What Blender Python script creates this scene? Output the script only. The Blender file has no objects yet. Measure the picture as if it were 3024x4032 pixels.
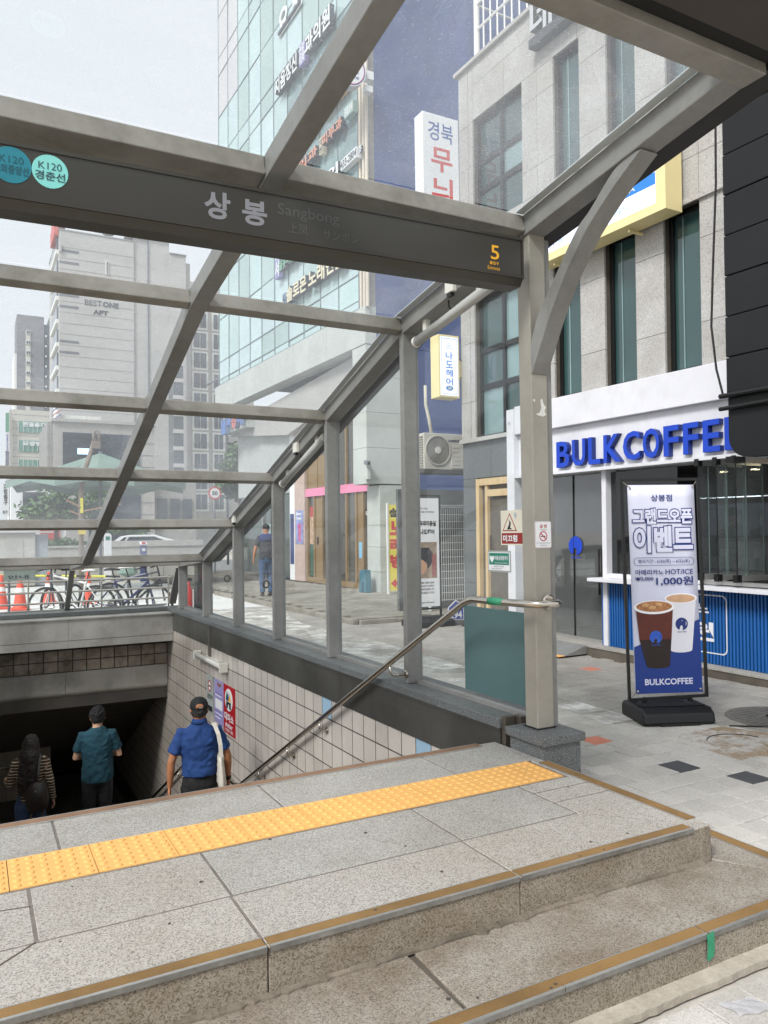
import bpy, bmesh, math, random
from mathutils import Vector, Matrix, Quaternion
random.seed(7)
SC = bpy.context.scene
COL = SC.collection
R = math.radians

# ------------------------------------------------------------------ camera
CAMZ = 1.2424
yaw, pitch, roll = 0.49208067, 0.03033607, -0.01381308
f = Vector((math.sin(yaw)*math.cos(pitch), math.cos(yaw)*math.cos(pitch), math.sin(pitch)))
r = Vector((math.cos(yaw), -math.sin(yaw), 0)); u = r.cross(f)
r2 = math.cos(roll)*r + math.sin(roll)*u; u2 = -math.sin(roll)*r + math.cos(roll)*u
cam = bpy.data.cameras.new('camera'); camo = bpy.data.objects.new('camera', cam); COL.objects.link(camo)
camo.matrix_world = Matrix(((r2.x, u2.x, -f.x, 0), (r2.y, u2.y, -f.y, 0), (r2.z, u2.z, -f.z, CAMZ), (0, 0, 0, 1)))
cam.sensor_fit = 'VERTICAL'; cam.sensor_height = 36.0; cam.lens = 36.0*3028/4032
cam.clip_start = 0.05; cam.clip_end = 3000
SC.camera = camo

# ------------------------------------------------------------------ sky, sun, exposure
SUN_EL, SUN_AZ = R(44), R(240)          # azimuth measured from +Y towards +X
W = bpy.data.worlds.new('World'); SC.world = W; W.use_nodes = True
nt = W.node_tree; nt.nodes.clear()
sky = nt.nodes.new('ShaderNodeTexSky'); sky.sky_type = 'NISHITA'; sky.sun_disc = False
sky.sun_elevation = SUN_EL; sky.sun_rotation = SUN_AZ; sky.air_density = 1.0; sky.dust_density = 6.0; sky.ozone_density = 1.0
hsv = nt.nodes.new('ShaderNodeHueSaturation'); hsv.inputs['Saturation'].default_value = 0.10
mixc = nt.nodes.new('ShaderNodeMix'); mixc.data_type = 'RGBA'; mixc.inputs['Factor'].default_value = 0.72
mixc.inputs[7].default_value = (9.3, 9.75, 10.4, 1)      # an even overcast veil over the clear sky
bg = nt.nodes.new('ShaderNodeBackground'); bg.inputs['Strength'].default_value = 0.053
wo = nt.nodes.new('ShaderNodeOutputWorld')
nt.links.new(sky.outputs[0], hsv.inputs['Color']); nt.links.new(hsv.outputs[0], mixc.inputs[6])
nt.links.new(mixc.outputs[2], bg.inputs['Color']); nt.links.new(bg.outputs[0], wo.inputs['Surface'])
sun = bpy.data.lights.new('sun', 'SUN'); suno = bpy.data.objects.new('sun', sun); COL.objects.link(suno)
sun.energy = 1.5; sun.angle = R(16); sun.color = (1.0, 0.985, 0.96)
sd = Vector((math.sin(SUN_AZ)*math.cos(SUN_EL), math.cos(SUN_AZ)*math.cos(SUN_EL), math.sin(SUN_EL)))
suno.rotation_euler = (-sd).to_track_quat('-Z', 'Y').to_euler()
suno.location = sd*60
SC.view_settings.view_transform = 'Standard'; SC.view_settings.look = 'None'
SC.view_settings.exposure = 1.20; SC.view_settings.gamma = 1.0; SC.view_settings.use_curve_mapping = False
SC.cycles.max_bounces = 7; SC.cycles.transparent_max_bounces = 24; SC.cycles.diffuse_bounces = 3
SC.cycles.glossy_bounces = 3; SC.cycles.caustics_reflective = False; SC.cycles.caustics_refractive = False
SC.cycles.use_denoising = True; SC.cycles.adaptive_threshold = 0.02; SC.cycles.sample_clamp_indirect = 6.0

# ------------------------------------------------------------------ helpers: materials
MATS = {}
def srgb(h):
    if isinstance(h, str):
        h = h.lstrip('#'); c = [int(h[i:i+2], 16)/255 for i in (0, 2, 4)]
        return tuple(((x+0.055)/1.055)**2.4 if x > 0.04045 else x/12.92 for x in c)
    return h
def _base(name):
    m = bpy.data.materials.new(name); m.use_nodes = True
    t = m.node_tree; b = t.nodes['Principled BSDF']
    return m, t, b
def _pos(t):
    return t.nodes.new('ShaderNodeNewGeometry').outputs['Position']
def _noise(t, pos, scale, detail=4, rough=0.55, stretch=None):
    n = t.nodes.new('ShaderNodeTexNoise'); n.inputs['Scale'].default_value = scale
    n.inputs['Detail'].default_value = detail; n.inputs['Roughness'].default_value = rough
    if stretch:
        mp = t.nodes.new('ShaderNodeMapping'); mp.inputs['Scale'].default_value = stretch
        t.links.new(pos, mp.inputs['Vector']); pos = mp.outputs[0]
    t.links.new(pos, n.inputs['Vector'])
    return n.outputs['Fac']
def _ramp(t, fac, stops):
    rp = t.nodes.new('ShaderNodeValToRGB'); e = rp.color_ramp.elements
    while len(e) < len(stops): e.new(0.5)
    for el, (p, c) in zip(e, stops):
        el.position = p; el.color = (c[0], c[1], c[2], 1) if not isinstance(c, (int, float)) else (c, c, c, 1)
    t.links.new(fac, rp.inputs[0]); return rp.outputs[0]
def _mul(t, a, b, fac=1.0):
    mx = t.nodes.new('ShaderNodeMix'); mx.data_type = 'RGBA'; mx.blend_type = 'MULTIPLY'; mx.inputs['Factor'].default_value = fac
    t.links.new(a, mx.inputs[6]); t.links.new(b, mx.inputs[7]); return mx.outputs[2]
def _bump(t, b, h, strength, dist=0.01):
    bp = t.nodes.new('ShaderNodeBump'); bp.inputs['Strength'].default_value = strength; bp.inputs['Distance'].default_value = dist
    t.links.new(h, bp.inputs['Height']); t.links.new(bp.outputs[0], b.inputs['Normal'])
def _rand(t, lo, hi):
    oi = t.nodes.new('ShaderNodeObjectInfo'); return _ramp(t, oi.outputs['Random'], [(0, lo), (1, hi)])
def mat(name, col, rough=0.6, metal=0.0, var=0.12, scale=3.0, fine=0.0, fscale=60, bump=0.0, rand=0.0, spec=0.5, stretch=None, rvar=0.0, dirt=0.0):
    """plain surface with uneven colour: broad patches (var), fine grain (fine), stain blotches (dirt), per piece (rand)"""
    if name in MATS: return MATS[name]
    col = srgb(col); m, t, b = _base(name); p = _pos(t)
    c1 = [x*(1-var) for x in col]; c2 = [min(1, x*(1+var)) for x in col]
    c = _ramp(t, _noise(t, p, scale, 5, 0.6, stretch), [(0.3, c1), (0.7, c2)])
    if fine:
        fn = _noise(t, p, fscale, 2, 0.6)
        c = _mul(t, c, _ramp(t, fn, [(0.3, 1-fine), (0.7, 1.0)]))
        if bump: _bump(t, b, fn, bump, 0.004)
    elif bump: _bump(t, b, _noise(t, p, fscale, 3), bump, 0.004)
    if dirt:
        dn = _noise(t, p, 1.7, 7, 0.72); c = _mul(t, c, _ramp(t, dn, [(0.36, (1-dirt, 1-dirt, 1-dirt*1.1)), (0.56, 1.0)]))
    if rand: c = _mul(t, c, _rand(t, 1-rand, 1.0))
    t.links.new(c, b.inputs['Base Color'])
    b.inputs['Roughness'].default_value = rough; b.inputs['Metallic'].default_value = metal
    b.inputs['Specular IOR Level'].default_value = spec
    if rvar:
        t.links.new(_ramp(t, _noise(t, p, scale*2, 4), [(0.3, max(0.02, rough-rvar)), (0.7, min(1, rough+rvar))]), b.inputs['Roughness'])
    MATS[name] = m; return m
def granite(name, dark, mid, light, scale=110, rough=0.75, rand=0.08, dirt=0.25, bump=0.25, tint=None, spec=0.4, dscale=1.3):
    if name in MATS: return MATS[name]
    m, t, b = _base(name); p = _pos(t)
    v = t.nodes.new('ShaderNodeTexVoronoi'); v.inputs['Scale'].default_value = scale; t.links.new(p, v.inputs['Vector'])
    sp = t.nodes.new('ShaderNodeSeparateColor'); t.links.new(v.outputs['Color'], sp.inputs[0])
    c = _ramp(t, sp.outputs[0], [(0.0, srgb(dark)), (0.28, srgb(mid)), (0.75, srgb(light))])
    c2 = _ramp(t, _noise(t, p, scale*0.45, 3, 0.6), [(0.35, (0.88, 0.88, 0.88)), (0.65, 1.0)])
    c = _mul(t, c, c2)
    dn = _noise(t, p, dscale, 8, 0.7)
    tn = tint or (1-dirt, 1-dirt*1.05, 1-dirt*1.15)
    c = _mul(t, c, _ramp(t, dn, [(0.35, tn), (0.62, 1.0)]))
    if rand: c = _mul(t, c, _rand(t, 1-rand, 1.0))
    t.links.new(c, b.inputs['Base Color']); b.inputs['Roughness'].default_value = rough; b.inputs['Specular IOR Level'].default_value = spec
    if bump: _bump(t, b, _noise(t, p, scale*0.8, 3), bump, 0.003)
    MATS[name] = m; return m
def emit(name, col, s):
    if name in MATS: return MATS[name]
    m, t, b = _base(name); col = srgb(col); b.inputs['Base Color'].default_value = (*col, 1)
    b.inputs['Emission Color'].default_value = (*col, 1); b.inputs['Emission Strength'].default_value = s; b.inputs['Roughness'].default_value = 0.4
    MATS[name] = m; return m
def glass(name, tint=(0.92, 0.95, 0.94), veil=0.06, vcol=(0.8, 0.84, 0.88), ior=1.45, grime=0.0, refl=1.0):
    """thin clear pane: transparent + mirror by angle, with a scattering veil for dust and for hazy reflection put into the colour"""
    if name in MATS: return MATS[name]
    m = bpy.data.materials.new(name); m.use_nodes = True; t = m.node_tree; t.nodes.clear()
    out = t.nodes.new('ShaderNodeOutputMaterial'); tr = t.nodes.new('ShaderNodeBsdfTransparent'); tr.inputs[0].default_value = (*tint, 1)
    gl = t.nodes.new('ShaderNodeBsdfGlossy'); gl.inputs['Roughness'].default_value = 0.02; gl.inputs[0].default_value = (refl, refl, refl, 1)
    fr = t.nodes.new('ShaderNodeFresnel'); fr.inputs[0].default_value = ior
    # same reflectance from either side of the pane
    ge = t.nodes.new('ShaderNodeNewGeometry')
    m1 = t.nodes.new('ShaderNodeMixShader'); t.links.new(tr.outputs[0], m1.inputs[1]); t.links.new(gl.outputs[0], m1.inputs[2])
    lw = t.nodes.new('ShaderNodeLayerWeight'); lw.inputs['Blend'].default_value = 0.22
    rp = _ramp(t, lw.outputs['Facing'], [(0.0, 0.05*refl), (0.55, 0.085*refl), (0.85, 0.30*refl), (1.0, 0.8*refl)])
    t.links.new(rp, m1.inputs[0])
    df = t.nodes.new('ShaderNodeBsdfDiffuse'); df.inputs[0].default_value = (*vcol, 1)
    tl = t.nodes.new('ShaderNodeBsdfTranslucent'); tl.inputs[0].default_value = (*vcol, 1)
    md = t.nodes.new('ShaderNodeMixShader'); md.inputs[0].default_value = 0.55; t.links.new(df.outputs[0], md.inputs[1]); t.links.new(tl.outputs[0], md.inputs[2])
    m2 = t.nodes.new('ShaderNodeMixShader'); t.links.new(m1.outputs[0], m2.inputs[1]); t.links.new(md.outputs[0], m2.inputs[2])
    p = ge.outputs['Position']
    fac = _ramp(t, _noise(t, p, 1.2, 6, 0.65), [(0.3, veil*0.6), (0.75, veil*1.5)])
    if grime:
        sp = _ramp(t, _noise(t, p, 75, 3, 0.75), [(0.58, 0.0), (0.74, grime)])
        ad = t.nodes.new('ShaderNodeMath'); ad.operation = 'ADD'; t.links.new(fac, ad.inputs[0]); t.links.new(sp, ad.inputs[1]); fac = ad.outputs[0]
    t.links.new(fac, m2.inputs[0]); t.links.new(m2.outputs[0], out.inputs[0])
    t.nodes.remove(fr)
    MATS[name] = m; return m
def clear_back():
    if 'pane_back' in MATS: return MATS['pane_back']
    m = bpy.data.materials.new('pane_back'); m.use_nodes = True; t = m.node_tree; t.nodes.clear()
    out = t.nodes.new('ShaderNodeOutputMaterial'); tr = t.nodes.new('ShaderNodeBsdfTransparent'); tr.inputs[0].default_value = (1, 1, 1, 1)
    t.links.new(tr.outputs[0], out.inputs[0]); MATS['pane_back'] = m; return m
def pane(mb, name, m, parent):
    """a solid pane: its largest face carries the glass, the other five let light straight through"""
    o = mb.build(name, [clear_back(), m], parent); big = max(o.data.polygons, key=lambda p: p.area); big.material_index = 1; return o
def window(name, col, rough=0.06, spec=0.9, var=0.25, rand=0.25):
    return mat(name, col, rough=rough, spec=spec, var=var, scale=0.6, rand=rand)

# ------------------------------------------------------------------ helpers: meshes
class MB:
    def __init__(s, T=None): s.v = []; s.f = []; s.T = T; s.mi = []; s.cur = 0
    def vert(s, p): s.v.append(tuple(p)); return len(s.v)-1
    def face(s, idx): s.f.append(tuple(idx)); s.mi.append(s.cur)
    def quad(s, *pts): s.face([s.vert(p) for p in pts])
    def box(s, x0, x1, y0, y1, z0, z1):
        i = len(s.v)
        for z in (z0, z1):
            for (x, y) in ((x0, y0), (x1, y0), (x1, y1), (x0, y1)): s.v.append((x, y, z))
        for q in ((3, 2, 1, 0), (4, 5, 6, 7), (0, 1, 5, 4), (1, 2, 6, 5), (2, 3, 7, 6), (3, 0, 4, 7)): s.face([i+k for k in q])
        return s
    def obox(s, o, a, b, c):
        """box from corner o with edge vectors a, b, c"""
        o, a, b, c = Vector(o), Vector(a), Vector(b), Vector(c); i = len(s.v)
        for w in (Vector(), c):
            for q in (o, o+a, o+a+b, o+b): s.v.append(tuple(q+w))
        for q in ((3, 2, 1, 0), (4, 5, 6, 7), (0, 1, 5, 4), (1, 2, 6, 5), (2, 3, 7, 6), (3, 0, 4, 7)): s.face([i+k for k in q])
        return s
    def prism(s, poly, fn, t0, t1):
        n = len(poly); i = len(s.v)
        for t in (t0, t1):
            for p in poly: s.v.append(tuple(fn(p[0], p[1], t)))
        s.face([i+k for k in range(n)][::-1]); s.face([i+n+k for k in range(n)])
        for k in range(n): s.face((i+k, i+(k+1) % n, i+n+(k+1) % n, i+n+k))
        return s
    def tube(s, path, rad, n=8, closed=False, cap=True):
        path = [Vector(p) for p in path]; m = len(path); i0 = len(s.v); prev = None
        rads = rad if isinstance(rad, (list, tuple)) else [rad]*m
        for k, p in enumerate(path):
            a = path[(k-1) % m] if (closed or k > 0) else p; b = path[(k+1) % m] if (closed or k < m-1) else p
            t = (b-a).normalized() if (b-a).length > 1e-9 else Vector((0, 0, 1))
            if prev is None:
                q = t.orthogonal().normalized()
            else:
                q = (prev - t*prev.dot(t)); q = q.normalized() if q.length > 1e-6 else t.orthogonal().normalized()
            prev = q; w = t.cross(q)
            for j in range(n):
                an = 2*math.pi*j/n; s.v.append(tuple(p + (q*math.cos(an)+w*math.sin(an))*rads[k]))
        segs = m if closed else m-1
        for k in range(segs):
            k2 = (k+1) % m
            for j in range(n):
                s.face((i0+k*n+j, i0+k*n+(j+1) % n, i0+k2*n+(j+1) % n, i0+k2*n+j))
        if cap and not closed:
            s.face([i0+j for j in range(n)][::-1]); s.face([i0+(m-1)*n+j for j in range(n)])
        return s
    def lathe(s, prof, c=(0, 0, 0), n=20, ax=None):
        """profile of (radius, height) round axis ax through c"""
        c = Vector(c); az = Vector(ax).normalized() if ax else Vector((0, 0, 1)); a1 = az.orthogonal().normalized(); a2 = az.cross(a1); i0 = len(s.v)
        for (rr, h) in prof:
            for j in range(n):
                an = 2*math.pi*j/n; s.v.append(tuple(c+az*h+(a1*math.cos(an)+a2*math.sin(an))*max(rr, 1e-4)))
        for k in range(len(prof)-1):
            for j in range(n): s.face((i0+k*n+j, i0+k*n+(j+1) % n, i0+(k+1)*n+(j+1) % n, i0+(k+1)*n+j))
        s.face([i0+j for j in range(n)][::-1]); s.face([i0+(len(prof)-1)*n+j for j in range(n)])
        return s
    def loft(s, secs, n=16):
        """sections: (centre, half_x vector, half_y vector)"""
        i0 = len(s.v)
        for (c, a, b) in secs:
            c, a, b = Vector(c), Vector(a), Vector(b)
            for j in range(n):
                an = 2*math.pi*j/n; s.v.append(tuple(c+a*math.cos(an)+b*math.sin(an)))
        for k in range(len(secs)-1):
            for j in range(n): s.face((i0+k*n+j, i0+k*n+(j+1) % n, i0+(k+1)*n+(j+1) % n, i0+(k+1)*n+j))
        s.face([i0+j for j in range(n)][::-1]); s.face([i0+(len(secs)-1)*n+j for j in range(n)])
        return s
    def ball(s, c, rx, ry=None, rz=None, n=12, m=8):
        ry = ry or rx; rz = rz or rx; c = Vector(c)
        return s.loft([(c+Vector((0, 0, -rz*math.cos(math.pi*k/m))), (max(1e-3, rx*math.sin(math.pi*k/m)), 0, 0), (0, max(1e-3, ry*math.sin(math.pi*k/m)), 0)) for k in range(m+1)], n)
    def mesh(s, name, smooth=False, fix=True):
        me = bpy.data.meshes.new(name); vs = [tuple(s.T(*p)) for p in s.v] if s.T else s.v
        me.from_pydata(vs, [], s.f)
        if fix:
            bm = bmesh.new(); bm.from_mesh(me); bmesh.ops.recalc_face_normals(bm, faces=bm.faces); bm.to_mesh(me); bm.free()
        if any(s.mi): me.polygons.foreach_set('material_index', s.mi)
        if smooth: me.polygons.foreach_set('use_smooth', [True]*len(me.polygons))
        me.update(); return me
    def build(s, name, m, parent=None, smooth=False, bevel=0.0, fix=True, **kw):
        o = bpy.data.objects.new(name, s.mesh(name, smooth, fix)); COL.objects.link(o)
        for q in (m if isinstance(m, (list, tuple)) else [m]): o.data.materials.append(q)
        if parent: attach(o, parent)
        if bevel:
            b = o.modifiers.new('bevel', 'BEVEL'); b.width = bevel; b.segments = 2; b.limit_method = 'ANGLE'; b.angle_limit = R(40)
        for k, q in kw.items(): o[k] = q
        return o
def worldloc(o):
    v = o.location.copy(); p = o.parent
    while p: v += p.location; p = p.parent
    return v
def attach(o, parent):
    """the child's mesh is written in world coordinates; things stand unrotated at their base"""
    o.parent = parent
    if parent.type == 'EMPTY': o.matrix_parent_inverse = Matrix.Translation(-parent.location)
def thing(name, label, cat, loc=(0, 0, 0), group=None):
    o = bpy.data.objects.new(name, None); COL.objects.link(o); o.location = loc; o.empty_display_size = 0.1
    o['label'] = label; o['category'] = cat
    if group: o['group'] = group
    return o
def tag(o, label, cat, group=None):
    o['label'] = label; o['category'] = cat
    if group: o['group'] = group
    return o
def struct(o, label=None):
    o['kind'] = 'structure'
    if label: o['label'] = label
    return o
def piece(me, name, m, parent, loc=(0, 0, 0), rot=None, scale=None):
    """a shared-mesh piece at its own place"""
    o = bpy.data.objects.new(name, me); COL.objects.link(o)
    if m and not me.materials: me.materials.append(m)
    o.location = loc
    if rot: o.rotation_euler = rot
    if scale: o.scale = scale
    attach(o, parent); return o
TC = {}
def text_mesh(body, bold):
    k = (body, bold)
    if k not in TC:
        c = bpy.data.curves.new('lettering', 'FONT'); c.body = body; c.offset = bold; c.resolution_u = 3 if len(body) < 12 else 2; c.align_x = 'LEFT'; c.space_line = 1.0
        o = bpy.data.objects.new('lettering', c); me = bpy.data.meshes.new_from_object(o)
        vs = [v.co.copy() for v in me.vertices]; fs = [tuple(p.vertices) for p in me.polygons]
        bpy.data.objects.remove(o); bpy.data.curves.remove(c); bpy.data.meshes.remove(me)
        xs = [v.x for v in vs] or [0]; ys = [v.y for v in vs] or [0]
        TC[k] = (vs, fs, min(xs), max(xs), min(ys), max(ys))
    return TC[k]
def text(body, m, parent, o, right, up, w, h, bold=0.0, depth=0.0, lift=0.002, name='lettering', side=None, slant=0.0):
    """lettering filled into the rectangle with lower-left corner o and sides right*w, up*h; depth makes solid letters"""
    o, right, up = Vector(o), Vector(right).normalized(), Vector(up).normalized(); nrm = right.cross(up)
    vs, fs, x0, x1, y0, y1 = text_mesh(body, bold)
    sx = w/max(1e-6, x1-x0); sy = h/max(1e-6, y1-y0)
    mb = MB(); n = len(vs)
    base = [o+right*((v.x-x0)*sx+slant*(v.y-y0)*sy)+up*((v.y-y0)*sy) for v in vs]
    if depth <= 0:
        mb.v = [tuple(p+nrm*lift) for p in base]; mb.f = list(fs); mb.mi = [0]*len(fs)
    else:
        mb.v = [tuple(p+nrm*depth) for p in base]+[tuple(p) for p in base]; mb.f = list(fs); mb.mi = [0]*len(fs)
        ec = {}
        for q in fs:
            for a, b in zip(q, q[1:]+q[:1]): ec[(a, b)] = 1
        for (a, b) in ec:
            if (b, a) not in ec: mb.f.append((b, a, a+n, b+n)); mb.mi.append(1 if side else 0)
    return mb.build(name, [m, side] if side else m, parent, fix=False)
def rect(parent, name, m, o, right, up, w, h, t=0.004, lift=0.0):
    """a flat plate of thickness t standing on the plane (o, right, up)"""
    o, right, up = Vector(o), Vector(right).normalized(), Vector(up).normalized(); nrm = right.cross(up)
    return MB().obox(o+nrm*lift, right*w, up*h, nrm*t).build(name, m, parent)
def disc(parent, name, m, c, right, up, rx, ry=None, t=0.003, lift=0.0, n=28, a0=0, a1=360, inner=0.0):
    c, right, up = Vector(c), Vector(right).normalized(), Vector(up).normalized(); nrm = right.cross(up); ry = ry or rx
    mb = MB(); k0 = Vector(c)+nrm*lift
    an = [R(a0+(a1-a0)*i/n) for i in range(n+1)]
    if inner <= 0:
        poly = [(rx*math.cos(a), ry*math.sin(a)) for a in (an[:-1] if a1-a0 >= 360 else an)]
        mb.prism(poly, lambda x, y, q: k0+right*x+up*y+nrm*q, 0, t)
    else:
        for i in range(n):
            poly = [(rx*math.cos(an[i]), ry*math.sin(an[i])), (rx*math.cos(an[i+1]), ry*math.sin(an[i+1])), (rx*inner*math.cos(an[i+1]), ry*inner*math.sin(an[i+1])), (rx*inner*math.cos(an[i]), ry*inner*math.sin(an[i]))]
            mb.prism(poly, lambda x, y, q: k0+right*x+up*y+nrm*q, 0, t)
    return mb.build(name, m, parent)
def poly(parent, name, m, o, right, up, pts, t=0.003, lift=0.0):
    o, right, up = Vector(o), Vector(right).normalized(), Vector(up).normalized(); nrm = right.cross(up)
    return MB().prism(pts, lambda x, y, q: o+right*x+up*y+nrm*(q+lift), 0, t).build(name, m, parent)
def roundrect(w, h, rr, n=5, x=0, y=0):
    pts = []
    for cx, cy, a in ((w-rr, rr, -90), (w-rr, h-rr, 0), (rr, h-rr, 90), (rr, rr, 180)):
        for i in range(n+1): pts.append((x+cx+rr*math.cos(R(a+90*i/n)), y+cy+rr*math.sin(R(a+90*i/n))))
    return pts
X3, Y3, Z3 = Vector((1, 0, 0)), Vector((0, 1, 0)), Vector((0, 0, 1))
G = -0.27                                # level of the pavement
# ------------------------------------------------------------------ materials of the place
M_steel = mat('canopy_paint', '#98948c', rough=0.42, metal=0.1, var=0.10, scale=2.2, fine=0.10, fscale=9, spec=0.5, rvar=0.10, dirt=0.36, stretch=(0.35, 1, 2.5))
M_steel2 = mat('canopy_paint_grey', '#8b8a87', rough=0.45, metal=0.1, var=0.10, scale=2.5, fine=0.07, fscale=20, spec=0.5, dirt=0.20)
M_stain = mat('brushed_steel', '#bcb9b2', rough=0.40, metal=0.45, var=0.18, scale=1.4, stretch=(1, 1, 0.25), dirt=0.30, rvar=0.1)
M_chrome = mat('polished_rail', '#c4bdb2', rough=0.16, metal=1.0, var=0.05, scale=6)
M_band = mat('dark_band_panel', '#5c5b57', rough=0.38, metal=0.45, var=0.22, scale=1.0, stretch=(1, 1, 0.4), dirt=0.25, rvar=0.08)
M_alu = mat('aluminium_edge', '#bcbbb7', rough=0.35, metal=0.7, var=0.10, scale=9, fine=0.12, fscale=90)
M_black = mat('black_plastic', '#111112', rough=0.42, var=0.12, scale=6, spec=0.45, bump=0.05, fscale=160)
M_dark = mat('dark_gap', '#1b1a19', rough=0.8, var=0.1)
M_rubber = mat('black_rubber', '#161616', rough=0.75, var=0.1)
M_white = mat('white_paint', '#e4e5e6', rough=0.55, var=0.03, scale=2, dirt=0.04)
M_pgran2 = granite('platform_granite_cool', '#797772', '#9f9c96', '#b8b5ae', scale=250, rough=0.72, dirt=0.16, rand=0.10, tint=(0.78, 0.77, 0.74))
M_pgran = granite('platform_granite', '#77736e', '#a39e97', '#bdb8b0', scale=250, rough=0.72, dirt=0.24, rand=0.06, tint=(0.86, 0.84, 0.80))
M_rgran = granite('riser_granite', '#655d50', '#887f70', '#a0978a', scale=240, rough=0.85, dirt=0.42, rand=0.06, bump=0.6, tint=(0.70, 0.65, 0.58), dscale=3.0)
M_dgran = granite('dark_granite', '#3a3c3d', '#5c5f60', '#7f8282', scale=260, rough=0.5, dirt=0.12, rand=0.10, bump=0.1, spec=0.5)
M_mortar = mat('mortar', '#8b8377', rough=0.95, var=0.2, scale=8, fine=0.2, fscale=70, bump=0.5, dirt=0.3)
M_joint = mat('joint_dark', '#5a534a', rough=0.95, var=0.2, scale=8)
M_nose = mat('brown_grip_strip', '#8a6b40', rough=0.85, var=0.16, scale=4, fine=0.18, fscale=240, bump=0.3, dirt=0.30)
M_nose2 = mat('worn_grip_strip', '#8d6e56', rough=0.85, var=0.14, scale=5, fine=0.2, fscale=240, bump=0.3, dirt=0.3)
M_tact = mat('tactile_yellow', '#e6b065', rough=0.62, var=0.05, scale=5, fine=0.08, fscale=120, bump=0.1, rand=0.05, dirt=0.05)
M_pav = granite('paver_grey', '#b3afa8', '#c3bfb8', '#cfcbc4', scale=240, rough=0.85, dirt=0.20, rand=0.16, bump=0.2, dscale=1.1)
M_pavd = granite('paver_dark_grey', '#98958f', '#aba7a0', '#b9b5ae', scale=240, rough=0.85, dirt=0.28, rand=0.18, bump=0.2, dscale=1.6)
M_pavk = mat('paver_charcoal', '#4a4b4e', rough=0.85, var=0.1, scale=8, fine=0.2, fscale=160, bump=0.2)
M_pavr = mat('paver_red', '#c97f68', rough=0.85, var=0.12, scale=9, fine=0.15, fscale=160, bump=0.2, dirt=0.1)
M_sand = mat('pale_sand_joint', '#bdb8af', rough=0.95, var=0.10, scale=4, fine=0.15, fscale=50, dirt=0.2)
M_road = mat('pale_concrete', '#d8d8d6', rough=0.95, var=0.08, scale=0.6, fine=0.06, fscale=12, dirt=0.10)
M_tile = mat('wall_tile', '#d2cac1', rough=0.28, var=0.05, scale=2.5, rand=0.16, fine=0.05, fscale=25, dirt=0.10, spec=0.5)
M_tileb = mat('wall_tile_blue', '#9dbbd0', rough=0.28, var=0.05, scale=3)
M_tiled = mat('stained_tile', '#b0a394', rough=0.4, var=0.2, scale=5, rand=0.15, dirt=0.7)
M_under = mat('under_concrete', '#4f4b46', rough=0.9, var=0.15, scale=3)

# ------------------------------------------------------------------ ground sheet (with the stair opening left free) and pavements
HX0, HX1, HY0, HY1 = -0.45, 2.95, 2.6, 12.55
mb = MB(); B = 900
xs = [-B, HX0, HX1, B]; ys = [-B, HY0, HY1, B]
for i in range(3):
    for j in range(3):
        if i == 1 and j == 1: continue
        mb.quad((xs[i], ys[j], G-0.03), (xs[i+1], ys[j], G-0.03), (xs[i+1], ys[j+1], G-0.03), (xs[i], ys[j+1], G-0.03))
ground = struct(mb.build('ground', M_sand, fix=False), 'pale pavement bedding round the station entrance')
mb = MB().box(-14, 8.4, 16.2, 27.5, G-0.026, G-0.012)
tag(struct(mb.build('plaza', M_road), 'white dusty concrete ground behind the entrance'), 'white dusty concrete ground behind the entrance', 'ground')
asph = mat('road_asphalt', '#7d7d7d', rough=0.95, var=0.10, scale=0.5, fine=0.12, fscale=14, dirt=0.1)
struct(MB().box(-60, 40, 34, 52, G-0.026, G-0.016).build('road', asph), 'grey road across the far side of the square')
struct(MB().box(11.4, 16.0, 17, 34, G-0.026, G-0.016).build('side_road', asph), 'grey side road past the corner shop')

# pavers: nearest ones one by one, the rest of the field joined
PV = 0.186
def paver_mesh(w, d):
    b = 0.004; mb = MB(); h = 0.04
    mb.v = [(0, 0, -h), (w, 0, -h), (w, d, -h), (0, d, -h), (0, 0, -b), (w, 0, -b), (w, d, -b), (0, d, -b), (b, b, 0), (w-b, b, 0), (w-b, d-b, 0), (b, d-b, 0)]
    mb.f = [(0, 1, 5, 4), (1, 2, 6, 5), (2, 3, 7, 6), (3, 0, 4, 7), (4, 5, 9, 8), (5, 6, 10, 9), (6, 7, 11, 10), (7, 4, 8, 11), (8, 9, 10, 11)]; mb.mi = [0]*9
    return mb
pave = thing('pavement', 'grey square pavers of the pavement beside the steps', 'pavement', (4.5, 4.2, G)); pave['kind'] = 'structure'
rng = random.Random(3); cells = []
row = 0; y = 1.2
while y < 16.0:
    x = 0.2 + (PV*0.5 if row % 2 else 0) + rng.uniform(-0.01, 0.01)
    while x < 7.0:
        cx, cy = x+PV/2, y+PV/2
        inside_steps = cx < 3.10 and cy > 1.80 and cy < 4.0
        inside_wall = cx < 3.16 and cy >= 3.6 and cy < 13.2
        shop_step = cx > 6.72 - 0.018*(cy-5.6) and cy < 10.0
        raised = cx > 5.74 and cy > 11.74
        plate = 4.45 < cx < 5.2 and 3.35 < cy < 4.05
        if not (inside_steps or inside_wall or shop_step or raised or cx < 0.4):
            cells.append((x, y, cx, cy))
        x += PV
    y += PV; row += 1
def seen(cx, cy):
    d = Vector((cx, cy, G-CAMZ)); q = d.dot(f)
    if q < 0.5: return 0
    a, b = d.dot(r2)/q, d.dot(u2)/q
    return q if abs(a) < 0.51 and abs(b) < 0.68 else 0
vis = sorted([(seen(c[2], c[3]), c) for c in cells if seen(c[2], c[3]) > 0 and c[2] > 1.9 and not (c[2] < 3.2 and 3.3 < c[3] < 9)], key=lambda t: t[0])
single = set(id(c) for _, c in vis[:295])
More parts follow.
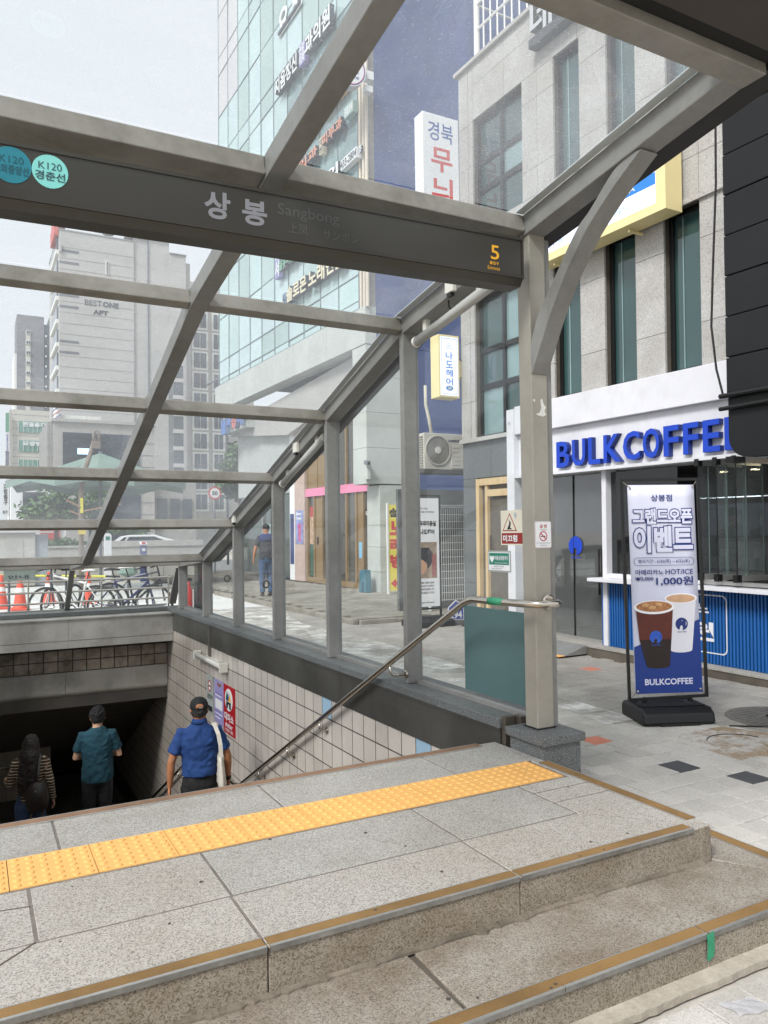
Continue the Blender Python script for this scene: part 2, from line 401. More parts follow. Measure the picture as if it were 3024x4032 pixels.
def paver_mat(cx, cy):
    if abs(cx-4.05) < 0.10 and abs(cy-3.45) < 0.10: return M_pavk
    if abs(cx-4.22) < 0.10 and abs(cy-3.10) < 0.10: return M_pavk
    if abs(cx-3.36) < 0.11 and abs(cy-4.75) < 0.10: return M_pavk
    if abs(cx-4.06) < 0.10 and abs(cy-4.20) < 0.10: return M_pavr
    if abs(cx-4.10) < 0.12 and abs(cy-8.55) < 0.10: return M_pavr
    if rng.random() < 0.006 and cy > 6: return M_pavr
    return M_pavd if (cx > 4.5 and cy > 4.4) or (cx > 5.2) else M_pav
PME = {}
rest = {}
for c in cells:
    m = paver_mat(c[2], c[3]); dz = rng.uniform(-0.002, 0.002)
    if id(c) in single:
        if m.name not in PME: PME[m.name] = paver_mesh(PV-0.005, PV-0.005).mesh('paver', fix=False)
        o = piece(PME[m.name], 'paver', m, pave, (c[0]+rng.uniform(-0.002, 0.002), c[1], G+dz), (rng.uniform(-0.006, 0.006), rng.uniform(-0.006, 0.006), rng.uniform(-0.012, 0.012)))
    else: rest.setdefault(m.name, (m, []))[1].append((c, dz))
for k, (m, lst) in rest.items():
    mb = MB()
    for c, dz in lst:
        q = paver_mesh(PV-0.005, PV-0.005); i = len(mb.v)
        mb.v += [(v[0]+c[0], v[1]+c[1], v[2]+G+dz) for v in q.v]; mb.f += [tuple(i+a for a in ff) for ff in q.f]; mb.mi += q.mi
    o = mb.build('paver_field', m, pave, fix=False); o['kind'] = 'stuff'
# cement dust smeared over the joint between the two paving fields
def patchy(name, col, lo, hi, scale=3.0):
    if name in MATS: return MATS[name]
    m = mat(name, col, rough=0.95, var=0.06, scale=6); t = m.node_tree; b_ = t.nodes['Principled BSDF']; p = _pos(t)
    n1 = _ramp(t, _noise(t, p, scale, 8, 0.75), [(lo, 0.0), (hi, 1.0)]); t.links.new(n1, b_.inputs['Alpha']); return m
M_smear = patchy('cement_smear', '#e8e6e1', 0.42, 0.68, 2.6)
mb = MB(); pts = []
for i in range(40):
    yy = 4.55+i*0.27; xx = 4.62+0.06*math.sin(yy*1.3)+max(0, (yy-9))*0.10; wd = 0.42+0.25*math.sin(yy*0.9)
    pts.append((xx-wd, xx+wd*0.7, yy))
for (a, b_, y0), (c, d, y1) in zip(pts, pts[1:]):
    if y1 < 11.7: mb.quad((a, y0, G+0.005), (min(b_, 5.6), y0, G+0.005), (min(d, 5.6), y1, G+0.005), (c, y1, G+0.005))
    else: mb.quad((a, y0, G+0.005), (min(b_, 5.69), y0, G+0.005), (min(d, 5.69), y1, G+0.005), (c, y1, G+0.005))
mb.quad((3.2, 11.6, G+0.0048), (4.9, 11.6, G+0.0048), (5.69, 16.0, G+0.0048), (3.2, 16.0, G+0.0048))
o = mb.build('cement_smear', M_smear, pave, fix=False); o['kind'] = 'stuff'
# rusty cover plate and round manhole with cast lid, black cable
rust = mat('rust_stain_concrete', '#b3a48c', rough=0.9, var=0.25, scale=5, fine=0.1, fscale=60, dirt=0.25)
t = thing('cover_slab', 'rust-stained square concrete cover in the pavement before the banner', 'cover', (4.83, 3.7, G))
MB().box(4.47, 5.2, 3.38, 4.04, G-0.01, G+0.003).build('slab', M_pav, t); MB().prism([(4.46, 3.40), (4.80, 3.36), (5.18, 3.42), (5.22, 3.75), (5.10, 4.05), (4.7, 4.08), (4.48, 3.95)], lambda x, y, q: (x, y, q), G+0.0035, G+0.0045).build('rust_stain', patchy('rust_patch', '#b19a7c', 0.44, 0.74, 3.0), t)
MB().tube([(4.83+0.22*math.cos(a*0.3), 3.7+0.2*math.sin(a*0.3), G+0.006) for a in range(9)], 0.003, 6).build('loop_wire', M_dark, t)
iron2 = mat('worn_iron', '#7b7873', rough=0.75, metal=0.3, var=0.15, scale=8, fine=0.15, fscale=60, bump=0.3, dirt=0.2)
t = thing('manhole_cover', 'round cast iron manhole cover right of the banner base', 'manhole', (5.72, 4.0, G))
iron = mat('cast_iron', '#6b6863', rough=0.7, metal=0.5, var=0.2, scale=8, fine=0.2, fscale=60, bump=0.3, dirt=0.2)
MB().lathe([(0.40, -0.02), (0.40, 0.006), (0.385, 0.008)], (5.72, 4.0, G), 40).build('rim', iron2, t)
mb = MB()
for k in range(-6, 7):
    yy = k*0.052; hl = math.sqrt(max(0, 0.35**2-yy*yy))
    if hl > 0.08:
        mb.box(5.72-hl, 5.72-0.14 if abs(yy) < 0.12 else 5.72+hl, 4.0+yy-0.014, 4.0+yy+0.014, G+0.006, G+0.013)
        if abs(yy) < 0.12: mb.box(5.72+0.14, 5.72+hl, 4.0+yy-0.014, 4.0+yy+0.014, G+0.006, G+0.013)
mb.lathe([(0.12, 0.006), (0.12, 0.014), (0.10, 0.014), (0.10, 0.008)], (5.72, 4.0, G), 24)
mb.build('lid_ribs', iron2, t)
tag(MB().tube([(5.15, 4.02, G+0.008), (5.4, 3.84, G+0.008), (5.66, 3.66, G+0.010), (5.95, 3.60, G+0.018), (6.4, 3.7, G+0.018)], 0.006, 6).build('cable', M_rubber), 'thin black cable lying on the pavement by the manhole', 'cable')

# raised old paving before the far shops, with its broken kerb
raised = thing('raised_pavement', 'raised strip of old grey pavers before the far shops', 'pavement', (7, 14, G)); raised['kind'] = 'structure'
RZ = G+0.10
M_old = granite('old_paver', '#7f7c74', '#9a968d', '#aeaaa0', scale=200, rough=0.9, dirt=0.35, rand=0.2, bump=0.3)
struct(MB().box(5.80, 18, 11.82, 33, G-0.02, RZ-0.02).build('paving_bed', M_joint, raised))
me = paver_mesh(0.292, 0.292).mesh('paver', fix=False); me.materials.append(M_old); n = 0; mb = MB()
yy = 11.80; rw = 0
while yy < 24:
    xx = 5.78 + (0.15 if rw % 2 else 0) + (0.02*(yy-11.8))*0.9
    while xx < 9.0 if yy < 17 else xx < 8.9:
        if n < 290 and yy < 17.5:
            piece(me, 'old_paver', None, raised, (xx, yy, RZ+rng.uniform(-0.004, 0.004)), (rng.uniform(-0.01, 0.01), rng.uniform(-0.01, 0.01), 0)); n += 1
        else:
            q = paver_mesh(0.292, 0.292); i = len(mb.v); mb.v += [(v[0]+xx, v[1]+yy, v[2]+RZ) for v in q.v]; mb.f += [tuple(i+a for a in ff) for ff in q.f]; mb.mi += q.mi
        xx += 0.3
    yy += 0.3; rw += 1
o = mb.build('old_paver_field', M_old, raised, fix=False); o['kind'] = 'stuff'
kerbm = granite('kerb_stone', '#77736b', '#98938a', '#aaa59b', scale=120, rough=0.9, dirt=0.4, bump=0.6)
for k in range(10):
    MB().box(5.70, 5.795, 11.8+k*0.85, 11.8+k*0.85+0.84, G-0.02, RZ+rng.uniform(-0.02, 0.0)).build('kerb_stone', kerbm, raised, bevel=0.012)
for k in range(4):
    MB().box(5.80+k*0.72, 5.80+k*0.72+0.71, 11.70, 11.79, G-0.02, RZ+rng.uniform(-0.03, -0.005)).build('kerb_stone', kerbm, raised, bevel=0.014)

# ------------------------------------------------------------------ entrance steps and platform
steps = thing('entrance_steps', 'two worn granite steps and landing before the stairwell', 'steps', (1.3, 2.9, G)); steps['kind'] = 'structure'
MB().box(-1.2, 2.755, 2.30, 3.77, G-0.02, -0.012).build('bedding', M_joint, steps)
MB().box(-1.2, 3.02, 1.90, 2.31, G-0.02, -0.162).build('bedding', M_joint, steps)
MB().box(2.75, 3.02, 2.31, 3.30, G-0.02, -0.162).build('bedding', M_joint, steps)
g = 0.0035
def slab(pts, z1, th, m=M_pgran, name='granite_slab', dz=0.0, tilt=(0, 0)):
    cx = sum(p[0] for p in pts)/len(pts); cy = sum(p[1] for p in pts)/len(pts)
    def shrink(p, k): return (p[0]+(g+k)*(1 if p[0] < cx else -1), p[1]+(g+k)*(1 if p[1] < cy else -1))
    mb = MB(); a = [shrink(p, 0) for p in pts]; b = [shrink(p, 0.004) for p in pts]; n = len(pts)
    zt = lambda p: z1+dz+tilt[0]*(p[0]-cx)+tilt[1]*(p[1]-cy)
    mb.v = [(*p, z1-th) for p in a]+[(*p, zt(p)-0.004) for p in a]+[(*p, zt(p)) for p in b]
    for L in (0, 1):
        for k in range(n): mb.face((L*n+k, L*n+(k+1) % n, (L+1)*n+(k+1) % n, (L+1)*n+k))
    mb.face([2*n+k for k in range(n)])
    return mb.build(name, m, steps)
# landing: front row, second row, rear row
slab([(-1.2, 2.26), (0.795, 2.26), (0.795, 2.645), (0.18, 2.645), (-0.25, 2.26+0.0)][:4]+[(-1.2, 2.645)], 0, 0.010)
slab([(0.795, 2.26), (1.752, 2.26), (1.752, 2.645), (0.795, 2.645)], 0, 0.010)
slab([(1.752, 2.26), (2.752, 2.26), (2.37, 2.645), (1.752, 2.645)], 0, 0.010)
for a, b in ((-1.2, 0.18), (0.18, 0.80), (0.80, 1.76), (1.76, 2.37)): slab([(a, 2.645), (b, 2.645), (b, 3.064), (a, 3.064)], 0, 0.010, M_pgran2 if a > 0.5 else M_pgran, dz=rng.uniform(-0.001, 0.0005))
slab([(2.37, 2.645), (2.765, 2.25), (2.765, 2.80), (2.37, 2.80)], 0, 0.010)
slab([(2.37, 2.80), (2.765, 2.80), (2.765, 2.945), (2.37, 2.945)], 0, 0.010)
slab([(2.37, 2.945), (2.695, 2.945), (2.695, 3.064), (2.37, 3.064)], 0, 0.010)
slab([(2.695, 2.945), (2.765, 2.945), (2.765, 3.38), (2.695, 3.38)], 0, 0.010)
for a, b in ((-1.2, 0.316), (0.316, 1.268), (1.268, 2.22), (2.22, 2.765)): slab([(a, 3.372), (b, 3.372), (b, 3.79), (a, 3.79)], 0, 0.010, M_pgran2, dz=rng.uniform(-0.001, 0.0005))
# mortar in the open joints, a repaired crack at the left
M_fill = mat('joint_filler', '#78716a', rough=0.95, var=0.25, scale=9, fine=0.2, fscale=90)
for (a, b, c, d) in ((-1.2, 2.36, 2.6405, 2.6495), (-1.2, 2.69, 3.060, 3.0705), (-1.2, 2.70, 3.3705, 3.377), (2.375, 2.76, 2.797, 2.803), (2.375, 2.70, 2.942, 2.948)): MB().box(a, b, c, d, -0.011, -0.0012).build('joint_filler', M_fill, steps)
for (x, c, d, w) in ((0.795, 2.32, 2.64, 0.008), (1.752, 2.32, 2.64, 0.006), (0.18, 2.65, 3.06, 0.014), (0.80, 2.65, 3.06, 0.009), (1.76, 2.65, 3.06, 0.005), (2.37, 2.65, 3.06, 0.006), (0.316, 3.378, 3.728, 0.007), (1.268, 3.378, 3.728, 0.006), (2.22, 3.378, 3.728, 0.005)): MB().box(x-w/2, x+w/2, c, d, -0.011, -0.0016).build('joint_filler', M_fill, steps)
MB().tube([(-0.2, 2.36, -0.0005), (-0.02, 2.46, -0.0005), (0.06, 2.545, -0.0005), (0.125, 2.60, -0.0005), (0.175, 2.645, -0.0005)], 0.0035, 6).build('crack_filler', M_joint, steps)
MB().tube([(-0.9, 2.93, -0.0005), (0.0, 2.94, -0.0005), (0.09, 2.925, -0.0005), (0.178, 2.91, -0.0005)], 0.0028, 6).build('crack_filler', M_joint, steps)
# risers
for a, b in ((-1.2, 0.793), (0.797, 1.750), (1.754, 2.752)):
    MB().box(a, b, 2.264, 2.31, -0.158, -0.004).build('riser_slab', M_rgran, steps, bevel=0.004)
MB().box(2.700, 2.763, 2.262, 3.30, -0.158, -0.0045).build('riser_slab', M_rgran, steps, bevel=0.004)
for a, b in ((-1.2, 1.28), (1.284, 2.243), (2.247, 3.03)):
    MB().box(a, b, 1.864, 1.91, G-0.02, -0.154).build('riser_slab', M_rgran, steps, bevel=0.004)
MB().box(2.985, 3.028, 1.88, 3.30, G-0.02, -0.1545).build('riser_slab', M_rgran, steps, bevel=0.004)
# lower tread
M_tgran = granite('tread_granite', '#6e675e', '#918a80', '#a8a095', scale=250, rough=0.8, dirt=0.30, rand=0.06, bump=0.35, tint=(0.60, 0.54, 0.47), dscale=2.6)
slab([(-1.2, 1.862), (1.28, 1.862), (1.28, 2.262), (-1.2, 2.262)], -0.15, 0.010, M_tgran, tilt=(0.0, 0.0))
slab([(1.285, 1.862), (2.244, 1.862), (2.262, 2.262), (1.30, 2.262)], -0.15, 0.010, M_tgran, dz=0.002, tilt=(0.003, 0))
slab([(2.246, 1.862), (3.03, 1.862), (2.765, 2.262), (2.262, 2.262)], -0.15, 0.010, M_tgran)
slab([(2.768, 2.262), (3.03, 1.868), (3.03, 3.31), (2.768, 3.31)], -0.15, 0.010, M_tgran)
# broken mortar along the foot of the upper riser
mb = MB(); rg = random.Random(5); N = 150
pts = []
for i in range(N):
    xx = -0.5+3.2*i/(N-1); w = 0.004+0.013*abs(math.sin(xx*3.1)+0.6*math.sin(xx*9.7+1)+0.5*math.sin(xx*31))*rg.uniform(0.3, 1.1)
    pts.append((xx, w))
for (a, wa), (b, wb) in zip(pts, pts[1:]):
    h = 0.004+0.004*rg.random()
    mb.v += [(a, 2.264, -0.140+h), (b, 2.264, -0.140+h), (b, 2.264-wb, -0.146+h*0.5), (a, 2.264-wa, -0.146+h*0.5), (b, 2.264-wb*1.15, -0.152), (a, 2.264-wa*1.15, -0.152)]
    i = len(mb.v)-6; mb.face((i, i+1, i+2, i+3)); mb.face((i+3, i+2, i+4, i+5))
mb.build('mortar_fillet', mat('old_mortar', '#7d7366', rough=0.95, var=0.3, scale=7, fine=0.2, fscale=80, bump=0.6, dirt=0.4), steps, fix=False)
# mortar band and pale kerb at the foot of the lower riser
MB().prism([(-1.2, 1.866)]+[(-1.2+4.26*i/120, 1.797+0.002*math.sin(i*0.7)+0.003*math.sin(i*2.9+1)*math.sin(i*0.31)) for i in range(121)]+[(3.06, 1.866)], lambda x, y, q: (x, y, q), G-0.02, G+0.005).build('mortar_band', mat('pale_mortar', '#b9b0a2', rough=0.95, var=0.18, scale=7, fine=0.15, fscale=60, bump=0.6, dirt=0.4), steps)
M_lip = mat('aluminium_worn', '#8b8984', rough=0.5, metal=0.5, var=0.25, scale=6, fine=0.2, fscale=40)
# nosings: brown grip strip with aluminium lip
def nosing(a, b, ye, z, m=M_nose, w=0.054, inner=True):
    MB().box(a, b, ye-0.002, ye+w, z, z+0.0035).build('nosing_strip', m, steps)
    MB().box(a, b, ye-0.006, ye-0.002, z-0.013, z+0.0035).build('nosing_lip', M_lip, steps)
    MB().box(a, b, ye-0.0065, ye+0.004, z+0.0036, z+0.0056).build('nosing_bead', M_alu, steps)
    if inner: MB().box(a, b, ye+w, ye+w+0.004, z, z+0.004).build('nosing_edge', M_alu, steps)
for a, b in ((-1.2, 0.789), (0.800, 1.747), (1.757, 2.655)): nosing(a, b, 2.262, 0)
for a, b in ((-1.2, 1.60), (1.603, 2.238), (2.250, 3.02)): nosing(a, b, 1.862, -0.15)
def side_nosing(y0, y1, xe, z):
    MB().box(xe-0.056, xe+0.002, y0, y1, z, z+0.0035).build('nosing_strip', M_nose, steps)
    MB().box(xe+0.002, xe+0.006, y0, y1, z-0.016, z+0.0045).build('nosing_lip', M_alu, steps)
    MB().box(xe-0.061, xe-0.056, y0, y1, z, z+0.004).build('nosing_edge', M_alu, steps)
side_nosing(2.345, 2.92, 2.763, 0); side_nosing(2.925, 3.318, 2.763, 0); side_nosing(1.93, 3.30, 3.028, -0.15)
MB().box(-1.2, 2.633, 3.735, 3.792, 0, 0.0035).build('nosing_strip', M_nose2, steps)
MB().box(-1.2, 2.633, 3.729, 3.735, 0, 0.0045).build('nosing_edge', M_alu, steps)
MB().box(-1.2, 2.633, 3.792, 3.796, -0.016, 0.0045).build('nosing_lip', M_alu, steps)
# tactile tiles with truncated domes: bottom-left corner of the first full one is the reference
def tactile():
    s = 0.297; mb = MB(); mb.box(0, s, 0, s, -0.03, 0.002)
    for i in range(6):
        for j in range(6):
            cx, cy = s*(i+0.5)/6, s*(j+0.5)/6
            mb.lathe([(0.0145, 0.0), (0.0125, 0.0035), (0.008, 0.0052)], (cx, cy, 0.002), 8)
    return mb.mesh('tactile_tile')
me = tactile(); me.materials.append(M_tact)
for k in range(-4, 8): piece(me, 'tactile_tile', None, steps, (0.1218+0.3*k, 3.0725, 0))
mb = MB(); s = 0.145
mb.box(0, s, 0, 0.297, -0.03, 0.002)
for i in range(3):
    for j in range(6): mb.lathe([(0.0145, 0.0), (0.0125, 0.0035), (0.008, 0.0052)], (s*(i+0.5)/3, 0.297*(j+0.5)/6, 0.002), 8)
piece(mb.mesh('tactile_tile'), 'tactile_tile', M_tact, steps, (0.1218+0.3*8, 3.0725, 0))
# trodden gum and grit spots
M_gum = mat('gum_spot', '#4a453f', rough=0.9, var=0.2, scale=30); rg = random.Random(17)
for k in range(22):
    if k < 12: gx, gy, gz = rg.uniform(0.2, 2.6), rg.uniform(2.35, 3.05), 0.0005
    elif k < 15: gx, gy, gz = rg.uniform(0.5, 2.5), rg.uniform(2.268, 2.31), 0.0036
    elif k < 18: gx, gy, gz = rg.uniform(1.2, 2.9), rg.uniform(1.868, 1.91), -0.1464
    else: gx, gy, gz = rg.uniform(1.2, 2.8), rg.uniform(1.95, 2.2), -0.1494
    rr_ = rg.uniform(0.003, 0.009); MB().prism([(rr_*rg.uniform(0.6, 1.3)*math.cos(q*0.785), rr_*rg.uniform(0.6, 1.3)*math.sin(q*0.785)) for q in range(8)], lambda a, b, q: (gx+a, gy+b, gz+q), 0, 0.0012).build('gum_spot', M_gum, steps)
# green tape on the lower riser, crumpled paper, small stones
tape = mat('green_tape', '#2f8a66', rough=0.5, var=0.15, scale=30)
tag(MB().prism([(0, 0), (0.034, 0.006), (0.036, -0.05), (0.030, -0.082), (0.020, -0.080), (0.010, -0.090), (-0.002, -0.084), (0.003, -0.05)], lambda a, b, q: (2.232+a, 1.855-q, -0.148+b), 0, 0.002).build('tape_strip', tape), 'torn green tape stuck on the lower step edge', 'tape')
paper = glass('crumpled_film', (0.9, 0.9, 0.92), veil=0.6, vcol=(0.82, 0.82, 0.86))
mb = MB(); rg = random.Random(4); nx, ny = 14, 6
for j in range(ny+1):
    for i in range(nx+1):
        a, b = i/nx, j/ny; mb.vert((2.10+a*0.125+0.006*math.sin(b*5), 1.63+b*0.075-a*0.03+0.004*math.sin(a*9), G+0.006+0.004*abs(math.sin(a*7+b*4))+rg.uniform(0, 0.0015)))
for j in range(ny):
    for i in range(nx): mb.face((j*(nx+1)+i, j*(nx+1)+i+1, (j+1)*(nx+1)+i+1, (j+1)*(nx+1)+i))
tag(mb.build('crumpled_plastic', paper, fix=False), 'crumpled clear plastic scrap lying at the foot of the steps', 'litter')

# ------------------------------------------------------------------ stairs and stairwell
SL, SR = -0.27, 2.77
stairs = thing('stairs', 'dark granite flight going down into the station', 'stairs', (1.25, 3.8, -3.5)); stairs['kind'] = 'structure'
M_sgran = granite('stair_granite', '#5e5c58', '#84817b', '#98948c', scale=140, rough=0.75, dirt=0.25)
STEPS = [(3.797+0.31*k, 3.797+0.31*(k+1)-0.001, -0.165*(k+1)) for k in range(16)]+[(8.757, 10.349, -2.64)]+[(10.35+0.31*k, 10.35+0.31*(k+1)-0.001, -2.64-0.16*(k+1)) for k in range(9)]
for y0, y1, z1 in STEPS:
    MB().box(SL, SR, y0, y1, z1-0.22, z1).build('step', M_sgran, stairs)
    MB().box(SL+0.02, SR-0.12, y1-0.055, y1, z1, z1+0.003).build('step_nosing', M_nose2, stairs)
MB().box(SL, 9, 13.14, 19, -4.28, -4.08).build('lower_floor', M_sgran, stairs)

# unseen shell added round the cutting to keep stray light out
e_ = MB(); e_.box(-3.0, -2.8, 1.0, 20.2, -6, G-0.05); e_.box(10, 10.2, 1.0, 20.2, -6, G-0.05); e_.box(-3, 10.2, 20, 20.2, -6, G-0.05); e_.box(-3, 10.2, 0.8, 1.0, -6, G-0.05); e_.box(-3, 10.2, 0.8, 20.2, -6.2, -6)
struct(e_.build('light_block_shell', M_under), 'unseen shell added below the pavement to keep light out')
# tile wall on the right: band, coping stones, tiles
rw = thing('stairwell_wall', 'pale square-tiled wall with dark band along the right of the stairs', 'wall', (2.77, 8, -3.5))
MB().box(2.782, 3.085, 3.74, 12.75, -4.4, 0.088).build('core', M_under, rw)
MB().box(2.782, 3.085, 12.75, 18.9, -4.4, -0.6).build('core', M_under, rw)
y = 3.735
for L in (2.25, 2.35, 2.35, 1.55):
    MB().box(2.764, 2.782, y+0.002, y+L-0.002, -0.190, 0.088).build('band_panel', M_band, rw); y += L
MB().box(2.758, 2.766, 3.735, 12.2, 0.070, 0.0875).build('drip_edge', M_band, rw)
y = 3.73
while y < 12.75:
    L = min(rng.choice((0.74, 0.76, 0.75)), 12.78-y)
    MB().box(2.752, 3.11, y+0.002, y+L-0.002, 0.0885, 0.145).build('coping_stone', M_dgran, rw, bevel=0.004); y += L
MB().box(3.085, 3.10, 3.74, 12.75, G-0.05, 0.0885).build('outer_cladding', M_dgran, rw)
TP = 0.2065; me = MB().box(-0.010, 0, 0, TP-0.011, 0, TP-0.011).mesh('wall_tile'); me.materials.append(M_tile)
meh = MB().box(-0.010, 0, 0, TP-0.011, 0, 0.166).mesh('wall_tile'); meh.materials.append(M_tile)
meb = MB().box(-0.010, 0, 0, TP-0.011, 0, 0.166).mesh('wall_tile'); meb.materials.append(M_tileb)
tiles = []
for c in range(72):
    y0 = 4.13+c*TP
    if y0 > 18.6: break
    for rr in range(17):
        z0 = -0.191-0.171 if rr == 0 else -0.191-0.171-TP*rr
        zc = 0 - (y0-3.79)*0.516
        if z0 < min(zc, -2.6)-0.5 or z0 < zc-0.9: continue
        if y0 > 12.7 and z0 > -1.2-0.489*(y0-12.75)+0.1: continue
        tiles.append((y0, z0, rr))
tiles.sort(key=lambda t: t[0]+0.15*abs(t[1]))
mb = MB(); n = 0
for (y0, z0, rr) in tiles:
    if y0 < 3.9: continue
    blue = rr == 0 and (abs(y0-4.54) < 0.12 or abs(y0-6.19) < 0.1)
    if n < 298:
        piece(meb if blue else (meh if rr == 0 else me), 'wall_tile', None, rw, (2.782, y0, z0)); n += 1
    else:
        mb.box(2.772, 2.782, y0, y0+TP-0.011, z0, z0+TP-0.011)
o = mb.build('tile_field', mat('wall_tile_far', '#b9b0a6', rough=0.3, var=0.1, scale=3, dirt=0.12), rw); o['kind'] = 'stuff'
MB().box(2.7735, 2.7825, 3.8, 18.8, -4.2, -0.19).build('grout', mat('grout', '#3a332d', rough=0.9, var=0.3, scale=6), rw)

# far end of the opening: steel bands, stained tiles, beam, sloping ceiling
ew = thing('stairwell_end', 'stainless steel lintel with stained tiles over the stair tunnel', 'lintel', (1.25, 12.4, -1.2))
MB().box(SL, 2.768, 12.62, 13.0, -1.30, 0.11).build('core', M_under, ew)
MB().box(SL, 2.768, 12.20, 12.62, -0.36, 0.062).build('core', M_under, ew)
for k in range(2):
    MB().box(SL+k*1.52+0.001, SL+(k+1)*1.52-0.003, 12.185, 12.20, -0.238, 0.068).build('steel_panel', M_stain, ew)
    MB().box(SL+k*1.52+0.001, SL+(k+1)*1.52-0.003, 12.190, 12.205, -0.352, -0.243).build('steel_panel', M_stain, ew)
MB().box(SL, 2.755, 12.16, 12.62, 0.068, 0.085).build('steel_shelf', M_stain, ew)
for k in range(5):
    MB().box(SL+k*0.61+0.002, SL+(k+1)*0.61-0.002, 12.50, 13.06, 0.088, 0.15).build('coping_stone', M_dgran, ew, bevel=0.004)
met = MB().box(0, 0.186, 0, 0.010, 0, 0.152).mesh('stained_tile'); met.materials.append(M_tiled)
for rr in range(2):
    for c in range(15): piece(met, 'stained_tile', None, ew, (SL+0.01+c*0.2025, 12.606, -0.754+rr*0.168))
for k in range(2):
    a, b = SL+k*1.52+0.001, SL+(k+1)*1.52-0.003
    MB().box(a, b, 12.585, 12.618, -1.06, -0.765).build('beam_panel', M_stain, ew)
    MB().prism([(12.60+0.085*(1-math.cos(R(q)))-0.015, -1.06-0.085*math.sin(R(q))) for q in range(0, 100, 15)]+[(12.9, -1.15), (12.9, -1.06)], lambda yy, zz, x: (x, yy, zz), a, b).build('rolled_edge', M_stain, ew, smooth=False)
M_ceil = mat('ceiling_panel', '#5b564f', rough=0.55, var=0.15, scale=1.5, dirt=0.2)
for k in range(11):
    y0 = 12.75+k*0.30; z0 = -1.15-0.489*(y0-12.75)
    MB().obox((SL, y0, z0), (SR-SL-0.004, 0, 0), (0, 0.29, -0.142), (0, 0.01, 0.025)).build('ceiling_panel', M_ceil, ew)
MB().obox((SL, 12.7, -1.09), (9.2, 0, 0), (0, 5.5, -2.69), (0, 0.05, 0.12)).build('ceiling_deck', M_under, ew)
lw_ = thing('stairwell_far_wall', 'dark tiled wall across the bottom of the stairs', 'wall', (0.5, 15.8, -3.5))
MB().box(-1.6, 1.30, 15.76, 16.0, -4.4, -2.0).build('core', M_under, lw_)
met = MB().box(0, 0.242, 0, 0.01, 0, 0.242).mesh('wall_tile'); met.materials.append(mat('wall_tile_dim', '#a79f95', rough=0.3, var=0.1, scale=3, rand=0.12))
for rr in range(5):
    for c in range(7): piece(met, 'wall_tile', None, lw_, (-0.42+c*0.247, 15.75, -3.5+rr*0.247))
tag(MB().tube([(-0.4, 15.64, -2.86), (1.25, 15.64, -2.86)], 0.02, 8).build('lower_handrail', M_chrome), 'steel handrail on the dark far wall at the stair foot', 'handrail')
lft = thing('stairwell_left_wall', 'tiled wall along the left of the stairs', 'wall', (SL, 8, -3.5))
MB().box(SL-0.3, SL-0.005, 3.74, 15.8, -4.4, 0.088).build('core', M_tile, lft)
MB().box(SL-0.34, SL+0.02, 3.74, 13.0, 0.0885, 0.145).build('coping', M_dgran, lft)
MB().box(SL-0.6, 9.5, 18.9, 19.1, -4, -1).build('end_wall', M_under, lft)
MB().box(9.0, 9.2, 12, 19, -4, -0.6).build('passage_wall', M_under, lft)
MB().box(2.79, 9.2, 12.6, 12.75, -4, -0.6).build('passage_wall', M_under, lft)
# wall lamp with conduit, posters
t = thing('wall_lamp', 'unlit white tube lamp on a conduit on the stairwell tiles', 'lamp', (2.7, 9.9, -0.35))
wp = mat('lamp_white', '#d9d6cd', rough=0.45, var=0.06, scale=8)
MB().tube([(2.70, 9.28, -0.345), (2.70, 10.50, -0.345)], 0.035, 14).build('tube_cover', mat('tube_plastic', '#c4c2bb', rough=0.25, var=0.05), t, smooth=True)
for y0 in (9.25, 10.48): MB().obox((2.655, y0, -0.41), (0.11, 0, 0), (0, 0.03, 0), (0, 0, 0.12)).build('end_bracket', wp, t, bevel=0.006)
MB().box(2.74, 2.765, 9.6, 10.2, -0.36, -0.32).build('base_rail', wp, t)
tag(MB().box(2.738, 2.764, 10.015, 10.06, -0.31, 0.085).build('conduit', mat('conduit_grey', '#77746d', rough=0.5, metal=0.4, var=0.15, dirt=0.2)), 'grey cable conduit running down to the stairwell lamp', 'conduit')
def wall_poster(name, label, y0, y1, z0, z1, m):
    t = thing(name, label, 'poster', (2.765, (y0+y1)/2, z0))
    MB().box(2.760, 2.770, y0, y1, z0, z1).build('board', m, t); return t
def wt(t, s, y0, w, z0, h, m, bold=0.0): return text(s, m, t, (2.760, y0, z0), (0, -1, 0), Z3, w, h, bold)
gr = mat('poster_grey_green', '#a3aaa6', rough=0.4, var=0.04); ink = mat('ink_black', '#202125', rough=0.5, var=0.05); redp = mat('poster_red', '#b3202b', rough=0.35, var=0.05)
whp = mat('poster_white', '#e6e6e8', rough=0.45, var=0.02); lil = mat('poster_lilac', '#9a93c4', rough=0.4, var=0.05)
t = wall_poster('no_smoking_poster', 'grey-green no smoking notice on the stairwell tiles', 9.91, 10.21, -1.06, -0.57, gr)
disc(t, 'ring', redp, (2.759, 10.06, -0.70), -Y3, Z3, 0.075, inner=0.78); disc(t, 'white_disc', whp, (2.7595, 10.06, -0.70), -Y3, Z3, 0.057, t=0.001)
MB().box(2.756, 2.7575, 10.01, 10.11, -0.712, -0.695).build('cigarette', ink, t)
wt(t, '금연구역', 10.18, 0.24, -0.88, 0.07, ink, 0.02); rect(t, 'caption_bar', ink, (2.760, 10.17, -1.03), -Y3, Z3, 0.22, 0.07, 0.002)
t = wall_poster('lilac_poster', 'lilac notice with rows of white text on the stairwell tiles', 9.445, 9.845, -1.11, -0.57, lil)
rect(t, 'text_panel', whp, (2.760, 9.80, -0.93), -Y3, Z3, 0.31, 0.12, 0.002)
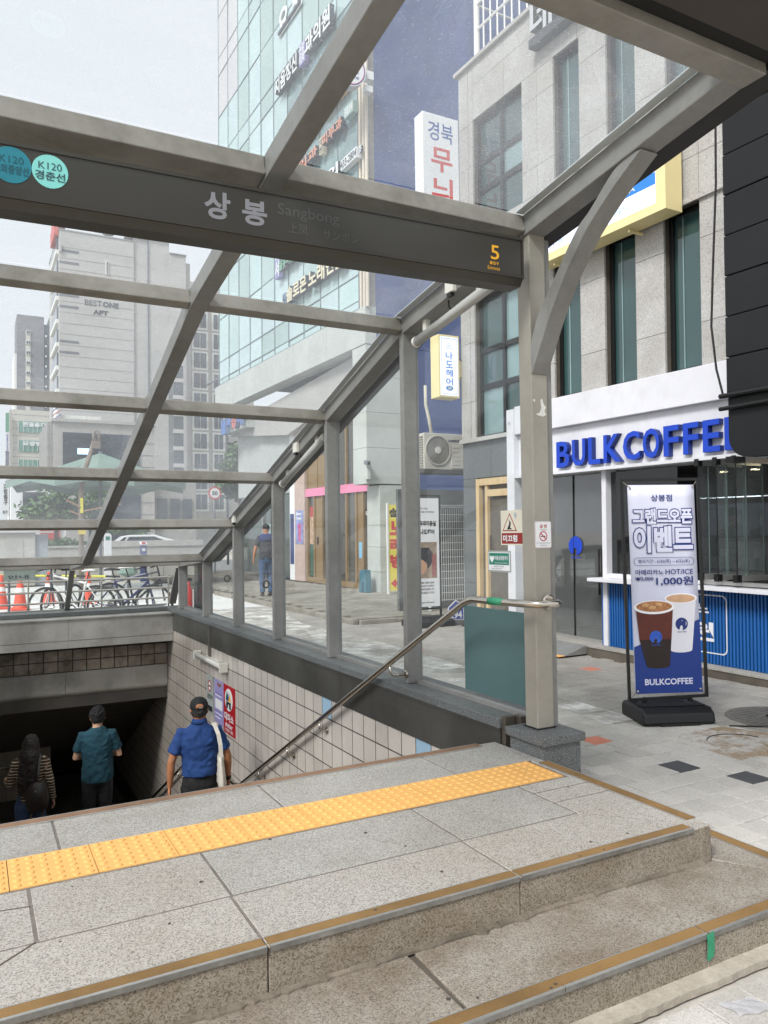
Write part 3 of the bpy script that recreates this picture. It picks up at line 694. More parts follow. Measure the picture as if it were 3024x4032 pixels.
for k in range(6): rect(t, 'text_row', whp if k % 2 else mat('poster_lilac_dark', '#6f66a5', rough=0.4), (2.760, 9.80, -0.74-0.028*k if k < 2 else -0.92-0.025*k), -Y3, Z3, 0.30-0.04*(k % 3), 0.011, 0.0025)
disc(t, 'brown_disc', mat('poster_brown', '#8a5c45'), (2.759, 9.62, -0.60), -Y3, Z3, 0.09, 0.045, a0=180, a1=360)
t = wall_poster('shelter_poster', 'red shelter notice with oval emblem on the stairwell tiles', 8.985, 9.43, -1.152, -0.57, redp)
disc(t, 'oval', whp, (2.759, 9.208, -0.735), -Y3, Z3, 0.155, 0.135)
for k, (c, dy) in enumerate((('#1f6a45', 0.07), ('#1d3f86', 0.02), ('#e0a622', -0.05))):
    poly(t, 'peak', mat('emblem_'+c[1:], c), (2.756, 9.208+dy, -0.75), -Y3, Z3, [(-0.05, 0), (0.05, 0), (0, 0.115-0.01*k)], lift=0.001*k)
poly(t, 'gate', ink, (2.755, 9.208, -0.84), -Y3, Z3, [(-0.09, 0.08), (-0.09, 0), (-0.035, 0), (-0.03, 0.045), (0, 0.058), (0.03, 0.045), (0.035, 0), (0.09, 0), (0.09, 0.08)])
wt(t, '대피소', 9.40, 0.38, -1.0, 0.10, whp, 0.03); wt(t, 'shelter', 9.36, 0.30, -1.075, 0.06, whp, 0.02); wt(t, '民防避難所 避難所', 9.38, 0.34, -1.13, 0.04, whp)

# handrail on the right with brackets
hr = thing('handrail', 'steel handrail running down the tiled wall from the pillar', 'handrail', (2.70, 3.9, -3))
path = []
pA, pB = Vector((2.70, 3.945, 0.845)), Vector((2.70, 12.6, 0.845-0.5205*8.655))
top = [(2.93, 3.475, 0.845), (2.93, 3.42, 0.846), (2.925, 3.385, 0.846), (2.905, 3.362, 0.846), (2.87, 3.355, 0.846), (2.82, 3.36, 0.846), (2.775, 3.395, 0.846), (2.735, 3.50, 0.846), (2.705, 3.75, 0.845), (2.70, 3.90, 0.845), (2.70, 3.93, 0.838)]
MB().tube([Vector(p) for p in top]+[pA+(pB-pA)*0.006, (2.70, 8.60, -1.577), (2.70, 8.80, -1.63), (2.70, 10.4, -1.63), (2.70, 10.55, -1.68), (2.70, 14.4, -3.6)], 0.0215, 14).build('rail', M_chrome, hr, smooth=True)
MB().lathe([(0.045, 0), (0.045, 0.006), (0.036, 0.012)], (2.93, 3.478, 0.845), 18, (0, -1, 0)).build('flange', M_chrome, hr)
MB().tube([(2.7215, 3.62, 0.846), (2.7055, 3.74, 0.8455)], 0.0226, 14).build('green_tape', tape, hr, smooth=True)
for yb in (4.98, 6.30, 7.10, 7.95, 9.5, 11.6):
    zb = 0.845-0.5205*(yb-3.945) if yb < 8.2 else (-1.63 if yb < 10.4 else -1.68-0.499*(yb-10.55)); xw = 2.83 if yb < 5.2 else 2.77
    MB().tube([(2.70, yb, zb-0.015), (2.70, yb-0.01, zb-0.06), (2.715, yb-0.015, zb-0.085), (2.74, yb-0.015, zb-0.09), (xw, yb-0.015, zb-0.09)], 0.0095, 8).build('bracket', M_chrome, hr, smooth=True)
    MB().lathe([(0.030, 0), (0.030, 0.005), (0.02, 0.009)], (xw-0.001, yb-0.015, zb-0.09), 14, (-1, 0, 0)).build('flange', M_chrome, hr)
# ------------------------------------------------------------------ canopy
can = thing('canopy', 'grey steel and glass canopy over the station stairs', 'canopy', (1.25, 7.5, 0.145))
XR0, XR1, XC0, XC1, XL = 2.83, 2.96, 1.25, 1.36, -0.33
# roof line (lower edge of the steel): kink at the first post
ROOF = [(2.05, 3.184), (3.515, 2.975), (4.965, 2.745), (6.40, 2.275), (7.80, 1.813), (9.22, 1.352), (10.62, 0.905), (12.02, 0.80)]
def rz(y):
    for (a, za), (b, zb) in zip(ROOF, ROOF[1:]):
        if y <= b: return za+(zb-za)*(y-a)/(b-a)
    return ROOF[-1][1]
H = 0.125
def rafter(x0, x1, name='rafter', dz=0.0, h=H, m=M_steel2):
    P = [(y, z+dz) for y, z in ROOF]
    pts = P+[(y, z+h) for y, z in P[::-1]]
    mb = MB(); n = len(P)
    for x in (x0, x1):
        for (y, z) in P: mb.vert((x, y, z))
        for (y, z) in P: mb.vert((x, y, z+h))
    for k in range(n-1):
        mb.face((k, k+1, n+k+1, n+k)); mb.face((2*n+k, 2*n+k+1, 3*n+k+1, 3*n+k))
        mb.face((k, k+1, 2*n+k+1, 2*n+k)); mb.face((n+k, n+k+1, 3*n+k+1, 3*n+k))
    mb.face((0, n, 3*n, 2*n)); mb.face((n-1, 2*n-1, 4*n-1, 3*n-1))
    return mb.build(name, m, can, bevel=0.006)
rafter(XR0, XR1); rafter(XC0, XC1, dz=0.002); rafter(XL-0.13, XL)
# purlins, square to the slope of their bay
for k, (y, z) in enumerate(ROOF[1:]):
    ya, za = ROOF[k] if k else ROOF[0]
    yb, zb = ROOF[min(k+2, len(ROOF)-1)]
    d = Vector((0, yb-ya, zb-za)).normalized(); nn = Vector((0, -d.z, d.y))
    if k == len(ROOF)-2: d = Vector((0, 1, -0.05)).normalized(); nn = Vector((0, 0, 1))
    for (a, b) in ((XL, XC0-0.0005), (XC1+0.0005, XR0-0.0005)):
        hh = 0.118 if k < len(ROOF)-2 else 0.10
        MB().obox(Vector((a, y-0.02, z+0.022)), (b-a, 0, 0), d*(0.088 if k else 0.175), nn*(hh-0.018)).build('purlin', M_steel, can, bevel=0.006)
for (y, z) in ROOF[1:-1]:
    for x in (XC0-0.002, XC1+0.002, XR0-0.002): MB().tube([(x, y-0.018, z+0.03), (x, y-0.01+0.03, z+0.125)], 0.005, 6).build('weld_seam', M_steel2, can)
# front beam, recess and gutters
MB().box(XL-0.13, XR1, 2.04, 2.158, 3.168, 3.30).build('front_beam', M_steel, can, bevel=0.005)
MB().box(XL-0.2, 3.10, 1.965, 2.039, 3.215, 3.32).build('front_recess', M_dark, can)
MB().box(XL-0.2, 3.16, 1.72, 1.964, 3.195, 3.36).build('front_gutter', mat('gutter_brown', '#4d4740', rough=0.5, metal=0.3, var=0.08), can, bevel=0.004)
MB().box(XL-0.2, 3.22, 1.55, 1.719, 3.245, 3.40).build('front_ledge', mat('ledge_grey', '#8d8880', rough=0.5, var=0.06), can, bevel=0.004)
MB().box(XL-0.2, 3.24, 1.30, 1.549, 3.30, 3.42).build('front_fascia', M_dark, can)
mb = MB()
for (ya, za), (yb, zb) in zip(ROOF, ROOF[1:]): mb.obox((XR1+0.002, ya-0.05 if ya < 2.1 else ya, za+0.008), (0.118, 0, 0), (0, yb-ya+(0.05 if ya < 2.1 else 0), zb-za), (0, 0, 0.11))
mb.build('side_gutter', mat('gutter_dark', '#2a2826', rough=0.6, var=0.1), can)
# pillar on its plinth, posts
pl_ = thing('pillar_plinth', 'dark granite plinth with wide cap stone below the corner pillar', 'plinth', (2.9, 3.5, G))
MB().box(2.762, 3.028, 3.340, 3.64, G-0.03, 0.072).build('body', M_dgran, pl_, bevel=0.004)
MB().box(2.742, 3.048, 3.318, 3.66, 0.0725, 0.1225).build('cap', M_dgran, pl_, bevel=0.006)
pm = mat('pillar_paint', '#a29d92', rough=0.45, metal=0.2, var=0.06, scale=2.0, fine=0.05, fscale=30, dirt=0.12, rvar=0.06)
pil = MB().box(2.842, 2.962, 3.482, 3.594, 0.124, rz(3.54)+0.02).build('pillar', pm, can, bevel=0.007)
MB().box(2.9635, 3.004, 3.496, 3.580, 0.124, rz(3.54)).build('glazing_channel', M_steel2, can, bevel=0.004)
MB().box(2.836, 2.968, 3.476, 3.600, 0.1235, 0.131).build('base_gasket', M_dark, can)
chip = mat('peeled_paint', '#d8d6d0', rough=0.7, var=0.1, scale=30)
poly(can, 'peeled_patch', chip, (2.90, 3.481, 1.93), X3, Z3, [(-0.03, 0.0), (0.0, 0.012), (0.012, 0.04), (0.004, 0.085), (0.018, 0.095), (0.03, 0.06), (0.045, 0.045), (0.034, 0.02), (0.046, 0.0), (0.02, -0.012), (-0.01, -0.008)], t=0.0012)
poly(can, 'peeled_patch', chip, (2.853, 3.481, 2.005), X3, Z3, [(0, 0), (0.012, -0.004), (0.014, 0.01), (0.003, 0.014)], t=0.0012)
for i in range(6):
    yf = 5.007+1.418*i; zt = rz(yf-0.03)
    MB().box(2.832, 2.948, yf-0.058, yf, 0.146, zt+0.012).build('post', M_steel2, can, bevel=0.006)
    MB().box(2.9495, 2.968, yf-0.048, yf-0.008, 0.146, zt+0.01).build('glazing_channel', M_steel2, can)
# curved brace from the pillar up to the overhang
ctr = [(3.482, 2.165), (3.482, 2.34), (3.43, 2.455), (3.37, 2.535), (3.225, 2.705), (3.079, 2.864), (2.977, 2.93), (2.816, 3.058), (2.70, 3.10)]
low = [(3.476, 2.163), (3.40, 2.30), (3.329, 2.428), (3.25, 2.55), (3.178, 2.652), (3.09, 2.75), (2.998, 2.842), (2.823, 2.97), (2.625, 3.09)]
def dense(p):
    out = []
    for i in range(len(p)-1):
        a, b, c, d = (Vector((*p[max(0, min(len(p)-1, i+j))], 0)) for j in (-1, 0, 1, 2))
        for q in range(4):
            t_ = q/4; out.append(tuple((0.5*((2*b)+(c-a)*t_+(2*a-5*b+4*c-d)*t_*t_+(3*b-a-3*c+d)*t_**3))[:2]))
    return out+[p[-1]]
ctr, low = [ctr[0]]+dense(ctr[1:]), [low[0]]+dense(low[1:])
mb = MB(); n = len(ctr)
for x in (2.842, 2.958):
    for q in ctr: mb.vert((x, *q))
    for q in low: mb.vert((x, *q))
for k in range(n-1):
    mb.face((k, k+1, n+k+1, n+k)); mb.face((2*n+k, 2*n+k+1, 3*n+k+1, 3*n+k)); mb.face((k, k+1, 2*n+k+1, 2*n+k)); mb.face((n+k, n+k+1, 3*n+k+1, 3*n+k))
mb.face((0, n, 3*n, 2*n)); mb.face((n-1, 2*n-1, 4*n-1, 3*n-1))
mb.build('curved_brace', M_steel2, can, bevel=0.005)
# end frame over the back coping
MB().obox((2.832, 12.23, 0.775), (0.11, 0, 0), (0, 0.07, 0.0), (0, 0.50, -0.60)).build('end_post', M_steel2, can)
for xm in (1.262, -0.38): MB().obox((xm, 12.13, 0.79), (0.075, 0, 0), (0, 0.055, 0), (0, 0.70, -0.625)).build('end_post', M_steel2, can)
MB().box(XL, 2.83, 12.86, 12.90, 0.152, 0.172).build('end_sill', M_steel2, can)
# glass: roof panes, side panes, end panes
M_groof = glass('roof_glass', (0.93, 0.96, 0.96), veil=0.20, grime=0.20, vcol=(0.86, 0.90, 0.95))
M_gside = glass('side_glass', (0.94, 0.97, 0.96), veil=0.07, grime=0.0)  # veil puts hazy reflection as well as dust into the side panes
for k, ((ya, za), (yb, zb)) in enumerate(zip(ROOF, ROOF[1:])):
    if k == 0: ya, za = 2.06, rz(2.06)
    for a, b in ((XL+0.004, (XC0+XC1)/2-0.004), ((XC0+XC1)/2+0.004, XR0+0.05)):
        pane(MB().obox((a, ya+0.008, za+H+0.006), (b-a, 0, 0), (0, yb-ya-0.012, zb-za), (0, 0, 0.010)), 'roof_pane', M_groof, can)
    for xx in (XR0-0.0, ):
        MB().obox((XR0-0.055, ya+0.008, za+H+0.0005), (0.055, 0, 0), (0, yb-ya-0.012, zb-za), (0, 0, 0.005)).build('pane_gasket', mat('gasket_grey', '#c4cacd', rough=0.6, var=0.08), can)
yfs = [3.594]+[5.007+1.418*i for i in range(6)]
for i in range(6):
    a, b = yfs[i]+0.002, yfs[i+1]-0.060
    pane(MB().prism([(a, 0.172), (b, 0.172), (b, rz(b)-0.002), (a, rz(a)-0.002)], lambda y, z, q: (2.928+q, y, z), 0, 0.010), 'side_pane', M_gside, can)
    MB().box(2.905, 2.955, a, b, 0.1455, 0.170).build('sill_channel', M_steel2, can)
for a, b in ((XL+0.01, 1.258), (1.342, 2.828)):
    pane(MB().obox((a, 12.20, 0.79), (b-a, 0, 0), (0, 0.008, 0.0), (0, 0.69, -0.615)), 'end_pane', M_gside, can)
MB().box(2.775, 2.85, 3.70, 3.735, -0.02, 0.16).build('wall_end_bracket', mat('bronze_steel', '#6d655c', rough=0.4, metal=0.6, var=0.12), can, bevel=0.003)
MB().box(2.86, 2.90, 3.665, 3.735, -0.02, 0.16).build('wall_end_bracket', MATS['bronze_steel'], can, bevel=0.003)
# little things on the canopy
for i, y in enumerate((7.9, 9.33)):
    t = thing('eye_bolt', ('ring bolt on the third small post', 'ring bolt on the fourth small post')[i]+' from the pillar', 'bolt', (2.82, y, 0.735), 'ring bolts on the posts')
    MB().tube([(2.785+0.034*math.cos(a), y, 0.735+0.036*math.sin(a)) for a in [2*math.pi*k/16 for k in range(16)]], 0.009, 8, closed=True).build('ring', iron, t)
    MB().tube([(2.815, y, 0.735), (2.832, y, 0.735)], 0.008, 8).build('shank', iron, t)
for i, (y, z, lb) in enumerate(((4.263, 2.905, 'below the station sign'), (7.069, 2.12, 'above the middle tube lamp'), (9.123, 1.472, 'lowest on the sloping rafter'))):
    t = thing('junction_box', 'small white junction box on the rafter, '+lb, 'box', (2.82, y, z), 'white boxes on the rafter')
    MB().box(2.797, 2.829, y-0.05, y+0.05, z-0.05, z+0.05).build('case', wp, t, bevel=0.004)
    MB().box(2.80, 2.829, y-0.02, y+0.03, z-0.075, z-0.051).build('gland', M_black, t)
M_tubeg = mat('lamp_tube_plastic', '#b9b9b6', rough=0.22, var=0.04, spec=0.7)
for i, (a, b, lb) in enumerate((((4.84, 2.662), (3.88, 2.815), 'long unlit tube lamp under the rafter behind the station sign'), ((7.63, 1.80), (6.53, 2.162), 'unlit tube lamp under the rafter lower down'))):
    t = thing('tube_lamp', lb, 'lamp', (2.87, a[0], a[1]), 'tube lamps under the canopy rafter')
    A, B_ = Vector((2.885, a[0], a[1])), Vector((2.885, b[0], b[1]))
    MB().tube([A, B_], 0.036, 16).build('tube_cover', M_tubeg, t, smooth=True)
    MB().tube([A-(B_-A).normalized()*0.012, A+(B_-A).normalized()*0.01], 0.040, 16).build('end_cap', wp, t, smooth=True)
    MB().tube([B_-(B_-A).normalized()*0.012, B_+(B_-A).normalized()*0.01], 0.040, 16).build('end_cap', wp, t, smooth=True)
    for q in (0.15, 0.85):
        c = A.lerp(B_, q); MB().obox(c+Vector((-0.02, -0.02, 0.03)), (0.04, 0, 0), (0, 0.04, 0), (0, 0, 0.075)).build('clip', wp, t)
    c = A.lerp(B_, 0.5); MB().tube([c+Vector((0, 0, 0.03)), c+Vector((-0.01, 0.02, 0.06)), c+Vector((-0.02, 0.01, 0.11))], 0.006, 6).build('cable', M_black, t)

# ------------------------------------------------------------------ hanging station sign
sg = thing('station_sign', 'long dark station name board hung under the canopy beam', 'sign', (1.2, 3.45, 2.63))
M_sign = mat('sign_face', '#3b3934', rough=0.32, var=0.05, scale=2, spec=0.5)
M_sfr = mat('sign_frame', '#45423c', rough=0.4, metal=0.4, var=0.06)
sz = lambda x: 0.0200*(x-1.2)      # the board hangs slightly out of level, as the beam above does
def SG(x, y, z): return (x, y, z+sz(x))
x0, x1 = -0.45, 2.752
MB(SG).prism([(3.425, 2.872), (3.425, 2.655), (3.452, 2.615), (3.56, 2.615), (3.56, 2.885), (3.44, 2.885)], lambda y, z, x: (x, y, z), x0, x1).build('box', M_sfr, sg)
MB(SG).box(x0+0.01, x1-0.018, 3.4215, 3.4255, 2.668, 2.868).build('face', M_sign, sg)
MB(SG).box(x0, x1, 3.416, 3.426, 2.868, 2.885).build('frame_edge', M_sfr, sg); MB(SG).box(x0, x1, 3.416, 3.426, 2.652, 2.668).build('frame_edge', M_sfr, sg)
MB(SG).box(x1-0.012, x1, 3.416, 3.4245, 2.668, 2.868).build('frame_edge', M_sfr, sg)
def st(s, xa, xb, za, zb, m, bold=0.0, lift=0.0016):
    o = Vector((xa, 3.4215, za)); return text(s, m, sg, o, X3+Z3*0.02, Z3, xb-xa, zb-za, bold, lift=lift)
M_swh = mat('sign_letter', '#8b8b90', rough=0.5, var=0.03); M_sdim = mat('sign_letter_dim', '#565753', rough=0.45, var=0.05); M_sor = mat('sign_amber', '#f0b030', rough=0.5, var=0.03)
st('상', 0.928, 1.050, 2.700, 2.828, M_swh, 0.03); st('봉', 1.106, 1.228, 2.703, 2.822, M_swh, 0.03)
st('Sangbong', 1.282, 1.603, 2.765, 2.835, M_sdim); st('上凤', 1.336, 1.436, 2.700, 2.752, M_sdim); st('サンボン', 1.515, 1.712, 2.703, 2.748, M_sdim)
st('5', 2.526, 2.583, 2.762, 2.842, M_sor, 0.01); st('출입구', 2.517, 2.580, 2.732, 2.751, M_sor, 0.02); st('Entrance', 2.504, 2.586, 2.703, 2.724, M_sor)
for cx, rr, c1, c2 in ((0.138, 0.075, '#217f91', '#1a5564'), (0.283, 0.070, '#86d6cf', '#37555c')):
    m1 = mat('badge_'+c1[1:], c1, rough=0.45, var=0.02); m2 = mat('badge_ink_'+c2[1:], c2, rough=0.5, var=0.02); cz = 2.789+sz(cx)
    disc(sg, 'line_badge', m1, (cx, 3.4215, cz), X3, Z3, rr, t=0.002)
    st('K120', cx-0.045, cx+0.045, cz+0.006, cz+0.036, m2, 0.0, 0.0035)
    if cx > 0.2: st('경춘선', cx-0.058, cx+0.058, cz-0.040, cz-0.002, m2, 0.02, 0.0035)
    else: st('경의중앙선', cx-0.066, cx+0.064, cz-0.040, cz-0.002, m2, 0.02, 0.0035)
for x in (1.40,):
    for z in (2.879, 2.662): MB().lathe([(0.004, 0), (0.003, 0.003)], (x-0.18, 3.4165, z+sz(x)), 8, (0, -1, 0)).build('screw', M_chrome, sg)

# ------------------------------------------------------------------ stickers and sheet on the side glass and pillar
GX = 2.9275
def gt(t, s, ya, yb, za, zb, m, bold=0.0): return text(s, m, t, (GX-0.0050, ya, za), -Y3, Z3, ya-yb, zb-za, bold, lift=0.0015)
tealm = mat('teal_film', '#4d6869', rough=0.55, var=0.05, scale=1.5)
tag(MB().box(GX-0.003, GX-0.0008, 3.60, 4.333, 0.205, 0.765).build('teal_sheet', tealm), 'dark teal sheet covering the lower glass beside the pillar', 'sheet')
t = thing('slip_warning_sign', 'cream slippery warning sticker with red triangle on the glass', 'sign', (GX, 3.8, 1.17))
cream = mat('sticker_cream', '#d8d2c2', rough=0.5, var=0.03); brick = mat('sticker_red', '#8e2320', rough=0.5, var=0.04)
MB().box(GX-0.003, GX-0.0008, 3.64, 3.907, 1.172, 1.386).build('sheet', cream, t)
poly(t, 'triangle', brick, (GX-0.003, 3.817, 1.258), -Y3, Z3, [(-0.072, 0), (0.072, 0), (0, 0.112)], t=0.0006)
poly(t, 'triangle_field', cream, (GX-0.0036, 3.817, 1.264), -Y3, Z3, [(-0.060, 0), (0.060, 0), (0, 0.094)], t=0.0006)
poly(t, 'falling_figure', ink, (GX-0.0042, 3.817, 1.268), -Y3, Z3, [(-0.025, 0), (0.02, 0), (0.022, 0.006), (0.006, 0.01), (0.012, 0.03), (0.014, 0.045), (0.004, 0.05), (-0.004, 0.062), (-0.008, 0.060), (-0.001, 0.045), (-0.006, 0.028), (-0.018, 0.012)], t=0.0006)
rect(t, 'red_bar', brick, (GX-0.003, 3.898, 1.180), -Y3, Z3, 0.255, 0.066, 0.0008)
gt(t, '미끄럼', 3.882, 3.740, 1.192, 1.234, whp, 0.03); gt(t, '눈', 3.768, 3.742, 1.342, 1.372, mat('ink_sky', '#5d9fc4'), 0.0)
t = thing('defibrillator_sign', 'green and white defibrillator sticker with a heart on the glass', 'sign', (GX, 3.93, 1.01))
MB().box(GX-0.003, GX-0.0008, 3.812, 4.050, 1.002, 1.136).build('backing', mat('sticker_grey', '#9a9f9c', rough=0.5), t)
rect(t, 'sheet', whp, (GX-0.003, 4.041, 1.012), -Y3, Z3, 0.219, 0.113, 0.0008)
green = mat('sticker_green', '#1f7a66', rough=0.5, var=0.03); rect(t, 'green_field', green, (GX-0.0038, 4.034, 1.047), -Y3, Z3, 0.205, 0.074, 0.0008)
poly(t, 'heart', whp, (GX-0.0046, 4.004, 1.058), -Y3, Z3, [(0, 0), (0.022, 0.026), (0.022, 0.040), (0.012, 0.046), (0, 0.038), (-0.012, 0.046), (-0.022, 0.040), (-0.022, 0.026)], t=0.0005)
gt(t, '자동심장충격기', 3.975, 3.836, 1.076, 1.104, whp, 0.02); gt(t, 'AED Automated External Defibrillator', 3.975, 3.838, 1.056, 1.064, whp)
gt(t, '자동심장충격기 설치시설', 3.985, 3.880, 1.032, 1.042, ink); gt(t, '(설치위치): 화장실 입구 복판', 4.01, 3.90, 1.017, 1.027, ink)
t = thing('no_smoking_sticker', 'small white no smoking sticker on the corner pillar', 'sign', (2.9, 3.48, 1.155))
def ptx(s, xa, xb, za, zb, m, bold=0.0): return text(s, m, t, (xa, 3.4785, za), X3, Z3, xb-xa, zb-za, bold, lift=0.0012)
poly(t, 'sheet', whp, (2.846, 3.4810, 1.157), X3, Z3, roundrect(0.118, 0.153, 0.010), t=0.002)
poly(t, 'red_border', redp, (2.8485, 3.4790, 1.1595), X3, Z3, roundrect(0.113, 0.148, 0.009), t=0.0002); poly(t, 'inner_field', whp, (2.8495, 3.4787, 1.1605), X3, Z3, roundrect(0.111, 0.146, 0.008), t=0.0002)
ptx('금 연', 2.880, 2.930, 1.272, 1.293, redp, 0.03); ptx('NO SMOKING', 2.880, 2.930, 1.259, 1.265, ink)
disc(t, 'ring', redp, (2.905, 3.4785, 1.225), X3, Z3, 0.029, inner=0.80, t=0.0006)
poly(t, 'slash', redp, (2.905, 3.4780, 1.225), X3, Z3, [(-0.021, 0.017), (-0.017, 0.021), (0.021, -0.017), (0.017, -0.021)], t=0.0004)
rect(t, 'cigarette', ink, (2.888, 3.4785, 1.221), X3, Z3, 0.033, 0.006, 0.0004); ptx('흡연 시 10만원의 과태료가 부과됩니다', 2.856, 2.954, 1.182, 1.189, ink); ptx('중랑구보건소', 2.885, 2.930, 1.168, 1.175, ink)
# ------------------------------------------------------------------ granite shop building on the right, in its own facade frame
FBASE = Vector((6.85, 5.6, 0)); FU = Vector((-0.018, 1, 0.011)).normalized(); FN = Vector((-1, -0.018, 0)).normalized(); FW = FN.cross(FU); FW = FW if FW.z > 0 else -FW
def FB(a, o, b): return FBASE+FU*a+FN*o+FW*b
FR = -FU                                  # reading direction on the facade as seen from the street
M_fgr = granite('facade_granite', '#9d9b99', '#b3b1ae', '#c2c0bd', scale=110, rough=0.7, dirt=0.16, rand=0.10, bump=0.2, tint=(0.82, 0.80, 0.77))
M_fgd = granite('dark_base_tile', '#4d5152', '#5e6263', '#6d7172', scale=120, rough=0.45, dirt=0.1, rand=0.12, bump=0.05)
M_wfr = mat('window_frame_black', '#1c1d1e', rough=0.4, metal=0.3, var=0.1)
M_wgl = window('window_teal_glass', '#2f4b4a', rough=0.04, spec=1.0, var=0.3, rand=0.2)
M_wgl2 = window('window_pale_glass', '#7f9a9c', rough=0.05, spec=1.0, var=0.2, rand=0.3)
shop = thing('granite_building', 'grey granite building with narrow windows over a coffee shop', 'building', FB(0, 0, -0.27))
MB(FB).box(-5, 4.40, -6, -0.60, 2.1, 8.35).build('core', M_dark, shop)
MB(FB).box(-5, 4.40, -6, -3.2, -0.27, 2.1).build('core', M_dark, shop)
MB(FB).box(4.38, 4.44, -6, -0.035, -0.27, 8.35).build('end_wall', M_fgr, shop)
def fpanel(a0, a1, b0, b1, o=0.0, th=0.03, m=M_fgr, name='stone_panel'):
    q = 0.003; return MB(FB).box(a0+q, a1-q, o-th, o, b0+q, b1-q).build(name, m, shop)
def backing(a0, a1, b0, b1, o=-0.034, d=0.5): return MB(FB).box(a0+0.004, a1-0.004, o-d, o, b0, b1).build('wall', M_joint, shop)
HJ = [2.98, 3.467, 4.37, 4.80]
# lower floor piers
for a0, a1 in ((-3.16, -2.72), (-2.25, -1.81), (-1.34, -0.90), (-0.44, 0.0), (0.475, 0.89), (1.378, 1.80), (2.29, 2.88)):
    backing(a0, a1, 2.9, 4.80)
    for z0, z1 in zip(HJ, HJ[1:]): fpanel(a0, a1, z0, z1)
backing(4.07, 4.44, 2.6, 8.4)
for z0, z1 in zip([2.62, 3.23, 4.14, 5.05, 5.96, 6.87, 7.54], [3.23, 4.14, 5.05, 5.96, 6.87, 7.54, 8.42]):
    fpanel(4.19, 4.44, z0, z1)
    fpanel(4.07, 4.185, z0, z1)
# band between the floors
backing(-5, 4.07, 4.80, 5.85)
ed = [-3.6, -2.7, -1.8, -0.9, 0.0, 0.92, 1.8, 2.585, 3.3, 4.07]
for a0, a1 in zip(ed, ed[1:]):
    fpanel(a0, a1, 4.80, 5.29); fpanel(a0, a1, 5.29, 5.85)
MB(FB).box(-3.6, 4.44, -0.001, 0.035, 4.79, 4.845).build('string_course', M_fgr, shop)
# upper floor piers and parapet
for a0, a1 in ((-2.32, -1.88), (-1.41, -0.96), (-0.49, -0.05), (0.42, 0.86), (1.31, 1.775), (2.255, 2.905)):
    backing(a0, a1, 5.85, 7.56)
    xs_ = [a0, a1] if a1-a0 < 0.5 else [a0, 2.585, a1]
    for p, q in zip(xs_, xs_[1:]):
        for z0, z1 in ((5.85, 6.24), (6.24, 7.2), (7.2, 7.56)): fpanel(p, q, z0, z1)
backing(-5, 4.07, 7.55, 8.42)
for a0, a1 in zip(ed, ed[1:]):
    fpanel(a0, a1, 7.56, 8.10); fpanel(a0, a1, 8.10, 8.42)
MB(FB).box(-4, 4.50, -0.4, 0.06, 8.42, 8.475).build('parapet_cap', M_fgr, shop)
# narrow windows: recessed dark frame, teal glass
def nwin(a0, a1, b0, b1, deep=0.13, m=M_wgl):
    w = MB(FB).box(a0, a1, -deep-0.06, -deep, b0, b1).build('window', M_wfr, shop)
    fw = 0.055
    MB(FB).box(a0+fw, a1-fw, -deep, -deep+0.012, b0+fw, b1-fw).build('pane', m, w)
    for (p, q, s_, t_) in ((a0, a0+fw, b0, b1), (a1-fw, a1, b0, b1), (a0+fw, a1-fw, b1-fw, b1), (a0+fw, a1-fw, b0, b0+fw)):
        MB(FB).box(p, q, -deep+0.0, -deep+0.04, s_, t_).build('frame', M_wfr, w)
    MB(FB).box((a0+a1)/2+0.06, (a0+a1)/2+0.075, -deep+0.012, -deep+0.02, b0+fw, b1-fw).build('glass_edge', M_wgl2, w)
    return w
for a0, a1 in ((-1.81, -1.34), (-0.90, -0.44), (0.0, 0.475), (0.89, 1.378), (1.80, 2.29)): nwin(a0, a1, 2.98, 4.80)
for a0, a1 in ((-0.96, -0.49), (-0.05, 0.42), (0.86, 1.31), (1.775, 2.255)): nwin(a0, a1, 5.85, 7.56)
# big windows with cross bars
def bigwin(a0, a1, b0, b1, deep=0.14):
    w = MB(FB).box(a0, a1, -deep-0.06, -deep, b0, b1).build('window', M_wfr, shop)
    am = (a0+a1)/2; hs = [b0, b0+(b1-b0)*0.36, b0+(b1-b0)*0.62, b1]
    for p, q in ((a0+0.05, am-0.03), (am+0.03, a1-0.05)):
        for z0, z1 in zip(hs, hs[1:]): MB(FB).box(p, q, -deep, -deep+0.012, z0+0.04, z1-0.04).build('pane', M_wgl if rng.random() < 0.6 else M_wgl2, w)
    for p, q in ((a0, a0+0.05), (am-0.03, am+0.03), (a1-0.05, a1)): MB(FB).box(p, q, -deep, -deep+0.05, b0, b1).build('frame', M_wfr, w)
    for z in hs: MB(FB).box(a0+0.05, a1-0.05, -deep+0.001, -deep+0.045, max(b0, z-0.04), min(b1, z+0.04)).build('glazing_bar', M_wfr, w)
bigwin(2.905, 4.07, 5.85, 7.545); bigwin(2.885, 4.07, 2.66, 4.80)
MB(FB).box(2.885, 4.44, -0.05, 0.05, 2.60, 2.66).build('sill', M_fgr, shop)
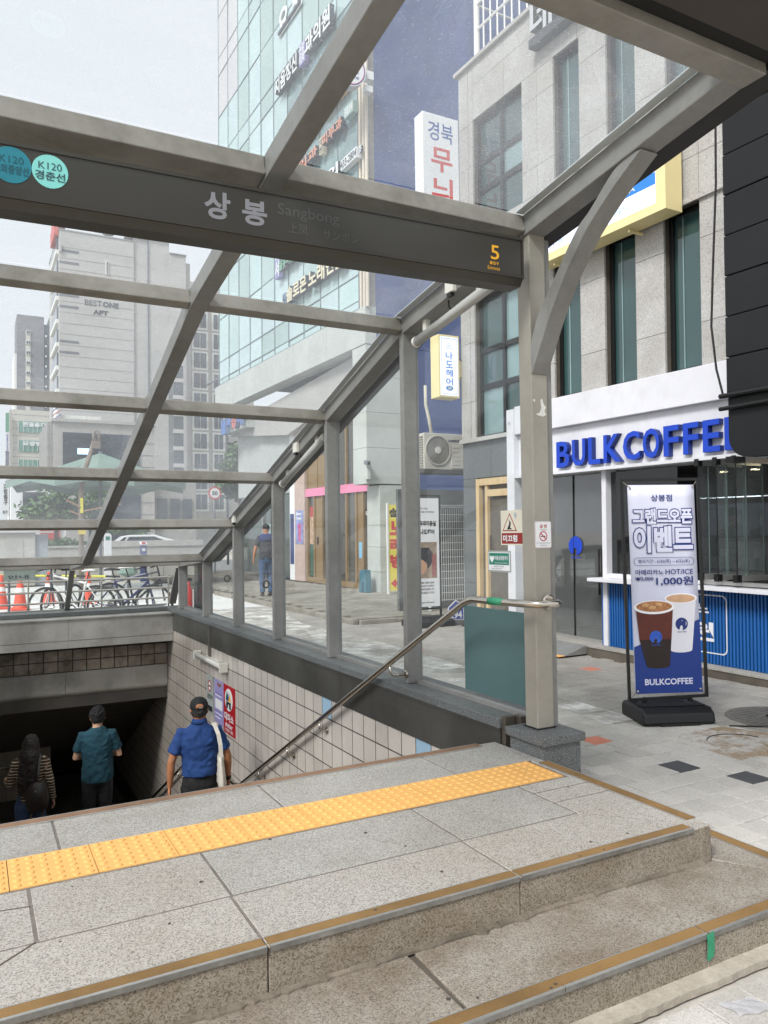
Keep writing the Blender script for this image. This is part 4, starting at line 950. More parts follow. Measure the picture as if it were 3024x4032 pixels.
# terrace railing
rl = thing('terrace_railing', 'white metal railing on the roof edge of the granite building', 'railing', FB(3.5, 0, 8.48))
wh2 = mat('white_metal', '#dcdcd8', rough=0.45, var=0.05)
MB(FB).tube([(4.10, -0.12, 8.475), (4.10, -0.12, 9.62)], 0.045, 12).build('post', wh2, rl); MB(FB).ball((4.10, -0.12, 9.68), 0.065).build('finial', wh2, rl, smooth=True)
for b in (8.60, 9.02, 9.42): MB(FB).tube([(4.10, -0.12, b), (-0.5, -0.12, b)], 0.022, 8).build('rail', wh2, rl)
for k in range(26): MB(FB).tube([(3.92-k*0.17, -0.12, 8.60), (3.92-k*0.17, -0.12, 9.42)], 0.013, 6).build('bar', wh2, rl)
for b in (9.42,): MB(FB).tube([(4.10, -0.12, b), (4.10, -2.5, b)], 0.018, 8).build('rail', wh2, rl)
# dark tiled base at the far end with the timber door
backing(2.98, 4.44, -0.27, 2.60, -0.05)
for a0, a1, b0, b1 in ((4.07, 4.44, -0.27, 0.45), (4.07, 4.44, 0.45, 1.25), (4.07, 4.44, 1.25, 2.05), (2.98, 3.72, 2.05, 2.60), (3.72, 4.44, 2.05, 2.60)): fpanel(a0, a1, b0, b1, -0.018, 0.03, M_fgd, 'base_tile')
wood = mat('pale_timber', '#c6ab80', rough=0.5, var=0.12, scale=4, stretch=(6, 6, 0.6))
dr = thing('timber_door', 'pale timber framed glass door beside the coffee shop', 'door', FB(3.6, 0, -0.27))
MB(FB).box(3.98, 4.06, -0.05, 0.02, -0.25, 2.03).build('frame', wood, dr); MB(FB).box(3.02, 3.98, -0.05, 0.018, 1.93, 2.03).build('frame', wood, dr)
MB(FB).box(3.80, 3.86, -0.06, 0.0, -0.25, 1.93).build('stile', wood, dr); MB(FB).box(3.02, 3.80, -0.06, -0.002, 1.76, 1.86).build('rail', wood, dr)
M_dgl = window('door_glass', '#5f6a68', rough=0.06, spec=0.9)
MB(FB).box(3.02, 3.80, -0.09, -0.062, -0.25, 1.76).build('pane', M_dgl, dr); MB(FB).box(3.86, 3.98, -0.09, -0.062, -0.25, 1.93).build('pane', M_dgl, dr)
MB(FB).tube([(3.70, 0.02, 0.70), (3.70, 0.02, 1.18)], 0.012, 8).build('pull_handle', M_dark, dr)
rect(dr, 'paper_notice', whp, FB(3.56, -0.06, 1.35), FR+FW*0.25, FW, 0.16, 0.22, 0.003)
# the shop front
M_shw = mat('shop_white', '#d3d3d8', rough=0.55, var=0.04, scale=2, dirt=0.10)
MB(FB).box(-5, 3.00, -0.30, 0.12, 2.588, 2.978).build('white_band', M_shw, shop, bevel=0.006)
fas = thing('shop_sign', 'white shop fascia with raised blue coffee lettering', 'sign', FB(0.8, 0.1, 2.0))
MB(FB).box(-5, 3.00, -0.30, 0.045, 2.022, 2.587).build('fascia', M_shw, fas)
MB(FB).box(-5, 3.00, -0.30, 0.125, 1.982, 2.021).build('lip', M_shw, fas)
M_blue = mat('letter_blue', '#1440b4', rough=0.4, var=0.04, spec=0.4); M_blued = mat('letter_blue_side', '#0c2a78', rough=0.45, var=0.04)  # darker side blue: shading along the letter depth put into the colour
lets = [('B', 2.155, 1.900), ('U', 1.865, 1.615), ('L', 1.58, 1.365), ('K', 1.325, 1.035), ('C', 1.015, 0.745), ('O', 0.72, 0.465), ('F', 0.425, 0.205), ('F', 0.165, -0.045), ('E', -0.085, -0.305), ('E', -0.345, -0.565)]
for ch, aa, bb in lets:
    text(ch, M_blue, fas, FB(aa, 0.046, 2.062), FR, FW, (aa-bb)*0.93, 0.335, bold=0.02, depth=0.07, side=M_blued, name='letter')
# white end pier of the shop
MB(FB).box(3.00, 3.16, -0.1, 0.13, -0.25, 2.95).build('end_pier', M_shw, shop)
text('가', ink, shop, FB(3.13, 0.131, 2.73), FR, FW, 0.05, 0.05)
# glazed entrance with logo
M_clear = glass('shop_glass', (0.60, 0.66, 0.64), veil=0.16, refl=1.6)  # strong veil puts the grey street reflection into the glass colour
dg_ = thing('shop_door', 'glass shop door with blue emblem beside the serving window', 'door', FB(2.2, -0.1, -0.15))
pane(MB(FB).box(1.47, 2.98, -0.12, -0.108, -0.12, 1.97), 'pane', M_clear, dg_)
MB(FB).box(2.09, 2.10, -0.124, -0.104, -0.12, 1.97).build('pane_joint', M_wfr, dg_)
MB(FB).box(1.47, 2.98, -0.14, -0.09, -0.16, -0.121).build('bottom_rail', M_alu, dg_)
for a in (1.60, 1.55): MB(FB).tube([(a, -0.06, 0.45), (a, -0.06, 1.02)], 0.013, 8).build('pull_handle', M_dark, dg_)
for b in (0.50, 0.97): MB(FB).tube([(1.60, -0.108, b), (1.60, -0.06, b)], 0.008, 6).build('handle_stud', M_dark, dg_)
def emblem(par, c, rr, m, bgm=None, lift=0.002):
    """round elephant emblem: disc with a curled trunk cut out below and an ear line"""
    pts = []
    for q in range(-62, 250, 12): pts.append((rr*math.cos(R(q)), rr*math.sin(R(q))*0.98))
    pts += [(-rr*0.55, -rr*0.95), (-rr*0.30, -rr*0.72), (-rr*0.28, -rr*0.40), (-rr*0.10, -rr*0.22), (rr*0.10, -rr*0.26), (rr*0.18, -rr*0.48), (rr*0.16, -rr*0.80), (rr*0.10, -rr*0.98)]
    return pts
def logo(par, o, right, up, rr, m, m2=None, caption=True, lift=0.002):
    o, right, up = Vector(o), Vector(right).normalized(), Vector(up).normalized(); nr = right.cross(up)
    poly(par, 'emblem', m, o, right, up, emblem(par, o, rr, m), t=0.001, lift=lift)
    if m2:
        disc(par, 'emblem_eye', m2, o+right*rr*0.05+up*rr*0.50, right, up, rr*0.07, t=0.0006, lift=lift+0.001, n=10)
        poly(par, 'emblem_ear', m2, o, right, up, [(rr*0.62, rr*0.28), (rr*0.68, rr*0.34), (rr*0.80, rr*0.05), (rr*0.72, -rr*0.16), (rr*0.60, -rr*0.28), (rr*0.70, rr*0.02)], t=0.0006, lift=lift+0.001)
    if caption: text('BULKCOFFEE', m, par, o-right*rr*0.68-up*rr*1.32, right, up, rr*1.4, rr*0.20, 0.02, lift=lift+0.0005)
logo(dg_, FB(2.06, -0.107, 1.05), FR, FW, 0.125, M_blue, None)
# white post, serving window, folding panes, counter
MB(FB).box(1.392, 1.462, -0.16, 0.02, -0.155, 1.981).build('window_post', M_shw, shop, bevel=0.004)
MB(FB).box(-0.2, 1.391, -0.10, 0.012, 0.675, 0.725).build('window_sill', M_shw, shop)
pane(MB(FB).box(0.40, 1.39, -0.07, -0.055, 0.727, 1.96), 'serving_pane', glass('tinted_glass', (0.18, 0.20, 0.20), veil=0.03), shop)
# interior
room = mat('interior_dark', '#45433f', rough=0.8, var=0.2)
MB(FB).box(-5, 2.98, -3.2, -3.15, -0.2, 2.1).build('room_back', room, shop); MB(FB).box(-5, 2.98, -3.2, -0.31, -0.27, -0.18).build('room_floor', mat('room_floor', '#6b6a66', rough=0.6, var=0.1), shop)
MB(FB).box(-5, 2.98, -3.2, -0.31, 1.99, 2.10).build('room_ceiling', room, shop); MB(FB).box(2.96, 3.0, -3.2, -0.15, -0.2, 2.0).build('room_side', mat('room_side', '#77736b', rough=0.8, var=0.1), shop)
MB(FB).box(1.36, 1.40, -2.2, -0.17, -0.2, 1.98).build('room_divider', mat('room_divider', '#23262e', rough=0.7, var=0.1), shop)
for k, (a, o) in enumerate(((-0.55, -0.9), (-1.0, -1.6), (-1.5, -1.1), (2.2, -1.2))):
    MB(FB).lathe([(0.05, 0), (0.05, 0.01)], (a, o, 1.975), 14).build('downlight', emit('downlight_glow', '#ffe7c0', 14.0), shop)
bc = thing('coffee_counter', 'dark coffee bar with machines inside the serving window', 'counter', FB(-0.9, -1.2, -0.2))
MB(FB).box(-3.0, 0.2, -1.5, -0.9, -0.17, 0.78).build('bar', room, bc)
mb = MB(FB); mb.box(-1.25, -0.75, -1.4, -1.0, 0.79, 1.14); mb.build('coffee_machine', mat('machine_steel', '#9b9b9b', rough=0.3, metal=0.7), bc, bevel=0.03)
MB(FB).box(-0.62, -0.50, -1.1, -1.0, 0.79, 1.02).build('carton', M_white, bc)
MB(FB).tube([(-0.12, -0.98, 0.80), (-0.12, -0.98, 1.05)], 0.05, 12).build('cup_stack', M_white, bc)
for k in range(5): MB(FB).tube([(-0.58-0.11*k, -0.96, 0.79), (-0.58-0.11*k, -0.96, 0.93)], 0.045, 10).build('cup_stack', M_white, bc)
MB(FB).box(-3, 0.6, -3.1, -2.9, 0.9, 0.94).build('shelf', mat('shelf_wood', '#8a6a48', rough=0.6, var=0.15), bc)
MB(FB).lathe([(0.16, 0), (0.16, 0.02)], (-0.28, -1.9, 1.25), 24, (0, 1, 0)).build('wall_disc', mat('disc_grey', '#77787a', rough=0.4), bc)
MB(FB).box(-3, 0.5, -2.88, -2.86, 1.70, 1.712).build('led_strip', emit('led_white', '#eef4ff', 4.0), bc)
MB(FB).box(-2.4, -0.6, -3.14, -3.10, 1.15, 1.62).build('menu_screen', emit('menu_glow', '#8c94a8', 0.25), bc)
# folding panes slid to the right
fp = thing('folding_window', 'stack of frameless folding glass panes at the serving window', 'window', FB(-0.3, 0, 0.73))
M_fold = glass('folding_glass', (0.84, 0.92, 0.90), veil=0.08, refl=1.3)
for k, a in enumerate((-0.015, -0.235, -0.455)):
    pane(MB(FB).box(a-0.005, a+0.005, -0.62, 0.10, 0.79, 1.93), 'pane', M_fold, fp)
    for bb in (0.735, 1.932): MB(FB).box(a-0.016, a+0.016, -0.60, 0.06, bb, bb+0.055).build('edge_rail', M_alu, fp)
    for bb in (0.725, 1.925):
        for oo in (0.065, 0.105): MB(FB).box(a-0.024, a+0.024, oo, oo+0.034, bb, bb+0.075).build('clamp', M_black, fp)
    MB(FB).box(a-0.006, a+0.006, 0.10, 0.106, 0.80, 1.925).build('edge_seal', M_black, fp)
    for oo in (-0.05, -0.32): MB(FB).box(a-0.0055, a+0.0055, oo-0.006, oo, 0.79, 1.93).build('glass_edge', mat('glass_edge', '#566460', rough=0.2), fp)
MB(FB).box(-3, 0.02, -0.02, 0.03, 0.685, 0.724).build('bottom_track', M_alu, fp)
ct = thing('serving_counter', 'blue slatted counter front with white shelf under the serving window', 'counter', FB(0.4, 0, -0.15))
MB(FB).box(-3.2, 1.545, -0.05, 0.20, 0.632, 0.672).build('shelf', M_shw, ct, bevel=0.004)
M_cblue = mat('counter_blue', '#1a599c', rough=0.5, var=0.06, scale=4, rand=0.08); M_cbd = mat('counter_blue_deep', '#12427c', rough=0.6, var=0.05)
MB(FB).box(-3.2, 1.50, -0.10, -0.022, -0.155, 0.631).build('board', M_cbd, ct)
me = MB().box(0, 0.022, 0, 0.026, 0, 0.782).mesh('slat')
mt = Matrix((( FU.x, FN.x, FW.x), (FU.y, FN.y, FW.y), (FU.z, FN.z, FW.z)))
for k in range(118):
    o = piece(me, 'slat', M_cblue, ct, FB(1.474-k*0.0395, -0.0215, -0.152)); o.rotation_euler = mt.to_euler()
def fframe(par, a0, a1, b0, b1, w, m, o):
    n = 6; out = roundrect(a1-a0, b1-b0, 0.06, n); inn = roundrect(a1-a0-2*w, b1-b0-2*w, 0.06-w*0.6, n, w, w); mb = MB(); nn = len(out)
    for p, q in zip(out, inn): mb.vert(FB(a1-p[0], o, b0+p[1])); mb.vert(FB(a1-q[0], o, b0+q[1]))
    for k in range(nn): mb.face((2*k, 2*((k+1) % nn), 2*((k+1) % nn)+1, 2*k+1))
    return mb.build('painted_frame', m, par, fix=False)
fframe(ct, -0.257, 0.95, -0.045, 0.572, 0.013, M_shw, 0.0062)
text('아메리카노', M_shw, ct, FB(0.74, 0.006, 0.36), FR, FW, 0.78, 0.12, 0.04); text('1500원', M_shw, ct, FB(0.74, 0.006, 0.08), FR, FW, 0.84, 0.20, 0.05)
sb = struct(MB(FB).box(-5, 2.98, -3.2, 0.135, -0.33, -0.185).build('shop_step_base', M_joint)); sb['label'] = 'bedding under the step before the coffee shop'
ss = thing('shop_step', 'low granite step along the foot of the coffee shop', 'step', FB(0.5, 0.1, -0.27))
for k in range(8): MB(FB).box(2.98-(k+1)*0.9+0.003, 2.98-k*0.9, -0.16, 0.145, -0.185, -0.157).build('step_slab', M_pavd, ss, bevel=0.003)
rp_ = thing('door_ramp', 'small checker plate ramp with yellow edge at the shop door', 'ramp', FB(1.9, 0.3, -0.27))
MB(FB).prism([(0.146, -0.162), (0.146, -0.268), (0.50, -0.268), (0.50, -0.262)], lambda o, b, a: (a, o, b), 1.62, 2.50).build('plate', mat('checker_plate', '#a9aaa8', rough=0.4, metal=0.6, var=0.1, scale=8, fine=0.2, fscale=90), rp_)
MB(FB).prism([(0.50, -0.262), (0.50, -0.268), (0.60, -0.268)], lambda o, b, a: (a, o, b), 1.62, 2.50).build('yellow_edge', M_tact, rp_)
# yellow framed box sign over the shop, metal letter sign at the roof
ys = thing('yellow_box_sign', 'large yellow framed light box sign on the granite facade', 'sign', FB(1.2, 0.2, 4.7))
M_yel = mat('sign_yellow', '#e3d49e', rough=0.45, var=0.04); M_face = emit('sign_lit_white', '#d9dcf2', 0.35); M_sblue = mat('sign_blue', '#2e7fd0', rough=0.45, var=0.03)
MB(FB).box(0.17, 2.35, 0.06, 0.318, 4.70, 5.47).build('case', M_yel, ys)
MB(FB).box(0.30, 2.22, 0.3185, 0.322, 4.80, 5.38).build('face', M_face, ys)
MB(FB).box(0.30, 2.22, 0.3222, 0.324, 5.01, 5.14).build('stripe', M_sblue, ys)
text('SPA', whp, ys, FB(0.80, 0.3242, 5.045), FR, FW, 0.22, 0.055, 0.01); text('02-6013-1331', M_sblue, ys, FB(2.16, 0.3222, 4.855), FR, FW, 0.42, 0.05, 0.01)
text('두피까지 정밀하다.', M_sblue, ys, FB(1.15, 0.3222, 4.865), FR, FW, 0.50, 0.07, 0.0)
for a in (0.75, 2.0): MB(FB).tube([(a, 0.03, 4.66), (a, 0.25, 4.66)], 0.018, 8).build('bracket', M_yel, ys)
nsn = thing('roof_letter_sign', 'dark metal letter sign hung below the roof edge', 'sign', FB(2.3, 0.1, 7.8))
MB(FB).box(0.9, 2.55, 0.02, 0.16, 7.78, 7.90).build('rail_box', mat('sign_dark_metal', '#4a4b4d', rough=0.45, metal=0.4, var=0.1), nsn)
text('네', mat('letter_silver', '#c4c5c8', rough=0.4, metal=0.3), nsn, FB(2.52, 0.06, 7.88), FR, FW, 0.44, 0.50, 0.02, depth=0.10, side=MATS['sign_dark_metal'], name='letter')
text('일아트', MATS['letter_silver'], nsn, FB(1.98, 0.06, 7.88), FR, FW, 1.0, 0.50, 0.02, depth=0.10, side=MATS['sign_dark_metal'], name='letter')
# black sign panel standing out at the right edge, hanging cable
bp = thing('black_panel', 'tall black hanging panel at the right edge with a rounded lower corner', 'panel', FB(-2, 0.9, 1.9))
M_tarp = mat('black_tarp', '#141517', rough=0.55, var=0.2, scale=3, fine=0.1, fscale=50, dirt=0.1, spec=0.35)
zz_ = [2.42, 2.78, 3.14, 3.50, 3.86, 4.22, 4.58, 4.94, 5.30, 5.66, 6.02]
for k, (z0, z1) in enumerate(zip(zz_, zz_[1:])):
    MB(FB).box(-3.2, -1.037, 0.92, 1.0+0.004*(k % 2), z0+0.004, z1-0.004).build('panel_strip', M_tarp, bp, bevel=0.006)
MB(FB).prism([(-3.2, 2.42)]+[(-1.045, 2.42)]+[(-1.225+0.18*math.cos(R(q)), 2.07-0.18*math.sin(R(q))) for q in range(0, 91, 15)]+[(-3.2, 1.89)], lambda a, b, o: (a, o, b), 0.88, 0.99).build('lower_panel', M_tarp, bp)
MB(FB).tube([(-0.99, 1.03, 2.44), (-3.2, 1.03, 2.44)], 0.022, 8).build('bar', M_black, bp); MB(FB).tube([(-0.98, 1.02, 2.33), (-3.2, 1.05, 2.35)], 0.02, 8).build('bar', M_black, bp)
MB(FB).box(-3.2, -1.1, 0.30, 0.93, 2.43, 2.47).build('arm', M_black, bp); MB(FB).box(-1.25, -1.15, 0.0, 0.93, 5.6, 5.7).build('arm', M_black, bp)
MB(FB).box(-1.14, -1.06, 0.9, 1.06, 1.85, 1.90).build('foot_bracket', M_black, bp)
tag(MB(FB).tube([(-0.90, 0.9, 5.2), (-0.905, 0.92, 4.4), (-0.88, 0.95, 3.6), (-0.87, 0.97, 3.1), (-0.93, 0.99, 2.7), (-1.0, 1.0, 2.46)], 0.010, 8).build('hanging_cable', M_rubber), 'black cable hanging down beside the black panel', 'cable')

# ------------------------------------------------------------------ signs and things in the gap between the buildings
t = thing('fortune_sign', 'tall white projecting sign with blue and red lettering', 'sign', (6.4, 10, 6.2))
MB().box(6.10, 6.765, 9.955, 10.20, 5.95, 7.78).build('case', mat('sign_case_white', '#e2e4e8', rough=0.4, var=0.03), t, bevel=0.01)
M_rd = mat('letter_red', '#c8443f', rough=0.5, var=0.03); M_bl = mat('letter_navy', '#3d5aa0', rough=0.5, var=0.03)
def nt_(s, xa, xb, za, zb, m, bold=0.02, Y=9.955): return text(s, m, t, (xa, Y, za), X3, Z3, xb-xa, zb-za, bold)
nt_('경북', 6.20, 6.66, 7.36, 7.66, M_bl, 0.01); nt_('무', 6.25, 6.64, 6.88, 7.26, M_rd, 0.02); nt_('늬', 6.25, 6.64, 6.40, 6.80, M_rd, 0.02)
MB().box(6.766, 6.85, 10.05, 10.1, 6.3, 6.36).build('bracket', iron, t); MB().box(6.766, 6.85, 10.05, 10.1, 7.3, 7.36).build('bracket', iron, t)
t = thing('hair_salon_sign', 'yellow cased projecting sign with blue lettering beside the granite corner', 'sign', (6.5, 10, 3.3))
MB().box(6.325, 6.705, 9.95, 10.19, 3.36, 4.335).build('case', M_yel, t, bevel=0.008)
rect(t, 'face', M_face, (6.352, 9.949, 3.39), X3, Z3, 0.326, 0.915, 0.003)
sb2 = mat('sign_sky', '#4f8fd8', rough=0.5, var=0.02)
for (xa, xb, za, zb) in ((6.375, 6.658, 3.415, 3.420), (6.375, 6.658, 4.275, 4.280), (6.375, 6.379, 3.42, 4.275), (6.654, 6.658, 3.42, 4.275)): MB().box(xa, xb, 9.9445, 9.9458, za, zb).build('border', mat('sign_border', '#7488c8', rough=0.5), t)
for k, ch in enumerate('나도헤어'): nt_(ch, 6.45, 6.58, 3.955-k*0.135, 4.068-k*0.135, sb2, 0.02, 9.946)
disc(t, 'floor_badge', sb2, (6.515, 9.946, 3.505), X3, Z3, 0.066, 0.040, t=0.002); nt_('2F', 6.478, 6.552, 3.482, 3.528, whp, 0.03, 9.9435)
for k, s_ in enumerate(('CUT', 'PERM', 'HEAD SPA')): nt_(s_, 6.515-0.028*(k+1)/1.3, 6.515+0.028*(k+1)/1.3, 4.19-k*0.036, 4.21-k*0.036, MATS['sign_border'], 0.0, 9.946)
MB().box(6.706, 6.85, 10.0, 10.12, 3.70, 3.97).build('mount', M_yel, t)
MB().tube([(6.71, 10.0, 4.02), (6.78, 9.98, 3.96), (6.90, 9.97, 3.97), (6.93, 9.97, 4.05)], 0.008, 6).build('cable', M_rubber, t)
t = thing('air_conditioner', 'beige outdoor air conditioner unit with round fan grille', 'air conditioner', (7.2, 11.3, 2.36))
M_ac = mat('ac_beige', '#b9b6ae', rough=0.5, var=0.05); M_acd = mat('ac_grille', '#4a4a48', rough=0.6)
MB().box(6.86, 7.74, 11.30, 11.65, 2.37, 3.005).build('case', M_ac, t, bevel=0.012)
disc(t, 'fan_recess', M_acd, (7.135, 11.2995, 2.705), X3, Z3, 0.245, t=0.002)
disc(t, 'fan_rim', M_ac, (7.135, 11.2975, 2.705), X3, Z3, 0.262, t=0.02, inner=0.93); disc(t, 'fan_hub', mat('ac_hub', '#d2d0c9'), (7.135, 11.292, 2.705), X3, Z3, 0.058, t=0.014)
mb = MB()
for k in range(9): mb.tube([(7.135+0.024*(k+2.6)*math.cos(2*math.pi*j/24), 11.292, 2.705+0.024*(k+2.6)*math.sin(2*math.pi*j/24)) for j in range(24)], 0.0035, 4, closed=True)
for j in range(24): mb.tube([(7.135+0.055*math.cos(2*math.pi*j/24), 11.291, 2.705+0.055*math.sin(2*math.pi*j/24)), (7.135+0.245*math.cos(2*math.pi*(j+1.5)/24), 11.291, 2.705+0.245*math.sin(2*math.pi*(j+1.5)/24))], 0.003, 4)
mb.build('fan_guard', M_ac, t)
rect(t, 'side_cover', M_ac, (7.41, 11.299, 2.40), X3, Z3, 0.30, 0.40, 0.012)
for k in range(5): rect(t, 'cover_groove', M_acd, (7.44, 11.2865, 2.45+k*0.075), X3, Z3, 0.15, 0.005, 0.001)
nt_('SAMSUNG', 7.35, 7.66, 2.865, 2.905, mat('ink_navy', '#26305c'), 0.03, 11.298)
for k in range(13): MB().box(6.83, 6.862, 11.33, 11.62, 2.40+k*0.045, 2.414+k*0.045).build('fin', M_ac, t)
MB().box(6.84, 7.8, 11.28, 11.68, 2.31, 2.365).build('stand', M_acd, t)
MB().tube([(7.17, 11.55, 3.0), (7.15, 11.6, 3.3), (7.10, 11.62, 3.55), (7.12, 11.66, 3.9)], 0.03, 8).build('hose', mat('hose_wrap', '#b9b5aa', rough=0.8, var=0.1, scale=20), t, smooth=True)
t = thing('mesh_fence', 'white welded wire mesh fence in the gap between the buildings', 'fence', (8, 12.2, -0.1))
wm = mat('mesh_white', '#c9cbc8', rough=0.5, var=0.05)
for k in range(26): MB().tube([(7.5+k*0.05, 12.2, 0.0), (7.5+k*0.05, 12.2, 1.72), (7.5+k*0.05, 12.14, 1.76), (7.5+k*0.05, 12.2, 1.80)], 0.005, 5).build('wire', wm, t)
for k in range(14): MB().tube([(7.48, 12.205, 0.02+k*0.133), (8.78, 12.205, 0.02+k*0.133)], 0.005, 5).build('cross_wire', wm, t)
MB().tube([(7.49, 12.21, -0.17), (7.49, 12.21, 1.85)], 0.03, 10).build('post', wm, t)
MB().box(7.0, 9.0, 12.5, 12.58, -0.2, 2.1).build('back_board', mat('dim_grey', '#5c5f5d', rough=0.8, var=0.3, scale=2), t)
# white standing banner with black base
t = thing('salon_banner', 'white standing banner with a portrait photo on a black base', 'banner', (6.65, 11, G))
MB().obox((6.52, 10.95, 0.05), (0.39, 0, 0), (0, 0.004, 0), (0, 0, 1.80)).build('sheet', whp, t)
def bt(s, xa, xb, za, zb, m, bold=0.02): return text(s, m, t, (xa, 10.95, za), X3, Z3, xb-xa, zb-za, bold)
bt('Hair work', 6.54, 6.70, 1.665, 1.70, ink, 0.0); bt('scalp headspa', 6.54, 6.82, 1.60, 1.645, ink, 0.0); bt('두피미용실', 6.535, 6.85, 1.385, 1.475, ink, 0.05); bt('나도헤어', 6.54, 6.82, 1.245, 1.335, ink, 0.05)
ph = mat('photo_warm', '#9d8a78', rough=0.5, var=0.35, scale=9); rect(t, 'photo', ph, (6.53, 10.9495, 0.52), X3, Z3, 0.33, 0.60, 0.001)
poly(t, 'photo_hair', mat('photo_dark', '#2b2a30'), (6.62, 10.948, 0.72), X3, Z3, [(-0.08, 0.10), (-0.085, 0.22), (-0.06, 0.31), (0.08, 0.31), (0.16, 0.22), (0.17, 0.12), (0.12, 0.02), (0.06, -0.05), (0.04, 0.06), (-0.06, 0.12)], t=0.001)
poly(t, 'photo_skin', mat('photo_skin', '#c79a80'), (6.62, 10.9475, 0.66), X3, Z3, [(-0.085, 0.16), (-0.03, 0.16), (0.05, 0.08), (0.03, -0.02), (-0.05, -0.08), (-0.085, -0.04)], t=0.001)
poly(t, 'photo_shelf', mat('photo_red', '#a0605a', var=0.3, scale=30), (6.76, 10.9478, 0.54), X3, Z3, [(0, 0), (0.085, 0), (0.085, 0.40), (0.0, 0.36)], t=0.001)
for k, s_ in enumerate(('AM 10:00-20:00', '네이버 "나도헤어"', '예약가능합니다', '02-6013-1331')): bt(s_, 6.54, 6.80, 0.43-k*0.055, 0.465-k*0.055, ink, 0.02)
bt('perm | 4k perm', 6.54, 6.80, 0.10, 0.135, ink, 0.02)
for xa in (6.49, 6.925): MB().box(xa, xa+0.025, 10.955, 10.985, -0.15, 1.88).build('frame_side', M_black, t)
MB().box(6.49, 6.95, 10.955, 10.985, 1.88, 1.905).build('frame_top', M_black, t); MB().box(6.49, 6.95, 10.955, 10.985, 0.0, 0.025).build('frame_bottom', M_black, t)
MB().prism([(10.70, G), (11.25, G), (11.25, G+0.09), (11.08, G+0.16), (10.88, G+0.16), (10.70, G+0.09)], lambda y, z, x: (x, y, z), 6.33, 7.05).build('base', M_black, t, bevel=0.01)
t = thing('house_number_plate', 'blue house number plate on a dark slab', 'sign', (7.1, 11, G))
MB().box(6.95, 7.75, 10.75, 11.15, G, G+0.07).build('slab', M_dgran, t)
navy = mat('plate_blue', '#2c459c', rough=0.4, var=0.04)
poly(t, 'rim', whp, (6.95, 10.80, G+0.08), X3, Z3, [(0, 0.02), (0.33, 0), (0.33, 0.26), (0.17, 0.34), (0.02, 0.22)], t=0.006); poly(t, 'plate', navy, (6.965, 10.794, G+0.09), X3, Z3, [(0, 0.02), (0.30, 0.005), (0.30, 0.235), (0.16, 0.31), (0.02, 0.20)], t=0.003)
text('294', whp, t, (7.0, 10.790, G+0.11), X3, Z3, 0.24, 0.12, 0.03); text('로', whp, t, (7.12, 10.790, G+0.29), X3, Z3, 0.05, 0.05, 0.02)
# ------------------------------------------------------------------ coffee banner stand
SE = Vector((0.9215, -0.3883, 0)); SNn = Vector((-0.3883, -0.9215, 0)); SB = Vector((4.933, 4.421, G))
def ST(s, o, z): return SB+SE*s+SNn*o+Z3*z
bs = thing('banner_stand', 'tall coffee event banner on a black base before the shop', 'banner', SB)
# base: ribbed plastic block
prof = [(-0.24, 0.0), (0.20, 0.0), (0.215, 0.03), (0.20, 0.095), (0.14, 0.130), (-0.20, 0.130), (-0.24, 0.095)]
body = MB(ST).prism(prof, lambda o, z, s: (s, o, z), -0.29, 0.29).build('base', M_black, bs, bevel=0.018)
mb = MB(ST)
for k in range(7): mb.box(-0.26+0.0, 0.26, -0.19+k*0.045, -0.165+k*0.045, 0.1302, 0.139)
mb.build('base_ribs', M_black, bs, bevel=0.004)
MB(ST).box(-0.16, 0.16, 0.209, 0.2165, 0.002, 0.022).build('grip_recess', M_dark, bs)
for s in (-0.19, 0.19):
    MB(ST).lathe([(0.055, 0.132), (0.05, 0.142), (0.02, 0.145), (0.02, 0.18), (0.012, 0.186)], (s, -0.005, 0), 16).build('foot', M_black, bs, smooth=False)
# frame
fm = mat('stand_frame_black', '#0f0f10', rough=0.38, var=0.1)
def sfr(s0, s1, z0, z1): return MB(ST).obox((0, 0, 0), (0, 0, 0), (0, 0, 0), (0, 0, 0))
lt, rt, lb, rb = (-0.345, 1.928), (0.298, 1.936), (-0.316, 0.170), (0.330, 0.185)
def bar(p, q, w=0.022, d=0.020, name='frame_bar'):
    A, B_ = ST(p[0], 0, p[1]), ST(q[0], 0, q[1]); dr = (B_-A).normalized(); sd = SNn.cross(dr).normalized()
    return MB().obox(A-sd*w/2-SNn*d/2-dr*w/2, B_-A+dr*w, sd*w, SNn*d).build(name, fm, bs)
bar(lt, lb); bar(rt, rb)
A0 = (lt[0]+0.023, lt[1]); A1 = (rt[0]-0.023, rt[1]); bar(A0, A1); bar((lb[0]+0.023, lb[1]), (rb[0]-0.023, rb[1]))
# printed sheet, hung slightly out of true like its frame
M_pw = mat('print_white', '#d2d3e6', rough=0.5, var=0.02, scale=2); M_pb = mat('print_blue', '#14347f', rough=0.5, var=0.03); M_pn = mat('print_navy', '#1c2f72', rough=0.5, var=0.02)
skew = lambda z: 0.0165*(1.89-z)
def BN(s, o, z): return ST(s+skew(z), o, z)
XL0, XR0_ = -0.294, 0.266
mb = MB(BN); nx, nz = 6, 16
for j in range(nz+1):
    for i in range(nx+1):
        a, b = i/nx, j/nz; mb.vert((XL0+(XR0_-XL0)*a, 0.004*math.sin(a*3.14)*math.sin(b*9), 0.213+(1.890-0.213)*b))
for j in range(nz):
    for i in range(nx): mb.face((j*(nx+1)+i, j*(nx+1)+i+1, (j+1)*(nx+1)+i+1, (j+1)*(nx+1)+i))
sheet = mb.build('sheet', M_pw, bs, smooth=True, fix=False); sm = sheet.modifiers.new('thick', 'SOLIDIFY'); sm.thickness = 0.002
OL = 0.0075
def bpoly(name, m, pts, lift=0.0, t=0.0006):
    return MB(BN).prism(pts, lambda s, z, q: (s, OL+lift+q, z), 0, t).build(name, m, bs)
